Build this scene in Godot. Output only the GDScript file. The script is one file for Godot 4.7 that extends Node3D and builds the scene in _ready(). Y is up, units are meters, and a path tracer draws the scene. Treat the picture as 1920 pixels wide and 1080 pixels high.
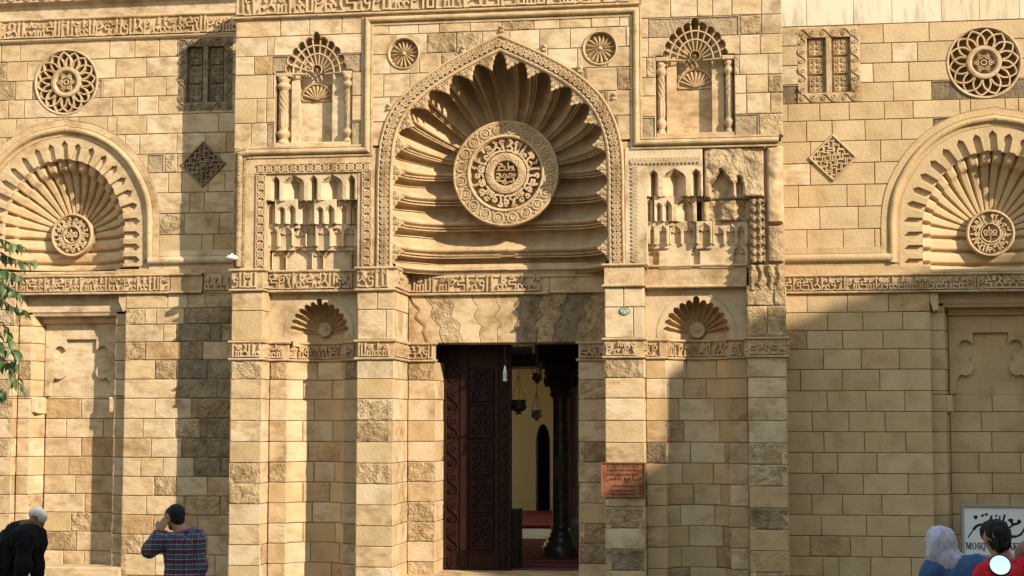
extends Node3D

# ------------------------------------------------------------------ the survey: where a sight line from the camera meets an upright plane
const FOCAL := 3000.0
var eye := Vector3(2.87, 2.4, 20.0)
var look := Basis()
var rng := RandomNumberGenerator.new()
var noise := FastNoiseLite.new()
var taken := {}

const Z_FRONT := 0.0
const Z_NICHE := -0.33
const Z_BAY := -0.88
const Z_WING := -0.69
const Z_DOOR := -1.43


func at(x: float, y: float, z: float = 0.0) -> Vector2:
	var d := look * Vector3((x - 960.0) / FOCAL, (540.0 - y) / FOCAL, -1.0)
	var k := (z - eye.z) / d.z
	return Vector2(eye.x + d.x * k, eye.y + d.y * k)


func at3(x: float, y: float, z: float) -> Vector3:
	var p := at(x, y, z)
	return Vector3(p.x, p.y, z)


func rnd(a: float, b: float) -> float:
	return rng.randf_range(a, b)


# ------------------------------------------------------------------ mesh builder
class Mb:
	var v := PackedVector3Array()
	var n := PackedVector3Array()
	var i := PackedInt32Array()
	var uv := PackedVector2Array()
	var c := PackedColorArray()

	func tri(a: Vector3, b: Vector3, d: Vector3) -> void:
		var m := (d - a).cross(b - a).normalized()
		var k := v.size()
		v.append(a); v.append(b); v.append(d)
		n.append(m); n.append(m); n.append(m)
		i.append(k); i.append(k + 1); i.append(k + 2)

	func quad(a: Vector3, b: Vector3, d: Vector3, e: Vector3) -> void:
		var m := (d - a).cross(b - a) + (e - a).cross(d - a)
		m = m.normalized()
		var k := v.size()
		v.append(a); v.append(b); v.append(d); v.append(e)
		n.append(m); n.append(m); n.append(m); n.append(m)
		i.append(k); i.append(k + 1); i.append(k + 2); i.append(k); i.append(k + 2); i.append(k + 3)

	# rows run down, columns run right when seen from the front
	func grid(p: PackedVector3Array, w: int, h: int, wrap := false) -> void:
		var k := v.size()
		var m := PackedVector3Array()
		m.resize(p.size())
		for y in h - 1:
			for x in w - 1:
				var a := y * w + x
				var b := a + 1
				var d := a + w + 1
				var e := a + w
				var f := (p[d] - p[a]).cross(p[b] - p[a])
				var g := (p[e] - p[a]).cross(p[d] - p[a])
				m[a] += f + g; m[b] += f; m[d] += f + g; m[e] += g
				i.append(k + a); i.append(k + b); i.append(k + d)
				i.append(k + a); i.append(k + d); i.append(k + e)
		if wrap:
			for y in h:
				var s := m[y * w] + m[y * w + w - 1]
				m[y * w] = s
				m[y * w + w - 1] = s
		for q in m.size():
			m[q] = m[q].normalized() if m[q].length_squared() > 1e-18 else Vector3(0, 0, 1)
		v.append_array(p)
		n.append_array(m)

	func box(lo: Vector3, hi: Vector3) -> void:
		var a := Vector3(lo.x, hi.y, hi.z); var b := Vector3(hi.x, hi.y, hi.z)
		var d := Vector3(hi.x, lo.y, hi.z); var e := Vector3(lo.x, lo.y, hi.z)
		var a2 := Vector3(lo.x, hi.y, lo.z); var b2 := Vector3(hi.x, hi.y, lo.z)
		var d2 := Vector3(hi.x, lo.y, lo.z); var e2 := Vector3(lo.x, lo.y, lo.z)
		quad(a, b, d, e); quad(b2, a2, e2, d2)
		quad(a2, b2, b, a); quad(e, d, d2, e2)
		quad(a2, a, e, e2); quad(b, b2, d2, d)

	# a bevelled box: front edges chamfered
	func block(lo: Vector3, hi: Vector3, ch: float) -> void:
		var p := PackedVector2Array([Vector2(lo.x, lo.y), Vector2(lo.x, hi.y), Vector2(hi.x, hi.y), Vector2(hi.x, lo.y)])
		prism(p, hi.z, lo.z, ch)

	static func area(p: PackedVector2Array) -> float:
		var s := 0.0
		for k in p.size():
			s += p[k].cross(p[(k + 1) % p.size()])
		return s / 2.0

	static func inset(p: PackedVector2Array, d: float) -> PackedVector2Array:
		var out := PackedVector2Array()
		var m := p.size()
		for k in m:
			var e1 := (p[k] - p[(k + m - 1) % m]).normalized()
			var e2 := (p[(k + 1) % m] - p[k]).normalized()
			var n1 := Vector2(e1.y, -e1.x)
			var n2 := Vector2(e2.y, -e2.x)
			out.append(p[k] + (n1 + n2) / maxf(0.5, 1.0 + n1.dot(n2)) * d)
		return out

	# a flat shape in a plane of constant z, with a chamfer round its front
	func prism(poly: PackedVector2Array, zf: float, zb: float, ch := 0.0, tilt := Vector2.ZERO, back := false) -> void:
		var p := poly.duplicate()
		if area(p) > 0:
			p.reverse()
		var top := inset(p, ch) if ch > 0 else p
		var mid := Vector2.ZERO
		for q in p:
			mid += q / p.size()
		var t := Geometry2D.triangulate_polygon(top)
		var k := v.size()
		for q in top:
			v.append(Vector3(q.x, q.y, zf + tilt.dot(q - mid)))
			n.append(Vector3(-tilt.x, -tilt.y, 1).normalized())
		for q in range(0, t.size(), 3):
			var a := top[t[q]]; var b := top[t[q + 1]]; var d := top[t[q + 2]]
			if (b - a).cross(d - a) > 0:
				i.append(k + t[q]); i.append(k + t[q + 2]); i.append(k + t[q + 1])
			else:
				i.append(k + t[q]); i.append(k + t[q + 1]); i.append(k + t[q + 2])
		for q in p.size():
			var r := (q + 1) % p.size()
			var zq := zf + tilt.dot(top[q] - mid)
			var zr := zf + tilt.dot(top[r] - mid)
			var a := Vector3(top[q].x, top[q].y, zq); var b := Vector3(top[r].x, top[r].y, zr)
			if ch > 0:
				var a2 := Vector3(p[q].x, p[q].y, zq - ch); var b2 := Vector3(p[r].x, p[r].y, zr - ch)
				quad(b, a, a2, b2)
				a = a2; b = b2
			quad(b, a, Vector3(p[q].x, p[q].y, zb), Vector3(p[r].x, p[r].y, zb))
		if back and t.size():
			k = v.size()
			for q in p:
				v.append(Vector3(q.x, q.y, zb))
				n.append(Vector3(0, 0, -1))
			for q in range(0, t.size(), 3):
				var a := p[t[q]]; var b := p[t[q + 1]]; var d := p[t[q + 2]]
				if (b - a).cross(d - a) > 0:
					i.append(k + t[q]); i.append(k + t[q + 1]); i.append(k + t[q + 2])
				else:
					i.append(k + t[q]); i.append(k + t[q + 2]); i.append(k + t[q + 1])

	# a profile (outward offset, z) swept along a path in the wall's plane; outward is to the left of the path's direction
	func sweep(path: PackedVector2Array, prof: PackedVector2Array, closed := false, smooth := true) -> void:
		var m := path.size()
		var rows := m + (1 if closed else 0)
		var p := PackedVector3Array()
		for j in rows:
			var k := j % m
			var e1 := (path[k] - path[(k + m - 1) % m]).normalized() if closed or k > 0 else (path[1] - path[0]).normalized()
			var e2 := (path[(k + 1) % m] - path[k]).normalized() if closed or k < m - 1 else e1
			var n1 := Vector2(-e1.y, e1.x)
			var n2 := Vector2(-e2.y, e2.x)
			var o := (n1 + n2) / maxf(0.35, 1.0 + n1.dot(n2))
			for q in prof:
				var s := path[k] + o * q.x
				p.append(Vector3(s.x, s.y, q.y))
		if smooth:
			grid(p, prof.size(), rows)
		else:
			var w := prof.size()
			for y in rows - 1:
				for x in w - 1:
					quad(p[y * w + x], p[y * w + x + 1], p[(y + 1) * w + x + 1], p[(y + 1) * w + x])

	# round bar through points in space
	func tube(path: PackedVector3Array, r0: float, r1: float, sides := 8, caps := true) -> void:
		var p := PackedVector3Array()
		var m := path.size()
		var up := Vector3(0, 1, 0)
		for k in m:
			var d := (path[mini(k + 1, m - 1)] - path[maxi(k - 1, 0)]).normalized()
			if absf(d.dot(up)) > 0.9:
				up = Vector3(1, 0, 0) if absf(d.x) < 0.8 else Vector3(0, 0, 1)
			var a := d.cross(up).normalized()
			var b := a.cross(d).normalized()
			up = b
			var r := lerpf(r0, r1, float(k) / maxf(1, m - 1))
			for s in sides + 1:
				var w := TAU * s / sides
				p.append(path[k] + (a * cos(w) + b * sin(w)) * r)
		grid(p, sides + 1, m, true)
		if caps:
			for e in [0, m - 1]:
				for s in sides:
					var x := p[e * (sides + 1) + s]; var y := p[e * (sides + 1) + s + 1]
					if e == 0: tri(path[e], y, x)
					else: tri(path[e], x, y)

	# profile of (radius, height) turned about the y axis through o
	func lathe(prof: PackedVector2Array, o: Vector3, sides := 24, from := 0.0, to := TAU) -> void:
		var p := PackedVector3Array()
		for j in range(prof.size() - 1, -1, -1):
			for s in sides + 1:
				var w := lerpf(from, to, float(s) / sides)
				p.append(o + Vector3(-cos(w) * prof[j].x, prof[j].y, sin(w) * prof[j].x))
		grid(p, sides + 1, prof.size(), to - from > 6.28)

	# a disc-like turned shape whose axis points at the viewer: profile of (radius, z), from the rim inwards
	func dish(prof: PackedVector2Array, o: Vector2, sides := 48) -> void:
		var p := PackedVector3Array()
		for q in prof:
			for s in sides + 1:
				var w := PI / 2 - TAU * s / sides
				p.append(Vector3(o.x + cos(w) * q.x, o.y + sin(w) * q.x, q.y))
		grid(p, sides + 1, prof.size(), true)

	func ball(o: Vector3, r: Vector3, seg := 12, rings := 8) -> void:
		var p := PackedVector3Array()
		for j in rings + 1:
			var f := PI * j / rings
			for s in seg + 1:
				var w := TAU * s / seg
				p.append(o + Vector3(-cos(w) * sin(f) * r.x, cos(f) * r.y, sin(w) * sin(f) * r.z))
		grid(p, seg + 1, rings + 1, true)

	func mesh() -> ArrayMesh:
		var m := ArrayMesh.new()
		if v.is_empty():
			return m
		var a := []
		a.resize(Mesh.ARRAY_MAX)
		a[Mesh.ARRAY_VERTEX] = v
		a[Mesh.ARRAY_NORMAL] = n
		a[Mesh.ARRAY_INDEX] = i
		if uv.size() == v.size():
			a[Mesh.ARRAY_TEX_UV] = uv
		if c.size() == v.size():
			a[Mesh.ARRAY_COLOR] = c
		m.add_surface_from_arrays(Mesh.PRIMITIVE_TRIANGLES, a)
		return m


# ------------------------------------------------------------------ a wall followed along its plan: u runs along it, v up, h out of it
class Plan:
	var p := PackedVector2Array()   # x, z
	var at_u := PackedFloat32Array()
	var corner := PackedFloat32Array()

	func _init(pts: PackedVector2Array) -> void:
		p = pts
		var s := 0.0
		for k in pts.size():
			if k > 0:
				s += pts[k].distance_to(pts[k - 1])
			at_u.append(s)
		corner.append(0.0)
		for k in range(1, pts.size() - 1):
			if absf((pts[k] - pts[k - 1]).angle_to(pts[k + 1] - pts[k])) > 0.35:
				corner.append(at_u[k])
		corner.append(s)

	func length() -> float:
		return at_u[at_u.size() - 1]

	# how far a course standing out by 1 must run on past this corner to meet the next face
	func miter(u: float) -> float:
		for k in range(1, p.size() - 1):
			if absf(at_u[k] - u) < 1e-4:
				var w := (p[k] - p[k - 1]).angle_to(p[k + 1] - p[k])
				return -tan(clampf(w, -1.6, 1.6) / 2.0)
		return 0.0

	func seg(u: float) -> int:
		var k := 0
		while k < p.size() - 2 and u > at_u[k + 1] + 1e-6:
			k += 1
		return k

	func pos(u: float, v: float, h: float, near := -1.0) -> Vector3:
		var k := seg(u if near < 0 else near)
		var d := (p[k + 1] - p[k]) / maxf(at_u[k + 1] - at_u[k], 1e-6)
		var q := p[k] + d * (u - at_u[k])
		# between gentle bends the outward direction turns smoothly
		var nn := Vector2(-d.y, d.x)
		return Vector3(q.x + nn.x * h, v, q.y + nn.y * h)


# ------------------------------------------------------------------ naming and describing
func numbered(called: String, parent: Node) -> String:
	var key := str(parent.get_instance_id()) + called
	if not taken.has(key):
		taken[key] = 0
		return called
	taken[key] += 1
	return "%s_%03d" % [called, taken[key]]


func thing(called: String, label: String, category: String, where := Vector3.ZERO, group := "") -> Node3D:
	var o := Node3D.new()
	o.name = numbered(called, self)
	add_child(o, true)
	o.position = where
	tag(o, label, category, group)
	return o


func tag(o: Node3D, label: String, category: String, group := "") -> Node3D:
	o.set_meta("label", label)
	o.set_meta("category", category)
	if group:
		o.set_meta("group", group)
	return o


func put(called: String, m: Mb, mat: Material, parent: Node3D, kind := "") -> MeshInstance3D:
	return put_mesh(called, m.mesh(), mat, parent, kind)


func put_mesh(called: String, m: Mesh, mat: Material, parent: Node3D, kind := "") -> MeshInstance3D:
	var o := MeshInstance3D.new()
	o.name = numbered(called, parent)
	o.mesh = m
	o.material_override = mat
	if kind:
		o.set_meta("kind", kind)
	parent.add_child(o, true)
	return o


func under(called: String, parent: Node3D) -> Node3D:
	var o := Node3D.new()
	o.name = numbered(called, parent)
	parent.add_child(o, true)
	return o


# ------------------------------------------------------------------ materials
var tex := {}
var stones := {}
var bedding := "mortar"
var mat := {}


func lin(r: float, g: float, b: float) -> Color:
	return Color(r, g, b).linear_to_srgb()


func noise_tex(key: String, freq: float, octaves: int, ramp: Array, size := 512, type := FastNoiseLite.TYPE_SIMPLEX_SMOOTH, seed_ := 1, gain := 0.5) -> NoiseTexture2D:
	if tex.has(key):
		return tex[key]
	var f := FastNoiseLite.new()
	f.noise_type = type
	f.seed = seed_
	f.frequency = freq
	f.fractal_octaves = octaves
	f.fractal_gain = gain
	if type == FastNoiseLite.TYPE_CELLULAR:
		f.cellular_return_type = FastNoiseLite.RETURN_DISTANCE
	var t := NoiseTexture2D.new()
	t.width = size
	t.height = size
	t.seamless = true
	t.seamless_blend_skirt = 0.2
	t.normalize = true
	if ramp.size():
		var g := Gradient.new()
		var off := PackedFloat32Array()
		var col := PackedColorArray()
		for k in ramp:
			off.append(k[0])
			col.append(k[1])
		g.offsets = off
		g.colors = col
		t.color_ramp = g
	t.noise = f
	tex[key] = t
	return t


func g3(a: float, b: float = -1.0, c: float = -1.0) -> Color:
	return lin(a, a if b < 0 else b, a if c < 0 else c)


func base_mat(c: Color, rough := 0.9) -> StandardMaterial3D:
	var m := StandardMaterial3D.new()
	m.albedo_color = c
	m.roughness = rough
	m.metallic_specular = 0.3
	return m


# kinds of dressed stone; every kind has several tones
func stone_kind(kind: String, tones: Array, blotch: Texture2D, fleck: Texture2D, relief: Texture2D, deep: float, scale := 0.7) -> void:
	var list := []
	for k in tones.size():
		var m := StandardMaterial3D.new()
		m.resource_name = kind
		m.albedo_color = tones[k]
		m.roughness = 0.93
		m.metallic_specular = 0.25
		m.uv1_triplanar = true
		m.uv1_world_triplanar = true
		m.uv1_scale = Vector3.ONE * scale
		m.uv1_offset = Vector3(0.37 * k, 0.61 * k, 0.23 * k)
		m.uv2_triplanar = true
		m.uv2_world_triplanar = true
		m.uv2_scale = Vector3.ONE * scale * 2.3
		m.uv2_offset = Vector3(0.53 * k, 0.17 * k, 0.41 * k)
		m.albedo_texture = blotch
		m.detail_enabled = true
		m.detail_blend_mode = BaseMaterial3D.BLEND_MODE_MUL
		m.detail_albedo = fleck
		m.detail_uv_layer = BaseMaterial3D.DETAIL_UV_2
		m.heightmap_enabled = true
		m.heightmap_texture = relief
		m.heightmap_scale = deep
		list.append(m)
	stones[kind] = list


func stone(kind: String) -> Material:
	var l: Array = stones[kind]
	return l[rng.randi() % l.size()]


func make_materials() -> void:
	var soft := noise_tex("soft", 0.006, 5, [[0.0, g3(.70, .66, .58)], [0.45, g3(.90, .88, .85)], [1.0, g3(1.0)]], 512, FastNoiseLite.TYPE_SIMPLEX_SMOOTH, 3)
	var stain := noise_tex("stain", 0.009, 6, [[0.0, g3(.62, .56, .48)], [0.3, g3(.80, .76, .70)], [0.55, g3(.95, .93, .90)], [1.0, g3(1.0)]], 512, FastNoiseLite.TYPE_SIMPLEX_SMOOTH, 7, 0.6)
	var grime := noise_tex("grime", 0.012, 6, [[0.0, g3(.42, .39, .34)], [0.3, g3(.66, .61, .54)], [0.6, g3(.90, .87, .82)], [1.0, g3(1.0)]], 512, FastNoiseLite.TYPE_SIMPLEX_SMOOTH, 11, 0.65)
	var fleck := noise_tex("fleck", 0.05, 4, [[0.0, g3(.78)], [0.35, g3(.93)], [1.0, g3(1.0)]], 512, FastNoiseLite.TYPE_SIMPLEX_SMOOTH, 5, 0.7)
	var pit := noise_tex("pit", 0.035, 5, [[0.0, g3(.45, .42, .38)], [0.28, g3(.80, .78, .75)], [0.5, g3(.96)], [1.0, g3(1.0)]], 512, FastNoiseLite.TYPE_SIMPLEX_SMOOTH, 15, 0.75)
	var weather := noise_tex("weather", 0.0045, 8, [[0.0, g3(.50, .45, .39)], [0.25, g3(.72, .68, .62)], [0.42, g3(.91, .89, .86)], [0.6, g3(1.0)], [1.0, g3(1.08, 1.06, 1.0)]], 1024, FastNoiseLite.TYPE_SIMPLEX_SMOOTH, 37, 0.68)
	var fine := noise_tex("fine", 0.045, 5, [], 512, FastNoiseLite.TYPE_SIMPLEX_SMOOTH, 21, 0.7)
	var coarse := noise_tex("coarse", 0.02, 6, [], 512, FastNoiseLite.TYPE_SIMPLEX_SMOOTH, 23, 0.72)
	# clean blocks of the restored wing
	stone_kind("fresh", [lin(.51, .368, .198), lin(.49, .348, .182), lin(.53, .388, .212), lin(.475, .342, .182), lin(.50, .352, .18)], soft, fleck, fine, 0.45)
	# older dressed blocks
	stone_kind("aged", [lin(.54, .40, .235), lin(.51, .375, .213), lin(.565, .43, .262), lin(.495, .36, .20), lin(.53, .385, .215), lin(.575, .445, .28)], stain, fleck, coarse, 0.6)
	# pitted and sooty blocks
	stone_kind("rough", [lin(.52, .385, .215), lin(.48, .35, .195), lin(.54, .41, .245), lin(.44, .32, .18)], grime, pit, coarse, 3.4, 0.9)
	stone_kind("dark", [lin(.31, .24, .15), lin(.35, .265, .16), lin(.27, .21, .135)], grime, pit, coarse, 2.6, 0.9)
	stone_kind("brown", [lin(.46, .31, .155), lin(.43, .285, .14)], stain, fleck, coarse, 1.4)
	stone_kind("pale", [lin(.555, .43, .265), lin(.53, .41, .25)], soft, fleck, fine, 0.45)
	stone_kind("carved", [lin(.51, .368, .208), lin(.53, .388, .222)], stain, fleck, fine, 0.6, 0.8)
	stone_kind("dark_carved", [lin(.42, .30, .165)], grime, fleck, fine, 1.0, 0.8)  # darker tone of carved stone, for the hoods of the small niches
	stone_kind("marble", [lin(.60, .485, .315), lin(.57, .455, .285), lin(.62, .51, .345)], noise_tex("veins", 0.01, 5, [[0.0, g3(.62, .62, .62)], [0.28, g3(.86, .85, .83)], [0.5, g3(.98)], [1.0, g3(1.0)]], 512, FastNoiseLite.TYPE_SIMPLEX_SMOOTH, 31, 0.6), fleck, fine, 0.25)
	for m in stones["marble"]:
		m.uv1_scale = Vector3(1.3, 0.25, 1.3)
		m.roughness = 0.6
	for m in stones["aged"]:
		m.uv1_scale = Vector3(0.55, 1.1, 0.55)
	for k in ["aged", "rough", "carved", "dark", "pale"]:
		for m in stones[k]:
			m.detail_albedo = weather
			m.uv2_scale = Vector3.ONE * .28
	stone_kind("pale_mortar", [lin(.36, .27, .16)], stain, fleck, coarse, 2.0)
	stone_kind("mortar", [lin(.20, .145, .085)], stain, fleck, coarse, 2.0)
	mat.dark_gap = base_mat(lin(.06, .045, .03), 1.0)



# ------------------------------------------------------------------
func _ready() -> void:
	rng.seed = 20240
	noise.seed = 4
	noise.frequency = 0.02
	noise.fractal_octaves = 3
	look = Basis(Vector3.UP, deg_to_rad(8.2)) * Basis(Vector3.RIGHT, deg_to_rad(4.76))
	# camera
	var cam := Camera3D.new()
	cam.name = "camera"
	cam.fov = rad_to_deg(2.0 * atan(540.0 / FOCAL))
	cam.transform = Transform3D(look, eye)
	cam.near = 0.05
	cam.far = 900.0
	cam.current = true
	add_child(cam)
	# sky
	var world := WorldEnvironment.new()
	world.name = "world"
	var env := Environment.new()
	env.background_mode = Environment.BG_SKY
	var sky := Sky.new()
	var sm := ProceduralSkyMaterial.new()
	sm.sky_top_color = Color(0.60, 0.70, 0.78)
	sm.sky_horizon_color = Color(0.95, 0.87, 0.74)
	sm.sky_curve = 0.18
	sm.ground_bottom_color = Color(0.33, 0.28, 0.22)
	sm.ground_horizon_color = Color(0.62, 0.56, 0.46)
	sm.sky_energy_multiplier = 1.0
	sky.sky_material = sm
	env.sky = sky
	env.tonemap_mode = Environment.TONE_MAPPER_LINEAR
	env.tonemap_exposure = 1.82
	env.background_energy_multiplier = 1.38
	env.sdfgi_enabled = true
	env.ssao_enabled = true
	env.ssil_enabled = true
	world.environment = env
	add_child(world)
	# late sun from the right, over the street
	var sun := DirectionalLight3D.new()
	sun.name = "sun"
	sun.light_energy = 1.4
	sun.light_color = Color(1.0, 0.945, 0.88)
	sun.light_angular_distance = 0.55
	sun.shadow_enabled = true
	add_child(sun)
	sun.look_at_from_position(Vector3.ZERO, Vector3(-1.4, -0.85, -1.0), Vector3.UP)

	make_materials()
	build_surroundings()
	bedding = "pale_mortar"
	build_portal()
	build_wings()
	build_doorway()
	build_fittings()
	build_tree()
	build_people()



# ------------------------------------------------------------------ masonry
# one block laid along a plan between u0..u1 and v0..v1: rounded arrises, uneven face
func block_on(plan: Plan, u0: float, u1: float, v0: float, v1: float, uneven: float, proud: float, thick := 0.07, gap := 0.0035) -> Mb:
	var m := Mb.new()
	var ch := 0.0045 + uneven * 0.5
	var us := PackedFloat32Array([u0 + gap, u0 + gap, u0 + gap + ch, u0 + gap + ch * 2.2])
	var vs := PackedFloat32Array([v1 - gap, v1 - gap, v1 - gap - ch, v1 - gap - ch * 2.2])
	var nu := 1
	var nv := 1
	if uneven > 0.002:
		nu = clampi(int((u1 - u0) / 0.055), 2, 9)
		nv = clampi(int((v1 - v0) / 0.055), 2, 5)
	var cuts := PackedFloat32Array()
	for k in range(1, plan.at_u.size() - 1):
		if plan.at_u[k] > u0 + 0.03 and plan.at_u[k] < u1 - 0.03:
			cuts.append(plan.at_u[k])
	if cuts.size():
		us.append_array(cuts)
	else:
		for k in range(1, nu):
			us.append(lerpf(u0 + gap + ch * 2.2, u1 - gap - ch * 2.2, float(k) / nu))
	for k in range(1, nv):
		vs.append(lerpf(v1 - gap - ch * 2.2, v0 + gap + ch * 2.2, float(k) / nv))
	us.append_array([u1 - gap - ch * 2.2, u1 - gap - ch, u1 - gap, u1 - gap])
	vs.append_array([v0 + gap + ch * 2.2, v0 + gap + ch, v0 + gap, v0 + gap])
	var w := us.size()
	var h := vs.size()
	var tu := rnd(-1, 1) * (0.002 + uneven * 0.5)
	var tv := rnd(-1, 1) * (0.002 + uneven * 0.5)
	var seed_ := Vector3(rnd(0, 90), rnd(0, 90), 0)
	var p := PackedVector3Array()
	var um := (u0 + u1) / 2
	for y in h:
		for x in w:
			var d := minf(minf(x, w - 1 - x), minf(y, h - 1 - y))
			var z := proud + tu * (us[x] - um) / (u1 - u0) + tv * (float(y) / (h - 1) - 0.5)
			if d < 0.5:
				z = -thick
			elif d < 1.5:
				z -= ch * 0.9
			if d > 0.5 and uneven > 0.002:
				z += uneven * 1.1 * noise.get_noise_2d(seed_.x + us[x] * 260.0, seed_.y + vs[y] * 260.0)
				if d > 1.5:
					z += uneven * 0.9 * noise.get_noise_2d(seed_.y + us[x] * 700.0, seed_.x + vs[y] * 700.0)
			var uu := us[x]
			var vv := vs[y]
			if uneven > 0.004 and d < 1.5:
				uu += uneven * 0.5 * noise.get_noise_2d(vv * 300.0 + seed_.x, uu * 90.0) * (1.0 if x < w / 2 else -1.0)
				vv += uneven * 0.5 * noise.get_noise_2d(uu * 300.0 + seed_.y, vv * 90.0)
			p.append(plan.pos(uu, vv, z, clampf(us[x], u0 + 0.001, u1 - 0.001)))
	m.grid(p, w, h)
	return m


const SMOOTH_KINDS := ["fresh", "pale", "marble"]


func unevenness(kind: String) -> float:
	match kind:
		"aged": return 0.0045
		"brown": return 0.006
		"rough": return 0.013
		"dark": return 0.010
	return 0.0


func pick(chances: Dictionary) -> String:
	var s := 0.0
	for k in chances:
		s += chances[k]
	s *= rng.randf()
	for k in chances:
		s -= chances[k]
		if s <= 0:
			return k
	return chances.keys()[0]


# courses along a plan. ys: heights from the top down; joints: one list of u per course, or empty for bonded joints by chance
func courses(parent: Node3D, plan: Plan, ys: Array, joints: Array, chances: Dictionary, size := Vector2(0.36, 0.62), u_from := 0.0, u_to := -1.0, override := {}) -> void:
	var mortar := Mb.new()
	var end := plan.length() if u_to < 0 else u_to
	var breaks := [u_from]
	for k in plan.corner:
		if k > u_from + 0.005 and k < end - 0.005:
			breaks.append(k)
	breaks.append(end)
	var before := []
	for r in ys.size() - 1:
		var cut := []
		var given: Array = joints[r] if r < joints.size() else []
		for b in breaks.size() - 1:
			var a: float = breaks[b]
			var e: float = breaks[b + 1]
			cut.append(a)
			if given.size():
				for g in given:
					if g > a + 0.05 and g < e - 0.05:
						cut.append(g)
			else:
				var u := a
				while e - u > size.y * 1.15:
					var step := rnd(size.x, size.y)
					for t in 6:
						var bad := false
						for q in before:
							if absf(q - (u + step)) < 0.07:
								bad = true
						if not bad:
							break
						step = rnd(size.x, size.y)
					if e - u - step < size.x * 0.5:
						break
					u += step
					cut.append(u)
		cut.append(end)
		before = cut
		var y1: float = ys[r]
		var y0: float = ys[r + 1]
		for k in cut.size() - 1:
			var kind := pick(chances)
			var key := "%d_%d" % [r, k]
			if override.has("spots"):
				var mid := plan.pos((cut[k] + cut[k + 1]) / 2, (y0 + y1) / 2, 0)
				for s in override.spots:
					if absf(mid.x - s[0].x) < (cut[k + 1] - cut[k]) / 2 and s[0].y < y1 and s[0].y > y0 and absf(mid.z - s[1]) < .1:
						kind = s[2]
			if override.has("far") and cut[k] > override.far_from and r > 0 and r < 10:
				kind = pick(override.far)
			var m := block_on(plan, cut[k], cut[k + 1], y0, y1, unevenness(kind), rnd(-0.003, 0.003))
			put("stone", m, stone(kind), parent)
			# bedding behind the faces
			var a := plan.pos(cut[k] , y1, -0.014, cut[k] + 0.001)
			var b := plan.pos(cut[k + 1], y1, -0.014, cut[k + 1] - 0.001)
			if cut[k + 1] - cut[k] > 0:
				var inner := []
				for q in plan.at_u:
					if q > cut[k] + 0.002 and q < cut[k + 1] - 0.002:
						inner.append(q)
				var last := a
				for q in inner + [cut[k + 1]]:
					var nx := plan.pos(q, y1, -0.014, q - 0.001)
					mortar.quad(last, nx, nx + Vector3(0, y0 - y1, 0), last + Vector3(0, y0 - y1, 0))
					last = nx
	put("mortar", mortar, stone(bedding), parent)


# courses in one plane of constant z, cut by openings
func pierced(parent: Node3D, z: float, x0: float, x1: float, ys: Array, joints: Array, holes: Array, chances: Dictionary, size := Vector2(0.36, 0.62), thick := 0.12) -> void:
	var mortar := Mb.new()
	var plan := Plan.new(PackedVector2Array([Vector2(x0 - 50, z), Vector2(x1 + 50, z)]))
	var before := []
	for r in ys.size() - 1:
		var y1: float = ys[r]
		var y0: float = ys[r + 1]
		var cut := [x0]
		var given: Array = joints[r] if r < joints.size() else []
		if given.size():
			for g in given:
				if g > x0 + 0.04 and g < x1 - 0.04:
					cut.append(g)
		else:
			var u := x0
			while x1 - u > size.y * 1.15:
				var step := rnd(size.x, size.y)
				for t in 6:
					var bad := false
					for q in before:
						if absf(q - (u + step)) < 0.07:
							bad = true
					if not bad:
						break
					step = rnd(size.x, size.y)
				u += step
				if x1 - u < size.x * 0.5:
					break
				cut.append(u)
		cut.append(x1)
		before = cut
		for k in cut.size() - 1:
			var rect := PackedVector2Array([Vector2(cut[k], y0), Vector2(cut[k], y1), Vector2(cut[k + 1], y1), Vector2(cut[k + 1], y0)])
			var left := [rect]
			var touched := false
			for h in holes:
				var next := []
				for q in left:
					if Geometry2D.intersect_polygons(q, h).size() == 0:
						next.append(q)
					else:
						touched = true
						for o in Geometry2D.clip_polygons(q, h):
							if absf(Mb.area(o)) > 0.0012 and not Geometry2D.is_polygon_clockwise(o) == Geometry2D.is_polygon_clockwise(PackedVector2Array([Vector2(0, 0), Vector2(0, 1), Vector2(1, 1), Vector2(1, 0)])):
								next.append(o)
							elif absf(Mb.area(o)) > 0.0012:
								next.append(o)
				left = next
			var kind := pick(chances)
			if not touched:
				put("stone", block_on(plan, cut[k] - x0 + 50, cut[k + 1] - x0 + 50, y0, y1, unevenness(kind), rnd(-0.003, 0.003)), stone(kind), parent)
				mortar.prism(rect, z - 0.014, z - thick)
			else:
				for q in left:
					var small := Mb.new()
					var o := tidy(q)
					if o.size() < 3 or absf(Mb.area(o)) < 0.0012:
						continue
					if Mb.area(o) > 0:
						o.reverse()
					o = Mb.inset(o, 0.004)
					small.prism(o, z + rnd(-0.002, 0.003), z - 0.07, 0.007, Vector2(rnd(-0.006, 0.006), rnd(-0.008, 0.008)))
					put("stone", small, stone(kind), parent)
					mortar.prism(tidy(q), z - 0.014, z - thick)
	put("mortar", mortar, stone(bedding), parent)


func tidy(q: PackedVector2Array) -> PackedVector2Array:
	var o := PackedVector2Array()
	for k in q.size():
		if q[k].distance_to(q[(k + 1) % q.size()]) > 0.004:
			o.append(q[k])
	return o


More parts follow.
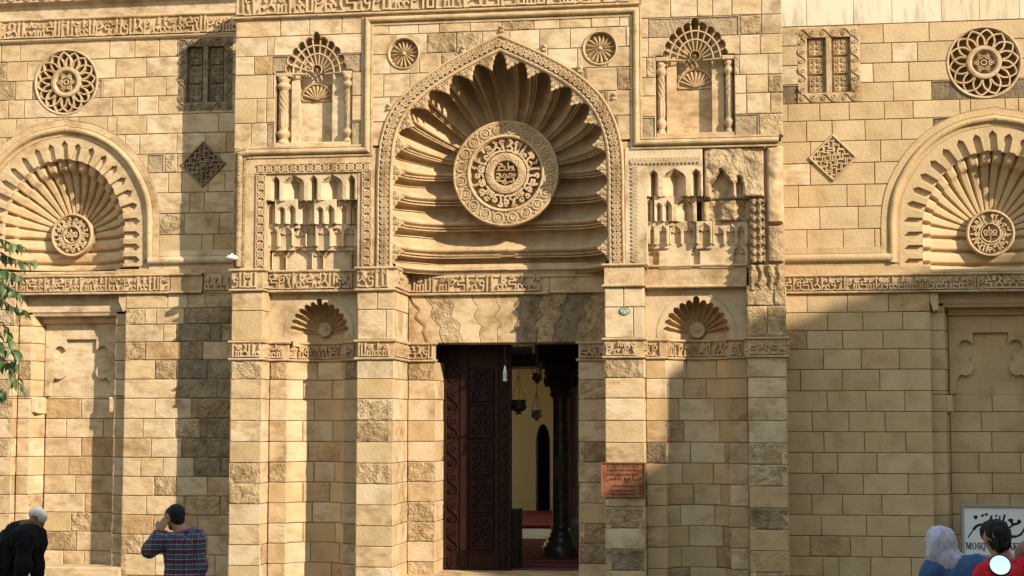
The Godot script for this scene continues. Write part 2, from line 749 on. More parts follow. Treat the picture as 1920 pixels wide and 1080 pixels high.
# ------------------------------------------------------------------ carved relief: raised strokes
# place(Vector2, height) -> Vector3 puts a point of the pattern on its surface
func stroke(m: Mb, pts: PackedVector2Array, w: float, place: Callable, h0: float, h1: float, closed := false) -> void:
	var k := pts.size()
	if k < 2:
		return
	var left := PackedVector2Array()
	var right := PackedVector2Array()
	for j in k:
		var e1 := (pts[j] - pts[(j + k - 1) % k]).normalized() if closed or j > 0 else (pts[1] - pts[0]).normalized()
		var e2 := (pts[(j + 1) % k] - pts[j]).normalized() if closed or j < k - 1 else e1
		var n1 := Vector2(-e1.y, e1.x)
		var n2 := Vector2(-e2.y, e2.x)
		var o := (n1 + n2) / maxf(0.5, 1.0 + n1.dot(n2))
		left.append(pts[j] + o * w)
		right.append(pts[j] - o * w)
	var rows := k + (1 if closed else 0)
	var b := 0.72
	for j in rows - 1:
		var q := (j + 1) % k
		var la := left[j]; var ra := right[j]; var lb := left[q]; var rb := right[q]
		var ca := pts[j]; var cb := pts[q]
		var a1: Vector3 = place.call(ca + (la - ca) * b, h1); var a2: Vector3 = place.call(ca + (ra - ca) * b, h1)
		var b1: Vector3 = place.call(cb + (lb - cb) * b, h1); var b2: Vector3 = place.call(cb + (rb - cb) * b, h1)
		var a0: Vector3 = place.call(la, h0); var a3: Vector3 = place.call(ra, h0)
		var b0: Vector3 = place.call(lb, h0); var b3: Vector3 = place.call(rb, h0)
		m.quad(a1, b1, b2, a2)
		m.quad(a0, b0, b1, a1)
		m.quad(a2, b2, b3, a3)
	if not closed:
		m.quad(place.call(left[0], h0), place.call(pts[0] + (left[0] - pts[0]) * b, h1), place.call(pts[0] + (right[0] - pts[0]) * b, h1), place.call(right[0], h0))
		var e := k - 1
		m.quad(place.call(right[e], h0), place.call(pts[e] + (right[e] - pts[e]) * b, h1), place.call(pts[e] + (left[e] - pts[e]) * b, h1), place.call(left[e], h0))


func ring(c: Vector2, rx: float, ry: float, sides := 12, from := 0.0, to := TAU) -> PackedVector2Array:
	var o := PackedVector2Array()
	var full := absf(to - from) > 6.27
	for k in (sides if full else sides + 1):
		var w := lerpf(from, to, float(k) / sides)
		o.append(c + Vector2(cos(w) * rx, sin(w) * ry))
	return o


func curl(c: Vector2, r: float, turns: float, start: float, sides := 14) -> PackedVector2Array:
	var o := PackedVector2Array()
	for k in sides + 1:
		var f := float(k) / sides
		var w := start + f * turns * TAU
		o.append(c + Vector2(cos(w), sin(w)) * r * (1.0 - 0.8 * f))
	return o


# letters of the angular script in a unit-high box; every letter: [advance, [strokes]]
func letters() -> Array:
	var V := func(a: Array) -> PackedVector2Array:
		var o := PackedVector2Array()
		for k in range(0, a.size(), 2):
			o.append(Vector2(a[k], a[k + 1]))
		return o
	var out := []
	out.append([0.30, [V.call([.12, .04, .12, .97]), V.call([.12, .97, .22, .84])]])
	out.append([0.46, [V.call([.38, .06, .12, .06, .12, .97]), V.call([.12, .97, .24, .86])]])
	out.append([0.52, [V.call([0, .08, .5, .08]), ring(Vector2(.28, .24), .15, .16, 10), V.call([.42, .6, .5, .97])]])
	out.append([0.62, [V.call([0, .08, .55, .08, .55, .42, .12, .42, .12, .62, .5, .62, .3, .95])]])
	out.append([0.36, [V.call([0, .08, .3, .08, .3, .46]), curl(Vector2(.2, .72), .17, 1.2, 0.4, 10)]])
	out.append([0.70, [V.call([0, .08, .66, .08]), ring(Vector2(.2, .28), .13, .15, 9), ring(Vector2(.5, .28), .13, .15, 9), V.call([.35, .5, .35, .97])]])
	out.append([0.50, [ring(Vector2(.26, .5), .14, .14, 9), V.call([.4, .45, .36, .12, .0, .04])]])
	out.append([0.62, [V.call([0, .08, .6, .08]), V.call([.1, .08, .1, .5]), V.call([.3, .08, .3, .42]), V.call([.52, .08, .52, .5]), curl(Vector2(.3, .74), .17, 1.3, 3.4, 10)]])
	out.append([0.56, [V.call([0, .1, .5, .1, .5, .3, .25, .5, .02, .34]), V.call([.25, .5, .34, .8, .14, .95])]])
	out.append([0.44, [V.call([.05, .97, .05, .1, .36, .1, .36, .97])]])
	out.append([0.58, [curl(Vector2(.3, .62), .26, 1.3, 2.0, 14), V.call([.12, .48, .06, .06, .5, .06])]])
	out.append([0.40, [V.call([.0, .06, .36, .06, .18, .36, .18, .56]), ring(Vector2(.18, .74), .13, .13, 8)]])
	return out


var alphabet := []


# a run of lettering on a strip 0..len by v0..v1
func lettering(m: Mb, len: float, v0: float, v1: float, place: Callable, w: float, h0: float, h1: float, pack := 0.84) -> void:
	if alphabet.is_empty():
		alphabet = letters()
	var hh := v1 - v0
	var u := hh * 0.08
	var last := -1
	while true:
		var k := rng.randi() % alphabet.size()
		if k == last:
			k = (k + 5) % alphabet.size()
		last = k
		var l: Array = alphabet[k]
		var adv: float = l[0] * hh * pack
		if u + adv > len - hh * 0.05:
			break
		for s in l[1]:
			var q := PackedVector2Array()
			for p in s:
				q.append(Vector2(u + p.x * hh * pack, v0 + p.y * hh))
			stroke(m, q, w, place, h0, h1 - rnd(0, 0.003))
		# leaf sprigs fill the ground between the uprights
		if rng.randf() < 0.45:
			var c := Vector2(u + adv * rnd(0.4, 0.8), v0 + hh * rnd(0.62, 0.85))
			stroke(m, curl(c, hh * 0.11, rnd(0.8, 1.3), rnd(0, 6), 8), w * 0.7, place, h0, h1 - 0.006)
		u += adv


# scrolling stem with a curl in every bend, along a strip
func scroll(m: Mb, len: float, v0: float, v1: float, place: Callable, w: float, h0: float, h1: float) -> void:
	var hh := v1 - v0
	var n := maxi(2, int(round(len / (hh * 1.05))))
	var step := len / n
	var stem := PackedVector2Array()
	for k in n * 8 + 1:
		var u := len * k / (n * 8.0)
		stem.append(Vector2(u, (v0 + v1) / 2 + sin(u / step * PI) * hh * 0.40))
	stroke(m, stem, w, place, h0, h1)
	for k in n:
		var s := 1.0 if k % 2 == 0 else -1.0
		var c := Vector2((k + 0.5) * step, (v0 + v1) / 2 - s * hh * 0.08)
		stroke(m, curl(c, hh * 0.26, 1.3 * s, -s * PI / 2 + PI, 12), w, place, h0, h1 - 0.002)


# chain of interlaced loops along a strip
func chain(m: Mb, len: float, v0: float, v1: float, place: Callable, w: float, h0: float, h1: float, pitch := 0.8) -> void:
	var hh := v1 - v0
	var n := maxi(2, int(round(len / (hh * pitch))))
	var step := len / n
	for ph in 2:
		var a := PackedVector2Array()
		for k in n * 6 + 1:
			var u := len * k / (n * 6.0)
			a.append(Vector2(u, (v0 + v1) / 2 + sin(u / step * PI + PI * ph) * hh * 0.40))
		stroke(m, a, w, place, h0, h1)
	for k in n:
		stroke(m, ring(Vector2((k + 0.5) * step, (v0 + v1) / 2), step * 0.2, hh * 0.17, 6), w * 0.8, place, h0, h1 - 0.002, true)


# knotted strapwork: diagonals, lozenges and rings
func strapwork(m: Mb, len: float, v0: float, v1: float, place: Callable, w: float, h0: float, h1: float) -> void:
	var hh := v1 - v0
	var n := maxi(2, int(round(len / (hh * 0.95))))
	var step := len / n
	for k in n:
		var u := k * step
		stroke(m, PackedVector2Array([Vector2(u, v0), Vector2(u + step, v1)]), w, place, h0, h1)
		stroke(m, PackedVector2Array([Vector2(u, v1), Vector2(u + step, v0)]), w, place, h0, h1 - 0.003)
		stroke(m, ring(Vector2(u + step / 2, (v0 + v1) / 2), step * 0.30, hh * 0.30, 8), w, place, h0, h1 - 0.001, true)
	for v in [v0, v1]:
		stroke(m, PackedVector2Array([Vector2(0, v), Vector2(len, v)]), w * 0.8, place, h0, h1)


func flat(o: Vector2, ux: Vector2, z: float) -> Callable:
	var uy := Vector2(-ux.y, ux.x)
	return func(p: Vector2, h: float) -> Vector3:
		var q := o + ux * p.x + uy * p.y
		return Vector3(q.x, q.y, z + h)


func along_plan(plan: Plan, u0: float) -> Callable:
	return func(p: Vector2, h: float) -> Vector3:
		return plan.pos(u0 + p.x, p.y, h)


# pattern wrapped round a circle: p.x runs along the mean circle, p.y is the radius
func around(o: Vector2, r: float, z: float, from := PI / 2, sense := -1.0) -> Callable:
	return func(p: Vector2, h: float) -> Vector3:
		var w := from + sense * p.x / r
		return Vector3(o.x + cos(w) * p.y, o.y + sin(w) * p.y, z + h)


# pattern following a path: p.x along, p.y outward (left of the path)
func along_path(path: PackedVector2Array, z: float) -> Callable:
	var run := PackedFloat32Array([0.0])
	for k in range(1, path.size()):
		run.append(run[k - 1] + path[k].distance_to(path[k - 1]))
	var nor := PackedVector2Array()
	for k in path.size():
		var d := (path[mini(k + 1, path.size() - 1)] - path[maxi(k - 1, 0)]).normalized()
		nor.append(Vector2(-d.y, d.x))
	return func(p: Vector2, h: float) -> Vector3:
		var k := clampi(run.bsearch(p.x) - 1, 0, path.size() - 2)
		var f := clampf((p.x - run[k]) / maxf(run[k + 1] - run[k], 1e-6), -0.2, 1.2)
		var q := path[k].lerp(path[k + 1], f) + nor[k].lerp(nor[k + 1], clampf(f, 0, 1)) * p.y
		return Vector3(q.x, q.y, z + h)


func path_length(path: PackedVector2Array) -> float:
	var s := 0.0
	for k in range(1, path.size()):
		s += path[k].distance_to(path[k - 1])
	return s


func smooth_path(pts: PackedVector2Array, per := 6, sharp := []) -> PackedVector2Array:
	# Catmull-Rom through the points, with corners kept where asked
	var o := PackedVector2Array()
	for k in pts.size() - 1:
		var p0 := pts[k - 1] if k > 0 and not k in sharp else pts[k] * 2 - pts[k + 1]
		var p3 := pts[k + 2] if k + 2 < pts.size() and not (k + 1) in sharp else pts[k + 1] * 2 - pts[k]
		for s in per:
			o.append(pts[k].cubic_interpolate(pts[k + 1], p0, p3, float(s) / per))
	o.append(pts[pts.size() - 1])
	return o


func survey(a: Array, z: float) -> PackedVector2Array:
	var o := PackedVector2Array()
	for k in range(0, a.size(), 2):
		o.append(at(a[k], a[k + 1], z))
	return o


func heights(a: Array, x: float, z: float) -> Array:
	var o := []
	for y in a:
		o.append(at(x, y, z).y)
	return o


func joints_x(rows: Array, ys: Array, z: float) -> Array:
	var o := []
	for r in rows.size():
		var l := []
		for x in rows[r]:
			l.append(at(x, ys[mini(r, ys.size() - 1)] + 18.0, z).x)
		o.append(l)
	return o



# ------------------------------------------------------------------ carved pieces shared by the walls
# a moulded inscription strip that follows a plan from u0 to u1 between heights v0 and v1
func inscription(parent: Node3D, plan: Plan, u0: float, u1: float, v0: float, v1: float, lettered := true, mouldings := true) -> Node3D:
	var band := Mb.new()
	var cuts := [u0]
	for q in plan.at_u:
		if q > u0 + 0.002 and q < u1 - 0.002:
			cuts.append(q)
	cuts.append(u1)
	var hh := v1 - v0
	var e := 0.028
	# section from the top down: (height, outward)
	var sec := [Vector2(v1, -0.01), Vector2(v1, 0.03), Vector2(v1 - e * .5, 0.036), Vector2(v1 - e, 0.028), Vector2(v1 - e - .006, 0.0), Vector2(v0 + e + .006, 0.0), Vector2(v0 + e, 0.024), Vector2(v0 + e * .5, 0.034), Vector2(v0, 0.026), Vector2(v0, -0.01)]
	if not mouldings:
		sec = [Vector2(v1, -0.02), Vector2(v1, 0.0), Vector2(v0, 0.0), Vector2(v0, -0.02)]
	for k in cuts.size() - 1:
		var a: float = cuts[k]
		var b: float = cuts[k + 1]
		var steps := maxi(1, int((b - a) / 0.12))
		var p := PackedVector3Array()
		for s in sec:
			for x in steps + 1:
				var u := lerpf(a, b, float(x) / steps)
				var wob := 0.0025 * noise.get_noise_2d(u * 400.0, s.x * 400.0)
				var run := u
				if x == 0:
					run -= plan.miter(a) * s.y
				elif x == steps:
					run += plan.miter(b) * s.y
				p.append(plan.pos(run, s.x + wob, s.y, clampf(u, a + 0.001, b - 0.001)))
		for y in sec.size() - 1:
			for x in steps:
				band.quad(p[y * (steps + 1) + x], p[y * (steps + 1) + x + 1], p[(y + 1) * (steps + 1) + x + 1], p[(y + 1) * (steps + 1) + x])
	var o := put("inscription_band", band, stone("carved"), parent)
	if lettered:
		var ink := Mb.new()
		var start := u0
		for k in plan.corner.size():
			var c: float = plan.corner[k]
			if c > u0 + 0.03:
				var stop := minf(c, u1)
				if stop - start > 0.12:
					lettering(ink, stop - start, v0 + e * 1.2, v1 - e * 1.25, along_plan(plan, start), hh * 0.040, -0.004, 0.040)
				start = stop
				if c >= u1:
					break
		if ink.v.size():
			put("lettering", ink, stone("carved"), o)
	return o


func path_offset(path: PackedVector2Array, d: float) -> PackedVector2Array:
	var o := PackedVector2Array()
	for k in path.size():
		var e1 := (path[k] - path[maxi(k - 1, 0)]).normalized() if k > 0 else (path[1] - path[0]).normalized()
		var e2 := (path[mini(k + 1, path.size() - 1)] - path[k]).normalized() if k < path.size() - 1 else e1
		var n1 := Vector2(-e1.y, e1.x)
		var n2 := Vector2(-e2.y, e2.x)
		o.append(path[k] + (n1 + n2) / maxf(0.35, 1.0 + n1.dot(n2)) * d)
	return o


func circle_poly(c: Vector2, r: float, sides := 32) -> PackedVector2Array:
	return ring(c, r, r, sides)


func rect_poly(x0: float, y0: float, x1: float, y1: float) -> PackedVector2Array:
	return PackedVector2Array([Vector2(x0, y0), Vector2(x0, y1), Vector2(x1, y1), Vector2(x1, y0)])


func point_on(path: PackedVector2Array, s: float) -> Vector2:
	for k in range(1, path.size()):
		var d := path[k].distance_to(path[k - 1])
		if s <= d or k == path.size() - 1:
			return path[k - 1].lerp(path[k], s / maxf(d, 1e-6))
		s -= d
	return path[0]


func run_of(path: PackedVector2Array, q: Vector2) -> float:
	var best := 1e9
	var at_s := 0.0
	var s := 0.0
	for k in range(1, path.size()):
		var d := path[k].distance_to(path[k - 1])
		var c := Geometry2D.get_closest_point_to_segment(q, path[k - 1], path[k])
		if c.distance_to(q) < best:
			best = c.distance_to(q)
			at_s = s + c.distance_to(path[k - 1])
		s += d
	return at_s


# fluted hood: ribs run from the rim path to a core point; below the core they lie level
# cuts: places of the ribs along the rim; depth and corner: how the niche curves back
func fluted_hood(parent: Node3D, called: String, rim: PackedVector2Array, cuts: Array, core: Vector2, level_y: float, z_rim: float, depth: float, corner: float, amp: float, shape: Array, material: Material, mirror_mid: float, deeper := 0.0) -> MeshInstance3D:
	var m := Mb.new()
	var T := [0.0, 0.03, 0.07, 0.12, 0.18, 0.25, 0.33, 0.42, 0.52, 0.63, 0.75, 0.88, 1.0]
	# the plain niche first
	var base := func(s: float, t: float) -> Vector3:
		var r := point_on(rim, s)
		var c := core if r.y > level_y else Vector2(core.x, r.y)
		if r.y > level_y and r.y < level_y + 0.25:
			c = Vector2(core.x, core.y)
		if r.y <= level_y:
			c.y = r.y + (core.y - level_y) * clampf(1.0 - (level_y - r.y) / 0.5, 0, 1)
		var q := r.lerp(c, t)
		var tc := clampf(corner / maxf(r.distance_to(c), 0.01), 0.15, 0.95)
		var f := clampf(t / tc, 0, 1)
		return Vector3(q.x, q.y, z_rim - (depth + deeper * smoothstep(level_y - .3, level_y + .8, r.y) * (1.0 - .5 * t)) * sqrt(1.0 - (1.0 - f) * (1.0 - f)))
	for k in cuts.size() - 1:
		var a: float = cuts[k]
		var b: float = cuts[k + 1]
		var p := PackedVector3Array()
		var w := shape.size()
		var left := (a + b) / 2 < mirror_mid
		var mid := absf((a + b) / 2 - mirror_mid) < (b - a) * 0.3
		for t in T:
			for x in w:
				var q: float = shape[x][0]
				var lift: float = shape[x][1]
				if mid:
					lift = -pow(sin(PI * q), 0.8)
				var f := q
				if left and not mid:
					f = 1.0 - shape[w - 1 - x][0]
					lift = shape[w - 1 - x][1]
				var s := lerpf(a, b, f)
				var e := 0.01
				var o: Vector3 = base.call(s, t)
				var ts := minf(t, 0.97)
				var s0: Vector3 = base.call(s - e, ts); var s1: Vector3 = base.call(s + e, ts)
				var t0: Vector3 = base.call(s, maxf(ts - 0.02, 0.001)); var t1: Vector3 = base.call(s, ts + 0.02)
				var nn := (t1 - t0).cross(s1 - s0)
				if nn.length_squared() < 1e-16:
					nn = Vector3(0, 0, 1)
				nn = nn.normalized()
				if nn.z < -0.01:
					nn = -nn
				var spread: float = ((base.call(b, t) as Vector3) - (base.call(a, t) as Vector3)).length() / maxf(b - a, 0.01)
				var wear := 1.0 + 0.12 * noise.get_noise_2d(s * 120.0, t * 200.0)
				p.append(o + nn * lift * amp * clampf(spread, 0, 1) * wear)
		m.grid(p, w, T.size())
	return put(called, m, material, parent)


# a line down a fluted hood from the rim to its core
func hood_line(rim: PackedVector2Array, s: float, core: Vector2, level_y: float, z_rim: float, depth: float, corner: float, deeper: float, lift: float) -> PackedVector3Array:
	var o := PackedVector3Array()
	for k in 15:
		var t := pow(k / 14.0, 1.4) * .93
		var r := point_on(rim, s)
		var c := core if r.y > level_y else Vector2(core.x, r.y + (core.y - level_y) * clampf(1.0 - (level_y - r.y) / 0.5, 0, 1))
		var q := r.lerp(c, t)
		var f := clampf(t / clampf(corner / maxf(r.distance_to(c), 0.01), 0.15, 0.95), 0, 1)
		var z := z_rim - (depth + deeper * smoothstep(level_y - .3, level_y + .8, r.y) * (1.0 - .5 * t)) * sqrt(1.0 - (1.0 - f) * (1.0 - f))
		q += (c - r).normalized() * lift * (1.0 - f)
		o.append(Vector3(q.x, q.y, z + lift * f))
	return o


# stalactite work: plates with pointed pockets, each tier set back below the one above
func stalactites(parent: Node3D, tiers: Array, material: Material) -> Node3D:
	var root := under("stalactite_panel", parent)
	for t in tiers:
		var z: float = t.z
		var m := Mb.new()
		var top := at(t.x0, t.y0, z)
		var low := at(t.x1, t.y1, z)
		var edge := PackedVector2Array([Vector2(top.x, top.y), Vector2(low.x, top.y), Vector2(low.x, low.y)])
		var inner := []
		var arcs: Array = t.arches.duplicate()
		arcs.reverse()
		var deep: float = t.deep
		var back := Mb.new()
		back.box(Vector3(top.x, low.y - .05, z - deep - 0.12), Vector3(low.x, top.y, z - deep))
		var prev := low.x
		for a in arcs:
			var xl := at(a[0], t.y1, z).x
			var xr := at(a[1], t.y1, z).x
			var ya := at(a[0], a[2], z).y
			var ys := at(a[0], a[3], z).y
			var xm := (xl + xr) / 2
			if prev - xr > .03:
				edge.append(Vector2((prev + xr) / 2, low.y - (.0 if t.y1 > 500 else .018)))
			prev = xl
			edge.append_array(PackedVector2Array([Vector2(xr, low.y), Vector2(xr, ys), Vector2(lerpf(xr, xm, 0.22), lerpf(ys, ya, 0.42)), Vector2(xm, ya), Vector2(lerpf(xl, xm, 0.22), lerpf(ys, ya, 0.42)), Vector2(xl, ys), Vector2(xl, low.y)]))
			var wide: float = 1.0 if a.size() > 4 and a[4] == 1 else 0.0
			if a.size() > 4 and a[4] == 2:
				m.quad(Vector3(xl, ys, z - .012), Vector3(xm, ya, z - .012), Vector3(xm, ya, z - deep), Vector3(xl, ys - .02, z - deep))
			elif a.size() > 5:
				# a smaller pocket sunk in a broad one
				var h := (xr - xl) * 0.2
				var q := PackedVector2Array([Vector2(xm + h, low.y), Vector2(xm + h, lerpf(ys, low.y, 0.35)), Vector2(xm, lerpf(ya, ys, 0.7)), Vector2(xm - h, lerpf(ys, low.y, 0.35)), Vector2(xm - h, low.y)])
				var plate := PackedVector2Array([Vector2(xl - 0.01, low.y), Vector2(xl - 0.01, ya), Vector2(xr + 0.01, ya), Vector2(xr + 0.01, low.y)])
				plate.append_array(q)
				m.prism(plate, z - deep * 0.55, z - deep - 0.02, 0.006)
				for e in [-1.0, 1.0]:
					var xo := xl if e < 0 else xr
					var t0 := Vector3(xo, ys, z - .012)
					var t1 := Vector3(xo, low.y, z - .012)
					var t2 := Vector3(xm + e * h * 1.15, ys, z - deep * .55 + .003)
					var t3 := Vector3(xm + e * h * 1.15, low.y, z - deep * .55 + .003)
					if e < 0:
						m.quad(t0, t2, t3, t1)
						m.tri(t0, Vector3(xm, ya, z - .012), t2)
					else:
						m.quad(t2, t0, t1, t3)
						m.tri(Vector3(xm, ya, z - .012), t0, t2)
			else:
				# splayed cheek on the side of the pocket
				var mb := Vector3(xm, lerpf(ya, ys, 0.8), z - deep + .004)
				mb.x += wide * (xr - xl) * .08
				var mc := Vector3(mb.x, low.y, z - deep + .004)
				if t.has("box"):
					m.tri(Vector3(xm, ya, z - .012), Vector3(xr, ys, z - .012), Vector3(xm, lerpf(ya, ys, 1.3), z - deep + .002))
					m.tri(Vector3(xl, ys, z - .012), Vector3(xm, ya, z - .012), Vector3(xm, lerpf(ya, ys, 1.3), z - deep + .002))
				else:
					m.quad(Vector3(xl, ys, z - .012), mb, mc, Vector3(xl, low.y, z - .012))
					m.quad(mb, Vector3(xr, ys, z - .012), Vector3(xr, low.y, z - .012), mc)
					m.tri(Vector3(xl, ys, z - .012), Vector3(xm, ya, z - .012), mb)
					m.tri(Vector3(xm, ya, z - .012), Vector3(xr, ys, z - .012), mb)
		edge.append(Vector2(top.x, low.y))
		m.prism(edge, z, z - deep - 0.01, 0.008)
		put("stalactite_tier", m, material, root)
		put("pocket_back", back, material, root)
	return root


# a worn block face: a field of heights over a rectangle
func worn(parent: Node3D, called: String, x0: float, y0: float, x1: float, y1: float, z: float, kind: String, cell: float, f: Callable) -> MeshInstance3D:
	var m := Mb.new()
	var w := maxi(3, int((x1 - x0) / cell))
	var h := maxi(3, int((y1 - y0) / cell))
	var p := PackedVector3Array()
	for y in h + 1:
		for x in w + 1:
			var q := Vector2(lerpf(x0, x1, float(x) / w), lerpf(y1, y0, float(y) / h))
			var d: float = f.call(q)
			if x == 0 or y == 0 or x == w or y == h:
				d = -0.2
			p.append(Vector3(q.x, q.y, z + d))
	m.grid(p, w + 1, h + 1)
	return put(called, m, stone(kind), parent)


func rosette(parent: Node3D, c: Vector2, r: float, z: float, petals: int, material: Material) -> Node3D:
	var m := Mb.new()
	m.dish(PackedVector2Array([Vector2(r * 1.06, z - 0.01), Vector2(r * 1.05, z + 0.012), Vector2(r * .98, z + 0.016), Vector2(r * .93, z + 0.01), Vector2(r * .9, z - 0.07), Vector2(r * .5, z - 0.085), Vector2(0, z - 0.08)]), c, 40)
	var root := put("rosette", m, material, parent)
	var p := Mb.new()
	for k in petals:
		var w := TAU * k / petals + 0.1
		var d := Vector2(cos(w), sin(w))
		var s := Vector2(-d.y, d.x)
		var hw := r * 0.92 * PI / petals * 0.92
		var tip := c + d * r * 0.9
		var z1 := z - 0.008
		var z0 := z - 0.075
		var a := c + d * r * 0.12
		var b := c + d * r * 0.74
		var ridge := Vector3(b.x, b.y, z1 - 0.01)
		var l := c + d * r * 0.76 + s * hw * 0.85
		var q := c + d * r * 0.76 - s * hw * 0.85
		var A := Vector3(a.x, a.y, z1)
		p.tri(A, ridge, Vector3(q.x, q.y, z0)); p.tri(A, Vector3(l.x, l.y, z0), ridge)
		p.tri(ridge, Vector3(tip.x, tip.y, z0 + .02), Vector3(q.x, q.y, z0)); p.tri(ridge, Vector3(l.x, l.y, z0), Vector3(tip.x, tip.y, z0 + .02))
	p.dish(PackedVector2Array([Vector2(r * .15, z - 0.03), Vector2(r * .13, z + .002), Vector2(r * .06, z + .008), Vector2(0, z + .008)]), c, 12)
	put("petals", p, material, root)
	return root


# ------------------------------------------------------------------ small niche with a honeycombed hood and two little columns
func small_niche(parent: Node3D, f: Dictionary) -> Node3D:
	var root := under("columned_niche", parent)
	var z := Z_FRONT
	var back := -0.25
	var stone_m := stone("carved")
	var x0 := at(f.x0, f.yb, z).x
	var x1 := at(f.x1, f.yb, z).x
	var yt := at(f.xc, f.yt, z).y
	var yb := at(f.xc, f.yb, z).y
	var bx0 := at(f.b0, f.yb, back).x
	var bx1 := at(f.b1, f.yb, back).x
	var c0 := at(f.c0, f.yb, z).x
	var c1 := at(f.c1, f.yb, z).x
	var jw := Mb.new()
	# recesses for the columns, jambs and the back of the niche
	var prof := [Vector2(x0, z - 0.03), Vector2(x0, -0.17), Vector2(c0, -0.17), Vector2(c0, -0.13), Vector2(c0 + 0.02, -0.13), Vector2(bx0, -0.13), Vector2(bx0, back), Vector2(bx1, back), Vector2(bx1, -0.13), Vector2(c1 - 0.02, -0.13), Vector2(c1, -0.13), Vector2(c1, -0.17), Vector2(x1, -0.17), Vector2(x1, z - 0.03)]
	for k in prof.size() - 1:
		var a: Vector2 = prof[k]
		var b: Vector2 = prof[k + 1]
		jw.quad(Vector3(a.x, yt + 0.42, a.y), Vector3(b.x, yt + 0.42, b.y), Vector3(b.x, yb, b.y), Vector3(a.x, yb, a.y))
	put("niche_lining", jw, stone("aged"), root)
	var sill := Mb.new()
	sill.block(Vector3(x0, yb - 0.07, back), Vector3(x1, yb, z - 0.012), 0.01)
	put("sill", sill, stone("aged"), root)
	# columns
	for s in [0, 1]:
		var cx := (x0 + c0) / 2 if s == 0 else (x1 + c1) / 2
		var r := (c0 - x0) * 0.36
		var hh := yt - yb
		var m := Mb.new()
		var pr := PackedVector2Array()
		for q in [[1.15, 0], [1.15, .03], [.9, .05], [.75, .07], [1.2, .11], [1.35, .15], [1.1, .185], [.8, .2], [.88, .22], [.88, .78], [.8, .79], [.95, .81], [1.3, .84], [1.38, .87], [1.1, .905], [.85, .92], [1.2, .95], [1.3, 1.0], [0, 1.0]]:
			pr.append(Vector2(q[0] * r, q[1] * hh))
		m.lathe(pr, Vector3(cx, yb, -0.085), 20)
		var col := put("column", m, stone_m, root)
		var rope := Mb.new()
		for k in 7:
			var path := PackedVector3Array()
			for j in 13:
				var w := TAU * (k / 7.0) + j / 12.0 * 2.4 * (1 if s == 0 else -1)
				path.append(Vector3(cx + cos(w) * r * .9, yb + hh * lerpf(.5, .77, j / 12.0), -0.085 + sin(w) * r * .9))
			rope.tube(path, 0.006, 0.006, 5, false)
			var w2 := TAU * k / 7.0
			rope.tube(PackedVector3Array([Vector3(cx + cos(w2) * r * .9, yb + hh * .24, -0.085 + sin(w2) * r * .9), Vector3(cx + cos(w2) * r * .9, yb + hh * .46, -0.085 + sin(w2) * r * .9)]), 0.006, 0.006, 5, false)
		put("column_flutes", rope, stone_m, root)
	# fan in the niche
	var fc := at(f.fx, f.fy, back)
	var fr := at(f.fx + f.fr, f.fy, back).x - fc.x
	var fan := Mb.new()
	fan.block(Vector3(bx0 + .01, fc.y - 0.015, back - 0.01), Vector3(bx1 - .01, fc.y + fr * 1.12, back + 0.022), 0.004)
	for k in 9:
		var w0 := PI * (0.06 + 0.88 * k / 9.0)
		var w1 := PI * (0.06 + 0.88 * (k + 0.86) / 9.0)
		var wm := (w0 + w1) / 2
		var a := Vector3(fc.x, fc.y, back + 0.05)
		var b := Vector3(fc.x + cos(w0) * fr * .93, fc.y + sin(w0) * fr * .93, back + 0.03)
		var d := Vector3(fc.x + cos(w1) * fr * .93, fc.y + sin(w1) * fr * .93, back + 0.03)
		var e := Vector3(fc.x + cos(wm) * fr * 1.0, fc.y + sin(wm) * fr * 1.0, back + 0.065)
		fan.tri(a, e, b); fan.tri(a, d, e)
	stroke(fan, ring(fc, fr * 1.06, fr * 1.1, 14, 0.0, PI), 0.012, flat(Vector2.ZERO, Vector2(1, 0), back), 0.02, 0.06)
	for s in [-1, 1]:
		stroke(fan, curl(fc + Vector2(s * fr * .82, fr * .93), fr * .14, 1.2, 0.5, 9), 0.008, flat(Vector2.ZERO, Vector2(1, 0), back), 0.02, 0.04)
	put("fan", fan, stone_m, root)
	# hood: dark cells between curved ribs
	var hc := at(f.hx, f.hy, z)
	var ra := at(f.hx, f.ha, z).y - hc.y
	var rw := at(f.hx + f.hw, f.hy, z).x - hc.x
	var lobes := 11
	var cave := Mb.new()
	var pts := PackedVector3Array()
	var T := [0.0, 0.06, 0.16, 0.3, 0.5, 0.75, 1.0]
	for t in T:
		for k in lobes * 6 + 1:
			var w := PI - PI * k / (lobes * 6.0)
			var ph := absf(sin(PI * k / 6.0))
			var lob = 1.0 + (0.10 * pow(ph, 0.6) - 0.02) * (1.0 - t)
			var keel = 1.0 + 0.14 * exp(-pow((w - PI / 2) / 0.16, 2.0)) * (1.0 - t)
			var e = Vector2(cos(w) * rw, sin(w) * ra * 0.88) * lob * keel
			var f2 = 1.0 - t
			pts.append(Vector3(hc.x + e.x * f2, hc.y + e.y * f2, z - 0.015 - 0.30 * sqrt(1.0 - f2 * f2) - 0.05 * ph * f2))
	cave.grid(pts, lobes * 6 + 1, T.size())
	put("hood", cave, stone("dark_carved"), root)
	var ribs := Mb.new()
	for k in lobes + 1:
		var w := PI - PI * k / lobes
		var path := PackedVector3Array()
		for j in 7:
			var g := lerpf(1.0, 0.26, j / 6.0)
			path.append(Vector3(hc.x + cos(w) * rw * g, hc.y + sin(w) * ra * .88 * g, z - 0.02 - 0.10 * (1.0 - g)))
		ribs.tube(path, 0.013, 0.009, 6)
	for g in [0.84, 0.6]:
		var path := PackedVector3Array()
		for j in 23:
			var w := PI * j / 22.0
			path.append(Vector3(hc.x + cos(w) * rw * g, hc.y + sin(w) * ra * .88 * g, z - 0.018 - 0.10 * (1.0 - g)))
		ribs.tube(path, 0.012, 0.012, 6)
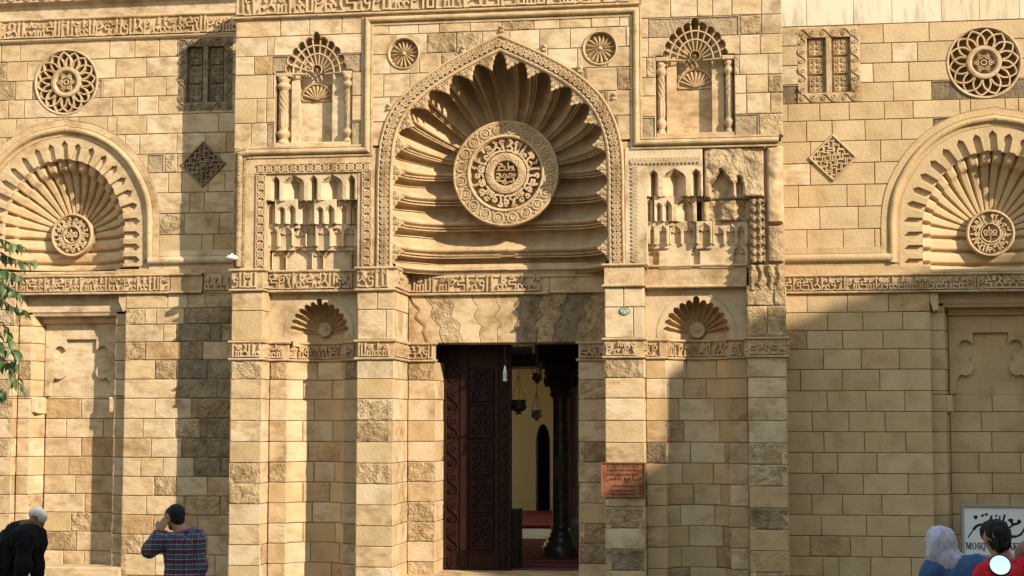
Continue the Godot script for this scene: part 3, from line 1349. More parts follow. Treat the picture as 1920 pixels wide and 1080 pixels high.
	put("hood_ribs", ribs, stone_m, root)
	rosette(root, hc + Vector2(0, ra * .1), rw * 0.17, z - 0.06, 10, stone_m)
	var imp := Mb.new()
	imp.block(Vector3(x0 - 0.0, yt - 0.005, -0.2), Vector3(c0 + 0.02, yt + 0.05, z - 0.006), 0.01)
	imp.block(Vector3(c1 - 0.02, yt - 0.005, -0.2), Vector3(x1 + 0.0, yt + 0.05, z - 0.006), 0.01)
	put("impost", imp, stone_m, root)
	return root


# the rayed hood over a low round-backed niche
func rayed_hood(parent: Node3D, c: Vector2, r: float, z: float, foot: float) -> void:
	var root := under("rayed_hood", parent)
	var m := Mb.new()
	var rays := 13
	var pts := PackedVector3Array()
	var T := [0.0, 0.05, 0.12, 0.22, 0.35, 0.5, 0.68, 0.85]
	for t in T:
		for k in rays * 8 + 1:
			var w := PI * 1.0 - PI * 1.0 * k / (rays * 8.0)
			var ph := fmod(k / 8.0, 1.0)
			var cusp := pow(sin(PI * ph), 0.6)
			var f = 1.0 - t
			var rr = r * f * (0.87 + 0.13 * cusp * (1.0 - t) + (0.10 if absf(w - PI / 2) < 0.12 else 0.0) * (1.0 - t))
			pts.append(Vector3(c.x + cos(w) * rr, c.y + sin(w) * rr * 1.03, z - 0.02 - r * 0.72 * sqrt(1.0 - f * f) - 0.075 * cusp * f * minf(1.0, t * 8.0)))
	m.grid(pts, rays * 8 + 1, T.size())
	put("hood", m, stone("carved"), root)
	var b := Mb.new()
	b.dish(PackedVector2Array([Vector2(r * .26, z - 0.6), Vector2(r * .25, z - 0.30), Vector2(r * .22, z - .27), Vector2(r * .19, z - .285), Vector2(r * .08, z - .285), Vector2(r * .06, z - .27), Vector2(0, z - .27)]), c + Vector2(0, r * 0.12), 24)
	put("boss", b, stone("carved"), root)
	var low := Mb.new()
	var arc := arc_plan(c.x - r * .86, c.x + r * .86, z - .012, .33, 16)
	var yb := foot - .06
	for k in arc.size() - 1:
		low.quad(Vector3(arc[k].x, c.y + .012, arc[k].y), Vector3(arc[k + 1].x, c.y + .012, arc[k + 1].y), Vector3(arc[k + 1].x, yb, arc[k + 1].y), Vector3(arc[k].x, yb, arc[k].y))
	put("springing_course", low, stone("carved"), root)



# ------------------------------------------------------------------ the projecting portal
const OLD := {"aged": 7.0, "rough": 3.0, "fresh": 1.5, "pale": 1.2, "brown": 0.3}
const OLDER := {"aged": 4.0, "rough": 4.5, "dark": 1.2, "brown": 0.5, "pale": 0.3}
const NEW := {"fresh": 8.0, "aged": 0.8}
const MIXED := {"fresh": 4.0, "aged": 5.0, "pale": 2.0, "rough": 0.4, "brown": 0.25}


func arc_plan(x0: float, x1: float, z: float, deep: float, n := 14) -> PackedVector2Array:
	var o := PackedVector2Array()
	for k in n + 1:
		var w := PI - PI * k / n
		o.append(Vector2((x0 + x1) / 2 + cos(w) * (x1 - x0) / 2, z - sin(w) * deep))
	return o


func build_portal() -> void:
	var root := thing("mosque_portal", "projecting stone mosque portal with fluted shell hood over its open doorway", "portal")
	# upright lines of the plan
	var xl := at(431, 800, 0).x
	var a1 := at(490, 800, 0).x
	var a2 := at(668, 800, 0).x
	var a3 := at(738, 700, 0).x
	var d0 := at(817, 760, Z_BAY).x
	var d1 := at(1085, 760, Z_BAY).x
	var b0 := at(1134, 700, 0).x
	var b1 := at(1208, 760, 0).x
	var b2 := at(1403, 760, 0).x
	var xr := at(1476, 760, 0).x
	var nl0 := at(538, 800, Z_NICHE).x
	var nl1 := at(644, 800, Z_NICHE).x
	var nr0 := at(1250, 800, Z_NICHE).x
	var nr1 := at(1368, 800, Z_NICHE).x

	var left_low := PackedVector2Array([Vector2(xl, Z_WING - .1), Vector2(xl, 0), Vector2(a1, 0), Vector2(a1, Z_NICHE)])
	left_low.append_array(arc_plan(nl0, nl1, Z_NICHE, 0.30))
	left_low.append_array(PackedVector2Array([Vector2(a2, Z_NICHE), Vector2(a2, 0), Vector2(a3, 0), Vector2(a3, Z_BAY), Vector2(d0, Z_BAY), Vector2(d0, Z_DOOR - .1)]))
	var right_low := PackedVector2Array([Vector2(d1, Z_DOOR - .1), Vector2(d1, Z_BAY), Vector2(b0, Z_BAY), Vector2(b0, 0), Vector2(b1, 0), Vector2(b1, Z_NICHE)])
	right_low.append_array(arc_plan(nr0, nr1, Z_NICHE, 0.30))
	right_low.append_array(PackedVector2Array([Vector2(b2, Z_NICHE), Vector2(b2, 0), Vector2(xr, 0), Vector2(xr, Z_WING - .1)]))
	var pl := Plan.new(left_low)
	var pr := Plan.new(right_low)

	# ---- below the second inscription
	var y_low := heights([675, 711, 748, 789, 829, 868, 907, 946, 985, 1023, 1062, 1102, 1141], 560, 0)
	y_low.append(0.0)
	var spots := []
	for q in [[460, 900, "rough"], [452, 925, "rough"], [700, 815, "rough"], [705, 895, "rough"], [715, 690, "pale"], [450, 690, "rough"], [1170, 960, "rough"], [1158, 1005, "rough"], [1190, 1005, "pale"], [1170, 1050, "dark"], [1440, 850, "rough"], [1440, 888, "rough"], [1458, 955, "dark"], [1420, 945, "fresh"], [1440, 1065, "brown"], [690, 930, "pale"]]:
		spots.append([at(q[0], q[1], 0), 0.0, q[2]])
	for q in [[800, 870, "rough"], [790, 965, "rough"], [790, 1010, "rough"], [800, 700, "rough"], [1110, 1000, "rough"], [1110, 1045, "dark"], [1110, 690, "aged"], [1110, 860, "rough"]]:
		spots.append([at(q[0], q[1], Z_BAY), Z_BAY, q[2]])
	for q in [[1235, 1000, "aged"], [520, 700, "rough"], [520, 880, "rough"], [520, 800, "aged"]]:
		spots.append([at(q[0], q[1], Z_NICHE), Z_NICHE, q[2]])
	courses(root, pl, y_low, [], MIXED, Vector2(0.28, 0.5), 0.0, -1.0, {"spots": spots})
	courses(root, pr, y_low, [], {"fresh": 3.0, "aged": 4.5, "pale": 1.0, "rough": 1.4, "dark": 0.15, "brown": 0.3}, Vector2(0.28, 0.5), 0.0, -1.0, {"spots": spots})
	# ---- second inscription
	var v1: float = at(560, 638, 0).y
	var v0: float = y_low[0]
	inscription(root, pl, 0.0, pl.length() - (Z_BAY - Z_DOOR + .1), v0, v1)
	inscription(root, pr, Z_BAY - Z_DOOR + .1, pr.length(), v0, v1)

	# ---- between the inscriptions
	var y_mid := heights([545, 582, 638], 560, 0)
	var left_pier := Plan.new(PackedVector2Array([Vector2(xl, Z_WING - .1), Vector2(xl, 0), Vector2(a1, 0), Vector2(a1, Z_NICHE)]))
	var left_inner := Plan.new(PackedVector2Array([Vector2(a2, Z_NICHE), Vector2(a2, 0), Vector2(a3, 0), Vector2(a3, Z_BAY)]))
	var right_inner := Plan.new(PackedVector2Array([Vector2(b0, Z_BAY), Vector2(b0, 0), Vector2(b1, 0), Vector2(b1, Z_NICHE)]))
	var right_pier := Plan.new(PackedVector2Array([Vector2(b2, Z_NICHE), Vector2(b2, 0), Vector2(xr, 0), Vector2(xr, Z_WING - .1)]))
	for p in [left_pier, left_inner, right_inner]:
		courses(root, p, y_mid, [], {"aged": 4.0, "pale": 2.0, "fresh": 1.0}, Vector2(0.2, 0.4))
	courses(root, right_pier, y_mid, [], {"rough": 4.0, "aged": 1.0}, Vector2(0.2, 0.4))
	for s in [[a1, a2, at(598, 623, Z_NICHE), 0.41], [b1, b2, at(1306, 625, Z_NICHE), 0.435]]:
		var c: Vector2 = s[2]
		var r: float = s[3]
		var plate := Mb.new()
		var top: float = y_mid[0] + 0.02
		var hole := PackedVector2Array()
		for k in 27 * 4 + 1:
			var w := PI * k / (27.0 * 4)
			var ph := absf(sin(13 * w))
			hole.append(c + Vector2(cos(w), sin(w) * 1.03) * r * (0.84 + 0.13 * pow(ph, 0.6) + (0.09 if absf(w - PI / 2) < 0.1 else 0.0)))
		var edge := PackedVector2Array([Vector2(s[0] - .02, v1), Vector2(s[0] - .02, top), Vector2(s[1] + .02, top), Vector2(s[1] + .02, v1), Vector2(c.x + r * .84, v1)])
		hole[0] = Vector2(c.x + r * .84, c.y)
		edge.append_array(hole)
		edge.append(Vector2(c.x - r * .84, v1))
		plate.prism(edge, Z_NICHE, Z_NICHE - 0.06, 0.0)
		put("hood_slab", plate, stone("pale"), root)
		var line := Mb.new()
		stroke(line, ring(c, r * 1.13, r * 1.17, 30, -0.1, PI + 0.1), 0.008, flat(Vector2.ZERO, Vector2(1, 0), Z_NICHE), 0, 0.007)
		put("arch_line", line, stone("carved"), root)
		rayed_hood(root, c, r, Z_NICHE, v1)

	# ---- first inscription, and plain mending strips where it is lost
	var w1: float = at(560, 503, 0).y
	var w0: float = at(560, 545, 0).y
	inscription(root, Plan.new(PackedVector2Array([Vector2(xl, Z_WING - .1), Vector2(xl, 0.01), Vector2(a1, 0.01), Vector2(a1, -.24)])), 0.0, .63 + .1 + a1 - xl + 0.24, w0, w1)
	inscription(root, Plan.new(PackedVector2Array([Vector2(a1, -.24), Vector2(a2, -.24)])), 0, a2 - a1, w0, w1)
	var ins := Plan.new(PackedVector2Array([Vector2(a2, -.24), Vector2(a2, 0.01), Vector2(a3, 0.01), Vector2(a3, Z_BAY + .02), Vector2(at(1030, 530, Z_BAY).x, Z_BAY + .02)]))
	inscription(root, ins, 0, ins.length(), at(720, 545, 0).y, at(720, 500, 0).y)
	inscription(root, Plan.new(PackedVector2Array([Vector2(at(1031, 530, Z_BAY).x, Z_BAY + .02), Vector2(b0, Z_BAY + .02)])), 0, b0 - at(1031, 530, Z_BAY).x, w0, w1, false)
	inscription(root, Plan.new(PackedVector2Array([Vector2(b0, Z_BAY), Vector2(b0, 0.012), Vector2(b1, 0.012), Vector2(b1, -.24)])), 0, -Z_BAY + b1 - b0 + .24, w0, w1, false)
	inscription(root, Plan.new(PackedVector2Array([Vector2(b1, -.24), Vector2(b2, -.24)])), 0, b2 - b1, w0, w1, false)
	# underside of the stalactites over the niches
	for q in [[a1, a2], [b1, b2]]:
		var shelf := Mb.new()
		shelf.box(Vector3(q[0], w0 - .01, Z_NICHE - .1), Vector3(q[1], w1, -.26))
		put("niche_head", shelf, stone("aged"), root)

	build_lintel(root, a3, b0, v1)
	build_shell(root, a3, b0)
	build_portal_top(root, xl, xr, w1)
	join_small_stones(root)


func build_lintel(root: Node3D, a3: float, b0: float, v1: float) -> void:
	# joggled voussoirs
	var top := at(900, 549, Z_BAY).y
	var bot := at(900, 643, Z_BAY).y
	var lines := [[763, 763], [770, 806], [797, 833], [838, 870], [886, 904], [932, 935], [968, 967], [1017, 1003], [1062, 1033], [1110, 1072], [1134, 1134]]
	var edges := []
	for k in lines.size():
		var x1 := at(lines[k][0], 549, Z_BAY).x
		var x0 := at(lines[k][1], 643, Z_BAY).x
		if k == 0: x1 = a3; x0 = a3
		if k == lines.size() - 1: x1 = b0; x0 = b0
		var p := PackedVector2Array()
		for j in 41:
			var f := j / 40.0
			var q := Vector2(lerpf(x1, x0, f), lerpf(top, bot, f))
			if k > 0 and k < lines.size() - 1:
				var s := 1.0 if k <= 5 else -1.0
				q.x += s * ((0.05 + .008 * sin(k * 2.3)) * exp(-pow((f - 0.28 - .03 * sin(k * 1.7)) / 0.07, 2)) - 0.03 * exp(-pow((f - 0.47) / 0.06, 2)) + (0.05 + .01 * sin(k * 3.1)) * exp(-pow((f - 0.66 + .03 * sin(k * 2.9)) / 0.07, 2)) - .02)
			p.append(q)
		edges.append(p)
	for k in edges.size() - 1:
		var poly: PackedVector2Array = edges[k].duplicate()
		var r: PackedVector2Array = edges[k + 1].duplicate()
		r.reverse()
		poly.append_array(r)
		poly = tidy(poly)
		if Mb.area(poly) > 0:
			poly.reverse()
		poly = Mb.inset(poly, 0.003)
		var m := Mb.new()
		m.prism(poly, Z_BAY + rnd(-.006, .006), Z_DOOR - 0.02, 0.005, Vector2(rnd(-.012, .012), rnd(-.01, .01)))
		put("voussoir", m, stone(["aged", "aged", "rough", "aged", "aged", "aged", "dark", "rough", "dark", "rough"][k]), root)
	var back := Mb.new()
	back.box(Vector3(a3, bot + .004, Z_DOOR - 0.03), Vector3(b0, top, Z_BAY - 0.02))
	put("lintel_core", back, stone("aged"), root)


func shell_rim() -> PackedVector2Array:
	var l := survey([735, 502, 736, 440, 736, 380, 737, 320, 743, 262, 760, 218, 790, 184, 832, 153, 882, 124, 937, 96], 0)
	var foot := (l[0].y + at(1142, 502, 0).y) / 2
	l[0].y = foot
	var r := survey([937, 96, 996, 122, 1045, 148, 1086, 178, 1115, 213, 1134, 262, 1140, 320, 1140, 380, 1141, 440, 1142, 502], 0)
	r[r.size() - 1].y = foot
	var o := smooth_path(l, 5)
	var q := smooth_path(r, 5)
	q.remove_at(0)
	o.append_array(q)
	return o


func build_shell(root: Node3D, a3: float, b0: float) -> void:
	var rim := shell_rim()
	var total := path_length(rim)
	var marks := [733, 468, 733, 417, 734, 366, 736, 320, 740, 271, 757, 227, 789, 190, 830, 158, 874, 131, 912, 111, 960, 109, 999, 128, 1046, 151, 1085, 181, 1117, 218, 1136, 267, 1138, 318, 1138, 366, 1138, 413, 1138, 468]
	var cuts := [0.0]
	for k in range(0, marks.size(), 2):
		cuts.append(run_of(rim, at(marks[k], marks[k + 1], 0)))
	cuts.append(total)
	var last := cuts.size() - 1
	for k in range(1, 5):
		var l := point_on(rim, cuts[k])
		var r := point_on(rim, cuts[last - k])
		var y := (l.y + r.y) / 2
		cuts[k] = run_of(rim, Vector2(l.x, y))
		cuts[last - k] = run_of(rim, Vector2(r.x, y))
	var core := at(948, 322, -.6)
	var apex_s := run_of(rim, at(937, 96, 0))
	# section of one flute from its upper rib to the lower: undercut, hollow, roll, two fillets
	var shape := [[0.0, 0.0], [0.025, -0.35], [0.05, -0.85], [0.12, -1.0], [0.24, -0.93], [0.38, -0.74], [0.52, -0.40], [0.62, -0.02], [0.71, 0.22], [0.79, 0.26], [0.85, 0.10], [0.87, -0.1], [0.905, -0.1], [0.92, 0.05], [0.935, -0.12], [0.965, -0.1], [1.0, 0.0]]
	fluted_hood(root, "shell_hood", rim, cuts, core, at(948, 318, 0).y, -0.03, 0.80, 0.62, 0.175, shape, stone("carved"), apex_s, 0.06)
	# fillets run along every rib
	for k in range(1, cuts.size() - 1):
		var fl := Mb.new()
		for off in [-.018, .018]:
			fl.tube(hood_line(rim, float(cuts[k]) + off, core, at(948, 318, 0).y, -.03, .80, .62, .06, .02), .011, .006, 6, false)
		put("rib_fillet", fl, stone("carved"), root)
	# pierced brackets that close the flutes at the rim
	for k in range(1, cuts.size() - 1):
		var s: float = cuts[k]
		var p := point_on(rim, s)
		var d := (point_on(rim, s + .01) - point_on(rim, s - .01)).normalized()
		var inn := Vector2(d.y, -d.x)
		var hw := 0.15
		var deep := 0.175
		if k < 5 or k > cuts.size() - 6:
			hw = 0.155; deep = 0.15
		var poly := PackedVector2Array()
		for q in [[-1.0, -.02], [-1.0, .06], [-.72, .16], [-.6, .34], [-.42, .4], [-.36, .6], [-.2, .68], [-.1, .92], [0, 1.0], [.1, .92], [.2, .68], [.36, .6], [.42, .4], [.6, .34], [.72, .16], [1.0, .06], [1.0, -.02]]:
			poly.append(point_on(rim, s + q[0] * hw) * (1.0 - clampf(q[1], 0, 1) * 0.999) + (p + d * q[0] * hw) * clampf(q[1], 0, 1) * 0.999 + inn * q[1] * deep)
		var m := Mb.new()
		m.prism(poly, -0.005, -0.05, 0.006)
		var b := put("pierced_bracket", m, stone("carved"), root)
		var r := Mb.new()
		var f := flat(p, d, -0.005)
		var sg := -1.0
		for q in [[-.4, .16, .4], [.4, .16, -.4], [0, .5, .4], [0, .22, -.4]]:
			stroke(r, curl(Vector2(q[0] * hw, sg * q[1] * deep), deep * .17, 1.2, q[2] * 4, 8), 0.006, f, -0.001, 0.012)
		put("leaf_carving", r, stone("carved"), b)
	# arch band with its chain of loops
	var m2 := Mb.new()
	m2.sweep(rim, PackedVector2Array([Vector2(-.002, -0.06), Vector2(-.002, 0.012), Vector2(.004, 0.022), Vector2(.022, 0.03), Vector2(.036, 0.026), Vector2(.04, 0.006), Vector2(.168, 0.006), Vector2(.172, 0.026), Vector2(.186, 0.032), Vector2(.202, 0.024), Vector2(.206, -0.02)]), false, false)
	var band := put("arch_band", m2, stone("carved"), root)
	var c := Mb.new()
	chain(c, total, 0.046, 0.162, along_path(rim, 0.0), 0.0115, 0.004, 0.042, 0.62)
	put("chain_carving", c, stone("carved"), band)
	# bosses beside the arch
	for q in [[940, 55], [868, 93], [1020, 90], [1087, 130], [1151, 181], [729, 201]]:
		var o := at(q[0], q[1], 0)
		var l := Mb.new()
		l.block(Vector3(o.x - .036, o.y - .05, -.05), Vector3(o.x + .036, o.y + .045, .014), 0.012)
		l.ball(Vector3(o.x + .004, o.y + .022, .012), Vector3(.024, .024, .028), 8, 6)
		l.ball(Vector3(o.x - .010, o.y - .026, .012), Vector3(.020, .022, .028), 8, 6)
		put("worn_boss", l, stone("rough"), root)
	build_medallion(root, at(948, 325, -.56), at(1048, 325, -.56).x - at(948, 325, -.56).x)
	# soffit and cornice under the shell
	var cor := Mb.new()
	var y1 := at(940, 501, Z_BAY + .1).y
	var y0 := at(940, 516, Z_BAY + .1).y
	cor.box(Vector3(a3 - .02, y0 - .02, Z_BAY - .3), Vector3(b0 + .02, y1 + .05, Z_BAY + .045))
	cor.sweep(PackedVector2Array([Vector2(a3, y1), Vector2(b0, y1)]), PackedVector2Array([Vector2(.03, Z_BAY + .04), Vector2(.02, Z_BAY + .075), Vector2(0, Z_BAY + .085), Vector2(-.02, Z_BAY + .075), Vector2(-.03, Z_BAY + .04)]))
	put("shell_cornice", cor, stone("carved"), root)


func build_medallion(root: Node3D, c: Vector2, r: float) -> void:
	var z := -0.56
	var m := Mb.new()
	m.dish(PackedVector2Array([Vector2(r * .8, z - .40), Vector2(r * .97, z - .12), Vector2(r, z - .10), Vector2(r, z + .0), Vector2(r * .985, z + .018), Vector2(r * .955, z + .02), Vector2(r * .945, z), Vector2(r * .735, z), Vector2(r * .73, z + .022), Vector2(r * .70, z + .03), Vector2(r * .67, z + .02), Vector2(r * .66, z - .09), Vector2(r * .40, z - .09), Vector2(r * .385, z + .01), Vector2(r * .37, z + .02), Vector2(r * .25, z + .02), Vector2(r * .235, z + .01), Vector2(r * .23, z - .09), Vector2(0, z - .09)]), c, 72)
	var o := put("medallion", m, stone("carved"), root)
	var s := Mb.new()
	var n := 20
	for k in n:
		var w := TAU * (k + .5) / n
		var q := c + Vector2(cos(w), sin(w)) * r * .84
		stroke(s, ring(q, r * .093, r * .093, 14), r * .016, flat(Vector2.ZERO, Vector2(1, 0), z), -.002, .02, true)
		stroke(s, curl(q, r * .06, 1.2 if k % 2 else -1.1, w + rnd(0, 3), 9), r * .014, flat(Vector2.ZERO, Vector2(1, 0), z), -.002, .018)
		stroke(s, ring(q + Vector2(cos(w), sin(w)) * r * .02, r * .03, r * .03, 6), r * .012, flat(Vector2.ZERO, Vector2(1, 0), z), -.002, .016, true)
		var w2 := TAU * k / n
		for e in [.77, .92]:
			stroke(s, curl(c + Vector2(cos(w2), sin(w2)) * r * e, r * .028, .8, w2, 6), r * .012, flat(Vector2.ZERO, Vector2(1, 0), z), -.002, .016)
	put("scroll_carving", s, stone("carved"), o)
	var l := Mb.new()
	var rm := r * .53
	lettering(l, TAU * rm, r * .41, r * .655, around(c, rm, z - .06, PI * .5), r * .026, -.03, .065, 1.0)
	put("lettering", l, stone("carved"), o)
	var t := Mb.new()
	scroll(t, TAU * r * .31, r * .26, r * .36, around(c, r * .31, z + .018), r * .010, -.002, .010)
	put("ring_carving", t, stone("carved"), o)
	# the two names in the middle
	var q := Mb.new()
	var f := flat(c, Vector2(1, 0), z - .08)
	var k := r * .23
	var rows := [
		[[-.72, .28, -.1, .28, -.1, .55, -.35, .55], [.0, .28, .75, .28], [.2, .28, .2, .95], [-.55, .28, -.55, .75], [.62, .28, .62, .62]],
		[[-.8, -.3, .7, -.3], [-.5, -.3, -.5, -.02, -.75, -.02], [.0, -.3, -.12, -.6, -.5, -.62], [.55, -.3, .75, -.62, .3, -.7]],
		[[-.3, -.75, .2, -.75], [-.05, -.55, -.05, -.9]]]
	for row in rows:
		for p in row:
			var a := PackedVector2Array()
			for j in range(0, p.size(), 2):
				a.append(Vector2(p[j], p[j + 1]) * k)
			stroke(q, a, k * .075, f, -.015, .075)
	for e in [[-.42, .68, .13], [.42, .42, .13], [-.1, -.16, .12], [.38, -.14, .13], [.66, -.16, .1], [-.62, -.5, .11]]:
		stroke(q, ring(Vector2(e[0], e[1]) * k, e[2] * k, e[2] * k, 9), k * .065, f, -.015, .075, true)
	put("lettering", q, stone("carved"), o)


func build_portal_top(root: Node3D, xl: float, xr: float, w1: float) -> void:
	var y_roll_l := at(570, 284, 0).y
	var y_roll_r := at(1330, 266, 0).y
	var y_roll := (y_roll_l + y_roll_r) / 2
	var y_top := at(700, 28, 0).y
	var x_fl := at(689, 160, 0).x
	var x_fr := at(1193, 150, 0).x
	var rim := shell_rim()
	var outer := path_offset(rim, 0.2)
	var arch := outer.duplicate()
	# ---- ashlar above the roll moulding, pierced by the niches, the rosettes and the arch
	var nl := {"x0": 515, "x1": 659, "c0": 541, "c1": 644, "b0": 565, "b1": 627, "xc": 590, "yt": 141, "yb": 266, "fx": 596, "fy": 189, "fr": 27, "hx": 592, "hy": 136, "ha": 66, "hw": 53}
	var nr := {"x0": 1230, "x1": 1378, "c0": 1250, "c1": 1358, "b0": 1270, "b1": 1336, "xc": 1304, "yt": 112, "yb": 248, "fx": 1304, "fy": 165, "fr": 31, "hx": 1303, "hy": 110, "ha": 38, "hw": 57}
	var holes := []
	for f in [nl, nr]:
		var c := at(f.hx, f.hy, 0)
		var ra := at(f.hx, f.ha, 0).y - c.y
		var rw := at(f.hx + f.hw, f.hy, 0).x - c.x
		var h := PackedVector2Array()
		for k in 89:
			var w := PI - PI * k / 88.0
			var ph := absf(sin(PI * k / 8.0))
			var keel := 1.0 + 0.14 * exp(-pow((w - PI / 2) / 0.16, 2.0))
			h.append(c + Vector2(cos(w) * rw, sin(w) * ra * .88) * (1.0 + (0.10 * pow(ph, 0.6) - 0.02)) * keel)
		var yb := at(f.xc, f.yb, 0).y
		var yt := at(f.xc, f.yt, 0).y
		var x0 := at(f.x0, f.yb, 0).x
		var x1 := at(f.x1, f.yb, 0).x
		h.append_array(PackedVector2Array([Vector2(c.x + rw, yt + .06), Vector2(x1, yt + .06), Vector2(x1, yb - .07), Vector2(x0, yb - .07), Vector2(x0, yt + .06), Vector2(c.x - rw, yt + .06)]))
		holes.append(h)
		small_niche(root, f)
	var ros := [[at(757, 100, 0), 0.205], [at(1125, 90, 0), 0.215]]
	for r in ros:
		holes.append(circle_poly(r[0], r[1] * 1.02, 28))
		rosette(root, r[0], r[1], 0.0, 16, stone("carved"))
	var below := arch.duplicate()
	below.append(Vector2(below[below.size() - 1].x, w1 - 1.0))
	below.insert(0, Vector2(below[0].x, w1 - 1.0))
	holes.append(below)
	var ys := [y_top + 0.004, at(700, 66, 0).y, at(700, 103, 0).y, at(700, 140, 0).y, at(700, 183, 0).y, at(700, 229, 0).y, y_roll + .05]
	var ys_left := [y_top + 0.004, at(480, 70, 0).y, at(480, 106, 0).y, at(480, 141, 0).y, at(480, 185, 0).y, at(480, 231, 0).y, y_roll + .05]
	var jl := joints_x([[525, 580, 640], [501, 513, 682], [476, 511, 683], [500, 512, 684], [481, 499, 684], [470, 500, 684]], [50, 85, 120, 160, 205, 250], 0)
	pierced(root, 0, xl, x_fl - .05, ys_left, jl, holes, {"aged": 5.0, "pale": 2.0, "fresh": 1.0, "brown": 0.6})
	pierced(root, 0, x_fl - .05, x_fr + .05, ys, [], holes, {"aged": 5.0, "rough": 1.0, "pale": 1.0}, Vector2(.26, .42))
	var jr := joints_x([[1257, 1307, 1336, 1372, 1428], [1215, 1387, 1428], [1215, 1387, 1425], [1212, 1386, 1440], [1205, 1399, 1440], [1205, 1400, 1445]], [20, 55, 80, 115, 160, 210], 0)
	var ys_r := [at(1400, -10, 0).y, at(1400, 28, 0).y, at(1400, 65, 0).y, at(1400, 102, 0).y, at(1400, 140, 0).y, at(1400, 175, 0).y, at(1400, 214, 0).y, y_roll + .05]
	pierced(root, 0, x_fr + .05, xr, ys_r, jr, holes, {"aged": 6.0, "rough": 1.6, "pale": 1.0}, Vector2(.3, .5))
	# ---- great inscription at the top
	var y_band := at(700, 28, 0).y
	var top := Plan.new(PackedVector2Array([Vector2(xl, Z_WING), Vector2(xl, 0.02), Vector2(x_fr + .05, 0.02)]))
	inscription(root, top, 0, top.length(), y_band, y_band + .36)
	# ---- roll moulding framing the top
	var roll := PackedVector2Array()
	for k in 9:
		var w := PI * k / 8.0
		roll.append(Vector2(-cos(w) * .042, sin(w) * .06))
	var full := PackedVector2Array([Vector2(-.075, -.02), Vector2(-.075, .012), Vector2(-.05, .014)])
	full.append_array(roll)
	full.append_array(PackedVector2Array([Vector2(.05, .014), Vector2(.075, .012), Vector2(.075, -.02)]))
	var yt2 := at(940, 29, 0).y
	var path := PackedVector2Array([Vector2(at(462, 288, 0).x, y_roll), Vector2(x_fl, y_roll), Vector2(x_fl, yt2), Vector2(x_fr, yt2), Vector2(x_fr, y_roll), Vector2(at(1460, 262, 0).x, y_roll)])
	var fr := Mb.new()
	fr.sweep(path, full, false, false)
	put("roll_moulding", fr, stone("aged"), root)
	var xw := at(449, 400, 0).x
	var fr2 := Mb.new()
	fr2.sweep(PackedVector2Array([Vector2(xw, w1 + .03), Vector2(xw, y_roll - .02), Vector2(at(474, 288, 0).x, y_roll)]), full, false, false)
	put("roll_moulding", fr2, stone("rough"), root)
	# ---- stalactite panels and their knotted borders
	var px := func(x: float) -> float: return at(x, 400, 0).x
	var yt3 := y_roll - .07
	for q in [[688, 716], [1162, 1186]]:
		var strip := Mb.new()
		strip.box(Vector3(px.call(q[0]), w1 - .01, -.3), Vector3(px.call(q[1]), yt3 + .1, -.018))
		put("frame_backing", strip, stone("aged"), root)
	var frame_l := Mb.new()
	var x0: float = px.call(498)
	var x1: float = px.call(670)
	var y1 := at(580, 324, 0).y
	frame_l.block(Vector3(xl + .002, y1, -.3), Vector3(px.call(703), yt3 + .02, -.006), 0.004)
	frame_l.block(Vector3(xl + .002, w1 - .01, -.3), Vector3(x0, y1 - .001, -.004), 0.004)
	frame_l.block(Vector3(x1, w1 - .01, -.3), Vector3(px.call(703), y1 - .001, -.004), 0.004)
	var fl := put("panel_frame", frame_l, stone("carved"), root)
	var k1 := Mb.new()
	var bx0: float = px.call(481)
	var bx1: float = px.call(696)
	var by1 := at(580, 307, 0).y
	var bw := 0.115
	strapwork(k1, bx1 - bx0, 0.0, bw, flat(Vector2(bx0, by1 - bw), Vector2(1, 0), -.004), 0.0095, -.002, .024)
	strapwork(k1, by1 - bw - .01 - w1 - .02, 0.0, bw, flat(Vector2(bx0 + bw, w1 + .02), Vector2(0, 1), -.004), 0.0095, -.002, .024)
	strapwork(k1, by1 - bw - .01 - w1 - .02, 0.0, bw, flat(Vector2(bx1, w1 + .02), Vector2(0, 1), -.004), 0.0095, -.002, .024)
	put("strapwork", k1, stone("carved"), fl)
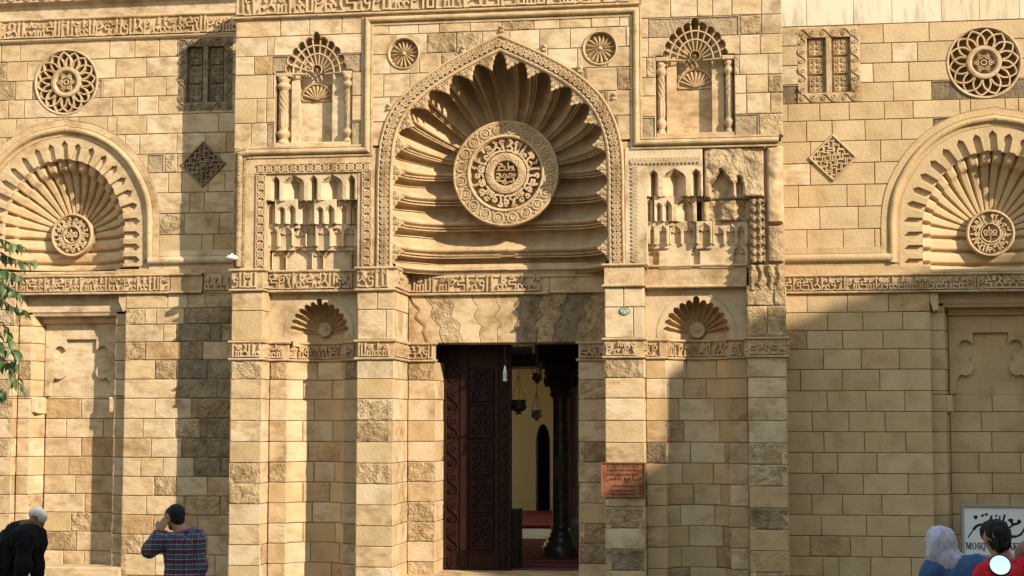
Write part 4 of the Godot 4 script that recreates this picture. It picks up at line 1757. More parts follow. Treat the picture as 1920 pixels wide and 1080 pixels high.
	var tiers_l := [
		{"z": -0.012, "x0": 498, "x1": 671, "y0": 324, "y1": 373, "deep": 0.17, "arches": [[509, 523, 331, 340], [531, 569, 329, 344, 1], [579, 594, 329, 338], [603, 641, 328, 343, 1], [650, 665, 328, 338]]},
		{"z": -0.1, "x0": 498, "x1": 514, "y0": 374, "y1": 419, "deep": 0.08, "arches": [[501, 512, 384, 392]]},
		{"z": -0.055, "x0": 515, "x1": 557, "y0": 374, "y1": 419, "deep": 0.1, "arches": [[520, 533, 388, 394], [537, 553, 384, 394]]},
		{"z": -0.15, "x0": 557, "x1": 588, "y0": 374, "y1": 419, "deep": 0.1, "arches": [[561, 583, 380, 394, 1]]},
		{"z": -0.055, "x0": 588, "x1": 630, "y0": 374, "y1": 419, "deep": 0.1, "arches": [[592, 605, 388, 394], [609, 626, 384, 396]]},
		{"z": -0.13, "x0": 630, "x1": 657, "y0": 374, "y1": 419, "deep": 0.1, "arches": [[634, 652, 382, 394, 1]]},
		{"z": -0.1, "x0": 657, "x1": 671, "y0": 374, "y1": 419, "deep": 0.08, "arches": [[661, 669, 388, 394]]},
		{"z": -0.13, "x0": 498, "x1": 549, "y0": 420, "y1": 461, "deep": 0.07, "box": 1, "arches": [[505, 518, 428, 434], [524, 546, 426, 437]]},
		{"z": -0.2, "x0": 549, "x1": 591, "y0": 420, "y1": 461, "deep": 0.06, "box": 1, "arches": [[552, 571, 429, 440], [574, 589, 429, 436]]},
		{"z": -0.13, "x0": 591, "x1": 622, "y0": 420, "y1": 461, "deep": 0.07, "box": 1, "arches": [[595, 617, 425, 436]]},
		{"z": -0.19, "x0": 622, "x1": 671, "y0": 420, "y1": 461, "deep": 0.06, "box": 1, "arches": [[626, 639, 427, 435], [645, 664, 427, 437]]},
		{"z": -0.222, "x0": 498, "x1": 671, "y0": 462, "y1": 503, "deep": 0.06, "box": 1, "arches": [[500, 506, 466, 474], [511, 532, 467, 476], [537, 583, 465, 482, 2], [586, 603, 469, 478], [607, 657, 464, 482, 2], [659, 669, 467, 477]]}]
	stalactites(root, tiers_l, stone("pale"))
	var frame_r := Mb.new()
	x0 = px.call(1213)
	y1 = at(1260, 310, 0).y
	var xs: float = px.call(1318)
	var xa: float = px.call(1172)
	frame_r.block(Vector3(xa, y1, -.3), Vector3(xs, yt3 + .02, -.006), 0.004)
	frame_r.block(Vector3(xa, w1 - .01, -.3), Vector3(x0, y1 - .001, -.004), 0.004)
	fl = put("panel_frame", frame_r, stone("pale"), root)
	var k2 := Mb.new()
	bx0 = px.call(1183)
	by1 = at(1260, 293, 0).y
	bw = 0.10
	chain(k2, xs - bx0 - .02, 0.0, bw, flat(Vector2(bx0, by1 - bw), Vector2(1, 0), -.004), 0.008, -.002, .018, .5)
	chain(k2, by1 - bw - .01 - w1 - .02, 0.0, bw, flat(Vector2(bx0 + bw, w1 + .02), Vector2(0, 1), -.004), 0.008, -.002, .018, .5)
	put("chain_carving", k2, stone("pale"), fl)
	var tiers_r := [
		{"z": -0.012, "x0": 1211, "x1": 1318, "y0": 309, "y1": 366, "deep": 0.16, "arches": [[1217, 1233, 319, 328], [1244, 1285, 317, 333, 1], [1297, 1313, 317, 326]]},
		{"z": -0.09, "x0": 1211, "x1": 1225, "y0": 367, "y1": 414, "deep": 0.08, "arches": [[1213, 1222, 372, 382]]},
		{"z": -0.055, "x0": 1226, "x1": 1263, "y0": 367, "y1": 414, "deep": 0.1, "arches": [[1229, 1241, 380, 388], [1244, 1259, 376, 388]]},
		{"z": -0.12, "x0": 1263, "x1": 1306, "y0": 367, "y1": 414, "deep": 0.11, "arches": [[1270, 1299, 372, 388, 1]]},
		{"z": -0.12, "x0": 1211, "x1": 1254, "y0": 415, "y1": 457, "deep": 0.07, "box": 1, "arches": [[1219, 1226, 422, 430], [1236, 1249, 424, 432]]},
		{"z": -0.18, "x0": 1254, "x1": 1305, "y0": 415, "y1": 457, "deep": 0.06, "box": 1, "arches": [[1258, 1276, 424, 434], [1282, 1300, 424, 432]]},
		{"z": -0.12, "x0": 1305, "x1": 1335, "y0": 415, "y1": 457, "deep": 0.07, "box": 1, "arches": [[1310, 1331, 418, 430]]},
		{"z": -0.18, "x0": 1335, "x1": 1404, "y0": 415, "y1": 457, "deep": 0.06, "box": 1, "arches": [[1340, 1356, 426, 436], [1362, 1378, 422, 432], [1384, 1396, 424, 432]]},
		{"z": -0.222, "x0": 1211, "x1": 1404, "y0": 458, "y1": 502, "deep": 0.06, "box": 1, "arches": [[1215, 1235, 465, 474], [1296, 1312, 463, 474], [1376, 1397, 462, 473]]}]
	stalactites(root, tiers_r, stone("aged"))
	# the weathered half of that panel
	var rough_face := func(q: Vector2) -> float:
		return 0.05 * noise.get_noise_2d(q.x * 60, q.y * 60) + 0.03 * noise.get_noise_2d(q.x * 190, q.y * 190) + 0.012 * noise.get_noise_2d(q.x * 520, q.y * 520)
	var x2: float = px.call(1318)
	var x3: float = px.call(1436)
	var x4: float = xr
	var pocket_a := at(1353, 340, 0)
	var pocket_b := at(1386, 342, 0)
	var hollow := func(q: Vector2) -> float:
		var d: float = rough_face.call(q) - .03
		for s in [[pocket_a, .13, .26], [pocket_b, .05, .22]]:
			var o: Vector2 = s[0]
			var e = absf(q.x - o.x) / s[1]
			var up: float = (q.y - o.y + .1) / s[2]
			if e < 1.0 and up < 1.0 - e * 0.7 and up > -1.2:
				d -= .13
		return d
	worn(root, "worn_block", x2, at(1380, 372, 0).y, x3, yt3 + .02, 0, "rough", 0.022, hollow)
	var second := func(q: Vector2) -> float:
		return rough_face.call(q) - .12 - (0.05 if sin(q.x * 18.0) > 0.2 else 0.0)
	worn(root, "worn_block", x2 - .02, at(1380, 414, 0).y, x3, at(1380, 371, 0).y, 0, "rough", 0.022, second)
	var strap := func(q: Vector2) -> float:
		return rough_face.call(q) * 0.5 - .03 + 0.02 * signf(sin(q.x * 42 + q.y * 30)) * signf(sin(q.x * 42 - q.y * 30))
	worn(root, "worn_block", px.call(1404), w1 - .02, x3 - .003, at(1380, 371, 0).y + .0, 0, "rough", 0.013, strap)
	var splint := func(q: Vector2) -> float:
		var e: float = absf(q.x - px.call(1452)) / .1
		return rough_face.call(q) * 0.6 - .02 + (0.05 * sqrt(maxf(0, 1 - e * e)) - 0.03 if e < 1 else 0.0)
	worn(root, "worn_block", x3 + .003, at(1450, 420, 0).y, x4, yt3 + .02, 0, "aged", 0.022, splint)
	worn(root, "worn_block", x3 + .003, w1 - .02, x4, at(1450, 420, 0).y - .004, 0, "rough", 0.022, splint)
	# broken end of the first inscription on the outer pier
	var script := func(q: Vector2) -> float:
		return rough_face.call(q) * 0.6 + 0.018 * signf(sin(q.x * 55 + 3 * noise.get_noise_2d(q.x * 200, q.y * 200))) - 0.01
	worn(root, "worn_block", at(1404, 520, 0).x, at(1440, 546, 0).y, xr, w1 - .024, 0.0, "rough", 0.013, script)
	var side := Mb.new()
	side.box(Vector3(xr - .25, at(1440, 546, 0).y, Z_WING - .1), Vector3(xr - .012, y_roll, -.1))
	put("pier_core", side, stone("aged"), root)
	side = Mb.new()
	side.box(Vector3(xl + .01, w1, Z_WING - .1), Vector3(xl + .3, y_roll + .05, -.1))
	put("pier_core", side, stone("aged"), root)
	# cores that close the portal from behind
	var core := Mb.new()
	core.box(Vector3(xl + .02, y_roll - 1.6, -1.9), Vector3(xr - .02, y_top + 3.0, -1.3))
	put("wall_core", core, stone("mortar"), root)



# ------------------------------------------------------------------ the two wing walls
func flower_roundel(parent: Node3D, c: Vector2, r: float, z: float, petals: int) -> void:
	var m := Mb.new()
	m.dish(PackedVector2Array([Vector2(r * 1.08, z - .02), Vector2(r * 1.075, z + .008), Vector2(r * 1.0, z + .01), Vector2(r * .985, z - .13), Vector2(r * .5, z - .14), Vector2(r * .5, z + .012), Vector2(r * .475, z + .026), Vector2(r * .455, z + .014), Vector2(r * .44, z + .026), Vector2(r * .40, z + .02), Vector2(r * .345, z + .014), Vector2(r * .33, z - .06), Vector2(0, z - .06)]), c, 64)
	var o := put("flower_roundel", m, stone("carved"), parent)
	for k in petals:
		var p := Mb.new()
		var w := TAU * (k + .25) / petals
		var half := TAU / petals * 0.98
		for e in [[1.0, .040], [.84, .018]]:
			var path := PackedVector2Array()
			for j in 15:
				var f := j / 14.0 * 2.0 - 1.0
				var a := w + half * f * (1.0 - 0.0 * absf(f))
				var prof := pow(1.0 - absf(f), 0.48)
				a = w + half * signf(f) * pow(absf(f), 0.95) * e[0]
				path.append(c + Vector2(cos(a), sin(a)) * r * (0.48 + (0.50 * e[0] if e[0] > .9 else .40) * prof))
			if e[0] > .9:
				stroke(p, path, r * .030, flat(Vector2.ZERO, Vector2(1, 0), z), -.10, .012 - .006 * (k % 2))
		put("petal", p, stone("carved"), o)
	var s := Mb.new()
	var f2 := flat(Vector2.ZERO, Vector2(1, 0), z)
	for k in 6:
		var w := TAU * k / 6.0
		var d := Vector2(cos(w), sin(w))
		var d2 := Vector2(cos(w + TAU / 6), sin(w + TAU / 6))
		var d3 := Vector2(cos(w + TAU / 3), sin(w + TAU / 3))
		stroke(s, PackedVector2Array([c + d * r * .31, c + d3 * r * .31]), r * .022, f2, -.06, .004)
		stroke(s, PackedVector2Array([c + d2 * r * .33, c + d2 * r * .2]), r * .02, f2, -.06, .002)
		stroke(s, ring(c + d * r * .25, r * .05, r * .05, 6), r * .018, f2, -.06, .004, true)
	stroke(s, ring(c, r * .08, r * .08, 8), r * .022, f2, -.06, .004, true)
	put("star_tracery", s, stone("carved"), o)


func lozenge(parent: Node3D, c: Vector2, r: float, z: float, kind: String) -> void:
	var m := Mb.new()
	var q := PackedVector2Array([c + Vector2(0, r), c + Vector2(r, 0), c + Vector2(0, -r), c + Vector2(-r, 0)])
	m.prism(q, z - .025, z - .1, 0.0)
	m.sweep(q, PackedVector2Array([Vector2(-.001 - r * .08, z - .03), Vector2(-r * .08, z + .018), Vector2(-r * .04, z + .03), Vector2(0, z + .02), Vector2(.004, z - .02)]), true, false)
	var o := put("lozenge_panel", m, stone(kind), parent)
	var s := Mb.new()
	var f := flat(c, Vector2(.7071, .7071), z)
	var e := r * .64
	for k in range(-2, 3):
		var u := k * e * .42
		var a := PackedVector2Array()
		var b := PackedVector2Array()
		for j in 17:
			var g := lerpf(-e, e, j / 16.0)
			a.append(Vector2(g, u + sin(j * PI / 2.0) * e * .14))
			b.append(Vector2(u - sin(j * PI / 2.0) * e * .14, g))
		stroke(s, a, r * .035, f, -.03, .012)
		stroke(s, b, r * .035, f, -.03, .008)
	stroke(s, ring(Vector2.ZERO, r * .13, r * .13, 8), r * .035, f, -.03, .016, true)
	put("interlace", s, stone(kind), o)


func blind_window(parent: Node3D, x0: float, y0: float, x1: float, y1: float, z: float, kind: String) -> void:
	var o := under("blind_window", parent)
	var bw := (x1 - x0) * .155
	var m := Mb.new()
	var k := stone(kind)
	m.block(Vector3(x0, y1 - bw, z - .2), Vector3(x1, y1, z + .004), .004)
	m.block(Vector3(x0, y0, z - .2), Vector3(x1, y0 + bw, z + .003), .004)
	m.block(Vector3(x0, y0 + bw + .001, z - .2), Vector3(x0 + bw, y1 - bw - .001, z + .0035), .004)
	m.block(Vector3(x1 - bw, y0 + bw + .001, z - .2), Vector3(x1, y1 - bw - .001, z + .0035), .004)
	var xm := (x0 + x1) / 2
	m.block(Vector3(xm - bw * .28, y0 + bw + .001, z - .2), Vector3(xm + bw * .28, y1 - bw - .001, z - .002), .004)
	m.box(Vector3(x0 + bw * .5, y0 + bw * .5, z - .25), Vector3(x1 - bw * .5, y1 - bw * .5, z - .085))
	put("window_frame", m, k, o)
	var s := Mb.new()
	scroll(s, x1 - x0, .0, bw, flat(Vector2(x0, y1 - bw), Vector2(1, 0), z), .008, 0, .019)
	scroll(s, x1 - x0, .0, bw, flat(Vector2(x0, y0), Vector2(1, 0), z), .008, 0, .019)
	scroll(s, y1 - y0 - bw * 2, .0, bw, flat(Vector2(x0 + bw, y0 + bw), Vector2(0, 1), z), .008, 0, .019)
	scroll(s, y1 - y0 - bw * 2, .0, bw, flat(Vector2(x1, y0 + bw), Vector2(0, 1), z), .008, 0, .019)
	put("scroll_border", s, k, o)
	for side in 2:
		var a := x0 + bw if side == 0 else xm + bw * .28
		var b := xm - bw * .28 if side == 0 else x1 - bw
		for r in 3:
			var p := Mb.new()
			var hh := (y1 - y0 - bw * 2) / 3.0
			var py := y0 + bw + hh * r
			var c := Vector2((a + b) / 2, py + hh / 2)
			var w := (b - a) * .37
			p.block(Vector3(c.x - w, py + hh * .05, z - .09), Vector3(c.x + w, py + hh * .95, z - .058), .006)
			var f := flat(c, Vector2(1, 0), z - .06)
			for u in [-1, 1]:
				for v in [-.56, 0.0, .56]:
					stroke(p, curl(Vector2(u * w * .45, v * hh * .5), w * .34, 1.25 * u, PI * .5 + (0 if v > -.1 else PI), 10), .007, f, 0, .02)
			stroke(p, PackedVector2Array([Vector2(-w * .9, -hh * .4), Vector2(w * .9, -hh * .4), Vector2(w * .9, hh * .4), Vector2(-w * .9, hh * .4)]), .005, f, 0, .014, true)
			put("panel", p, k, o)


func wing_arch_half(z: float) -> Dictionary:
	var c := at(1861, 431, z)
	var rel := func(a: Array) -> PackedVector2Array:
		var o := PackedVector2Array()
		for q in survey(a, z):
			o.append(q - c)
		return o
	return {
		"roll": rel.call([1668, 492, 1668, 450, 1668, 407, 1674, 366, 1689, 330, 1711, 295, 1741, 265, 1770, 246, 1806, 231, 1861, 221]),
		"edge": rel.call([1727, 505, 1727, 450, 1727, 407, 1738, 372, 1756, 338, 1779, 312, 1808, 293, 1838, 284, 1861, 280]),
		"ring": rel.call([1747, 505, 1747, 450, 1748, 410, 1757, 381, 1772, 354, 1791, 332, 1814, 316, 1840, 307, 1861, 303])}


func both(half: PackedVector2Array, c: Vector2) -> PackedVector2Array:
	var s := smooth_path(half, 4)
	var o := PackedVector2Array()
	for q in s:
		o.append(c + q)
	for k in range(s.size() - 2, -1, -1):
		o.append(c + Vector2(-s[k].x, s[k].y))
	return o


func wing_hood(root: Node3D, c: Vector2, kind: String) -> PackedVector2Array:
	var z := Z_WING
	var h := wing_arch_half(z)
	var roll := both(h.roll, c)
	var edge := both(h.edge, c)
	# roll moulding of the arch, turning into the level moulding at its feet
	var prof := PackedVector2Array([Vector2(-.09, z - .07), Vector2(-.09, z - .014), Vector2(-.058, z - .012)])
	for k in 9:
		var w := PI * k / 8.0
		prof.append(Vector2(-cos(w) * .043, z + sin(w) * .052))
	prof.append_array(PackedVector2Array([Vector2(.05, z + .010), Vector2(.13, z + .010), Vector2(.135, z - .03)]))
	var m := Mb.new()
	m.sweep(roll, prof, false, false)
	put("arch_moulding", m, stone(kind), root)
	# front slab with pointed slots round its inner edge
	var n := 23
	var total := path_length(edge)
	var slab := PackedVector2Array()
	var outer := path_offset(roll, -.09)
	outer.insert(0, Vector2(outer[0].x, edge[0].y))
	outer.append(Vector2(outer[outer.size() - 1].x, edge[0].y))
	for q in outer:
		slab.append(q)
	var back := edge.duplicate()
	back.reverse()
	var marks := []
	var notch := PackedVector2Array()
	var sp := total / n
	for k in n:
		var s := sp * (k + .5)
		marks.append(s)
		var p := point_on(edge, s)
		var d := (point_on(edge, s + .02) - point_on(edge, s - .02)).normalized()
		var out := Vector2(-d.y, d.x)
		var w := .048
		var l := .25 if k == n / 2 else .235
		if k < 5 or k >= n - 5:
			l = .235
		notch.append(point_on(edge, s - sp * .5 + .002))
		notch.append_array(PackedVector2Array([p - d * w, p - d * w + out * l * .78, p + out * l, p + d * w + out * l * .78, p + d * w]))
	notch.append(edge[edge.size() - 1])
	notch.reverse()
	slab.append_array(notch)
	var f := Mb.new()
	f.prism(slab, z - .02, z - .085, .006)
	put("slotted_slab", f, stone(kind), root)
	var floor_poly := outer.duplicate()
	floor_poly.append_array(back)
	var g := Mb.new()
	g.prism(floor_poly, z - .078, z - .14, 0)
	put("slot_floor", g, stone(kind), root)
	var fill := Mb.new()
	for s in [-1.0, 1.0]:
		var a: float = c.x + s * 1.12
		var b: float = c.x + s * 1.5
		fill.box(Vector3(minf(a, b), roll[0].y - .25, z - .2), Vector3(maxf(a, b), roll[0].y + .4, z - .03))
		put("foot_block", fill, stone(kind), root)
		fill = Mb.new()
	# one fan of rounded ribs from the rim to the roundel, stepped once behind the slotted slab
	var fan := Mb.new()
	var per := 12
	var T := [0.0, .015, .05, .10, .135, .15, .19, .26, .36, .48, .62, .78, 1.0]
	var Z := [-.06, -.115, -.125, -.145, -.17, -.26, -.29, -.33, -.38, -.42, -.455, -.48, -.49]
	var pts := PackedVector3Array()
	var cols := n * per + 1
	for row in T.size():
		var t: float = T[row]
		for k in cols:
			var s := total * k / float(cols - 1)
			var r := point_on(edge, s)
			var o := c
			if r.y < c.y:
				o = Vector2(c.x, r.y)
			var q := r.lerp(o, t)
			# grooves lie under the slots, ribs between them
			var ph := absf(cos(PI * k / float(per)))
			var rib := pow(clampf(ph * 1.7, 0, 1), .75)
			var far := 1.0 - t if r.y > c.y else 1.0 - .35 * t
			var out := (r - o).normalized()
			q += out * (1.0 - rib) * .055 * clampf(1.0 - t * 5.0, 0, 1)
			pts.append(Vector3(q.x, q.y, z + Z[row] - (1.0 - rib) * (.10 if t < .14 else .10) * far))
	fan.grid(pts, cols, T.size())
	put("ribbed_fan", fan, stone(kind), root)
	# roundel in the middle
	var r := .305
	var zr := z - .36
	var me := Mb.new()
	me.dish(PackedVector2Array([Vector2(r * .9, zr - .34), Vector2(r * .98, zr - .1), Vector2(r, zr), Vector2(r * .97, zr + .022), Vector2(r * .88, zr + .022), Vector2(r * .85, zr - .05), Vector2(r * .44, zr - .05), Vector2(r * .43, zr + .016), Vector2(r * .36, zr + .018), Vector2(r * .34, zr - .05), Vector2(0, zr - .05)]), c, 48)
	var o := put("roundel", me, stone("carved"), root)
	var l := Mb.new()
	lettering(l, TAU * r * .64, r * .45, r * .84, around(c, r * .64, zr, PI * .5), r * .04, -.05, .012, .95)
	var ff := flat(c, Vector2(1, 0), zr)
	for q in [[-.2, .05], [0.0, .05], [.18, .05]]:
		stroke(l, ring(Vector2(q[0], q[1]) * r, r * .07, r * .08, 8), r * .03, ff, -.05, .008, true)
	stroke(l, PackedVector2Array([Vector2(-.26, -.08) * r, Vector2(.26, -.08) * r]), r * .03, ff, -.05, .008)
	stroke(l, PackedVector2Array([Vector2(.0, -.08) * r, Vector2(.0, -.26) * r]), r * .03, ff, -.05, .008)
	stroke(l, PackedVector2Array([Vector2(-.06, .1) * r, Vector2(-.06, .28) * r]), r * .03, ff, -.05, .008)
	put("lettering", l, stone("carved"), o)
	return path_offset(roll, .13)


func wing_niche(root: Node3D, xc: float, kind: String, chances: Dictionary, ys: Array, top: float) -> void:
	# recessed bay, flat panel with a lobed figure, joggled head
	var z0 := Z_WING
	var z1 := Z_WING - .13
	var z2 := Z_WING - .44
	var W := .79
	var w1 := .60
	var w2 := .52
	var head := at(1850, 572, z1).y
	var base := at(1850, 740, z2).y
	var plan := Plan.new(PackedVector2Array([Vector2(xc - W, z0), Vector2(xc - W, z1), Vector2(xc - w1, z1), Vector2(xc - w2, z2), Vector2(xc + w2, z2), Vector2(xc + w1, z1), Vector2(xc + W, z1), Vector2(xc + W, z0)]))
	var low := []
	var high := []
	for y in ys:
		if y < base:
			low.append(y)
	low.insert(0, base)
	courses(root, plan, low, [], chances, Vector2(.3, .6))
	var mid := []
	for y in ys:
		if y > base and y < head:
			mid.append(y)
	mid.insert(0, head)
	mid.append(base)
	var lp := Plan.new(PackedVector2Array([Vector2(xc - W, z0), Vector2(xc - W, z1), Vector2(xc - w1, z1), Vector2(xc - w2, z2)]))
	var rp := Plan.new(PackedVector2Array([Vector2(xc + w2, z2), Vector2(xc + w1, z1), Vector2(xc + W, z1), Vector2(xc + W, z0)]))
	courses(root, lp, mid, [], chances)
	courses(root, rp, mid, [], chances)
	var k := stone(kind)
	var p := Mb.new()
	p.box(Vector3(xc - w2 - .02, base, z2 - .2), Vector3(xc + w2 + .02, head + .05, z2 - .002))
	put("panel_back", p, k, root)
	# raised field: everything but the figure
	var c := at(1851, 690, z2)
	var fig := PackedVector2Array()
	var pt := func(x: float, y: float) -> Vector2:
		return Vector2(at(x, 690, z2).x - c.x, at(1851, y, z2).y)
	fig.append(pt.call(1818, 624))
	fig.append(pt.call(1818, 640))
	var u: Vector2 = pt.call(1804, 650)
	var r := .085
	fig.append_array(ring(u, r, r, 12, .35, PI * 1.62))
	fig.append(pt.call(1812, 668))
	var d: Vector2 = pt.call(1803, 690)
	fig.append_array(ring(d, .10, .10, 12, 1.2, -2.2))
	fig.append(pt.call(1786, 712))
	fig.append(pt.call(1786, 722))
	fig.append(pt.call(1784, 738))
	var ya: float = at(1851, 592, z2).y
	for s in [-1.0, 1.0]:
		var poly := PackedVector2Array([Vector2(xc - s * -1.0 * 0.0, ya)])
		poly = PackedVector2Array()
		poly.append(Vector2(xc + s * w2, base + .003))
		poly.append(Vector2(xc + s * w2, ya))
		poly.append(Vector2(xc + s * .001, ya))
		poly.append(Vector2(xc + s * .001, fig[0].y))
		for q in fig:
			poly.append(Vector2(xc - s * q.x, q.y))
		var f := Mb.new()
		f.prism(poly, z2 + .055, z2 - .01, .004)
		put("lobed_field", f, k, root)
	# head mouldings
	var h := Mb.new()
	for q in [[w1 + .01, head - .02, z1 - .012, .055], [w2 + .015, at(1850, 590, z2).y - .01, z2 + .13, .05]]:
		h.sweep(PackedVector2Array([Vector2(xc - q[0], q[1]), Vector2(xc + q[0], q[1])]), PackedVector2Array([Vector2(q[3] + .05, q[2] - .2), Vector2(q[3] + .05, q[2] - .0), Vector2(q[3], q[2] + .01), Vector2(q[3] * .5, q[2] - .012), Vector2(0, q[2] - .022), Vector2(-.01, q[2] - .2)]), false, false)
	h.box(Vector3(xc - W - .01, head + .03, z1 - .35), Vector3(xc + W + .01, top, z1 - .004))
	put("niche_head", h, k, root)
	# little corner consoles
	for s in [-1.0, 1.0]:
		var m := Mb.new()
		var x = xc + s * (W - .055)
		m.prism(PackedVector2Array([Vector2(x - .055, top), Vector2(x + .055, top), Vector2(x + .055, top - .22), Vector2(x + .01 * s, top - .24), Vector2(x - .055, top - .10)]), z0 - .006, z1 - .01, .01)
		put("corner_console", m, k, root)
		var y := base
		m = Mb.new()
		var x2 = xc + s * (w1 - .04)
		m.block(Vector3(x2 - .05, y - .23, z2), Vector3(x2 + .05, y - .01, z1 - .02), .02)
		put("corner_console", m, k, root)


func build_wings() -> void:
	var z := Z_WING
	var cr := at(1861, 431, z)
	var cl := at(138, 443, z)
	cl.y = at(119, 435, z).y
	var cn := at(129, 700, z).x
	var cq := cr.x
	cl.x = at(119, 250, z).x
	cr.x = at(1861, 255, z).x
	var xl := at(431, 800, 0).x
	var xr := at(1476, 760, 0).x
	bedding = "pale_mortar"
	# =============================================================== the weathered wing
	var root := thing("mosque_wing", "weathered stone wing wall of the mosque behind the leafy branch and bent man", "wall")
	var far := at(-150, 500, z).x
	var band0 := at(200, 74, z).y
	var band1 := at(200, 36, z).y
	var foot := at(360, 488, z).y
	var holes := []
	var arch := wing_hood(root, cl, "aged")
	var cut := arch.duplicate()
	cut.append(Vector2(cut[cut.size() - 1].x, foot - 2))
	cut.insert(0, Vector2(cut[0].x, foot - 2))
	holes.append(cut)
	var ro := at(124, 154, z)
	var rr := .43
	holes.append(circle_poly(ro, rr * 1.06, 36))
	flower_roundel(root, ro, rr, z, 16)
	var lz := at(381, 308, z)
	holes.append(PackedVector2Array([lz + Vector2(0, .31), lz + Vector2(.31, 0), lz + Vector2(0, -.31), lz + Vector2(-.31, 0)]))
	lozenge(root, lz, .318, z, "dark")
	var w0 := at(333, 209, z)
	var w1 := at(437, 69, z)
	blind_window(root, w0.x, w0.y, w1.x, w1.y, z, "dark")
	holes.append(rect_poly(w0.x + .01, w0.y + .01, w1.x - .01, w1.y - .01))
	var ys := [band0]
	ys.append_array(heights([107, 144, 180, 215, 251, 289, 324, 362, 401, 441, 480], 300, z))
	ys.append(foot - .02)
	var rows := [[2, 37, 205, 252, 298, 332], [12, 50, 216, 274], [28, 60, 192, 233, 250, 311], [15, 45, 210, 257, 296], [29, 87, 116, 146, 200, 218, 274, 342, 410], [11, 60, 234, 261, 331, 385, 424], [5, 276, 308, 332, 370, 412], [10, 315, 340, 390, 422], [20, 355, 383], [345, 411], [378, 400], [300, 360]]
	pierced(root, z, far, xl + .02, ys, joints_x(rows, [90, 125, 160, 195, 232, 268, 305, 340, 380, 420, 460, 485], z), holes, {"aged": 8.0, "fresh": 1.5, "brown": 0.5, "rough": 1.2})
	var top := Plan.new(PackedVector2Array([Vector2(far, z + .02), Vector2(xl, z + .02)]))
	inscription(root, top, 0, top.length(), band0, band1 + .03)
	var corn := Mb.new()
	var y := band1 + .03
	corn.sweep(PackedVector2Array([Vector2(far, y), Vector2(xl, y)]), PackedVector2Array([Vector2(.34, z - .2), Vector2(.34, z + .16), Vector2(.21, z + .15), Vector2(.20, z + .13), Vector2(.17, z + .06), Vector2(.13, z + .04), Vector2(.02, z + .03), Vector2(0, z + .03)]), false, false)
	var co := put("cornice", corn, stone("aged"), root)
	var sc := Mb.new()
	scroll(sc, xl - far, 0, .11, flat(Vector2(far, y + .22), Vector2(1, 0), z + .158), .01, -.004, .018)
	put("scroll_carving", sc, stone("aged"), co)
	# level moulding between arch and portal, first inscription, the pier and the bay
	level_moulding(root, cl.x + (at(1861, 484, z).x - at(1668, 484, z).x), xl + .02, foot, "dark")
	var i1 := at(280, 514, z).y
	var i0 := at(280, 551, z).y
	ledge(root, far, xl, i1, foot - .02, z, "aged", cl.x - .80, cl.x + .80, cl)
	var ip := Plan.new(PackedVector2Array([Vector2(far, z + .012), Vector2(at(321, 530, z).x, z + .012)]))
	inscription(root, ip, 0, ip.length(), i0, i1)
	inscription(root, Plan.new(PackedVector2Array([Vector2(at(322, 530, z).x, z + .03), Vector2(at(381, 530, z).x, z + .03)])), 0, at(381, 530, z).x - at(322, 530, z).x, i0, i1, false)
	ip = Plan.new(PackedVector2Array([Vector2(at(382, 530, z).x, z + .004), Vector2(xl, z + .004)]))
	inscription(root, ip, 0, ip.length(), i0, i1, true, false)
	var low := [i0]
	low.append_array(heights([578, 608, 641, 675, 711, 747, 785, 822, 858, 894, 930, 966, 1003, 1040, 1080, 1118], 320, z))
	low.append(0.0)
	var pj := [[314, 352, 384], [271, 292, 345], [305, 330, 395, 416], [272, 340, 380], [290, 329, 389], [330, 407], [290, 359], [267, 328, 375], [283, 340, 387], [263, 305, 363, 414], [288, 330, 389], [274, 345, 413], [287, 371], [267, 300, 387], [290, 350, 403]]
	var pier := Plan.new(PackedVector2Array([Vector2(cn + .79, z), Vector2(xl + .02, z)]))
	var jj := []
	for r in joints_x(pj, [565, 593, 625, 658, 693, 730, 766, 803, 840, 876, 912, 948, 985, 1021, 1060], z):
		var l := []
		for x in r:
			l.append(x - cn - .79)
		jj.append(l)
	courses(root, pier, low, jj, {"aged": 5.0, "rough": 2.0, "dark": 0.15, "brown": 0.5, "pale": 0.8}, Vector2(.36, .62), 0.0, -1.0, {"far_from": .60, "far": {"dark": 8.0, "rough": 2.5, "aged": 0.6}})  # real staining, with more dark blocks to deepen the portal's shadow strip
	var west := Plan.new(PackedVector2Array([Vector2(far, z), Vector2(cn - .79, z)]))
	courses(root, west, low, [], {"aged": 4.0, "rough": 2.0})
	wing_niche(root, cn, "aged", {"aged": 6.0, "fresh": 1.5, "brown": 0.7, "rough": 0.6}, low, i0)
	var bench := Mb.new()
	var by := at(150, 1062, z).y
	bench.block(Vector3(far, by - .16, z - .3), Vector3(cn + .80, by, z + .05), .025)
	var br := put("bench_slab", bench, stone("aged"), root)
	var bf := Plan.new(PackedVector2Array([Vector2(far, z + .02), Vector2(cn + .79, z + .02), Vector2(cn + .79, z - .2)]))
	courses(root, bf, [by - .16, by - .42, 0.0], [], {"aged": 1.0})

	join_small_stones(root)

	bedding = "mortar"
	# =============================================================== the restored wing
	root = thing("mosque_wing", "clean pale wing wall of the mosque under a row of white marble slabs", "wall")
	far = at(2010, 500, z).x
	holes = []
	arch = wing_hood(root, cr, "fresh")
	cut = arch.duplicate()
	cut.append(Vector2(cut[cut.size() - 1].x, foot - 2))
	cut.insert(0, Vector2(cut[0].x, foot - 2))
	holes.append(cut)
	ro = at(1845, 117, z)
	rr = .435
	holes.append(circle_poly(ro, rr * 1.06, 36))
	flower_roundel(root, ro, rr, z, 14)
	lz = at(1561, 296, z)
	holes.append(PackedVector2Array([lz + Vector2(0, .30), lz + Vector2(.30, 0), lz + Vector2(0, -.30), lz + Vector2(-.30, 0)]))
	lozenge(root, lz, .308, z, "carved")
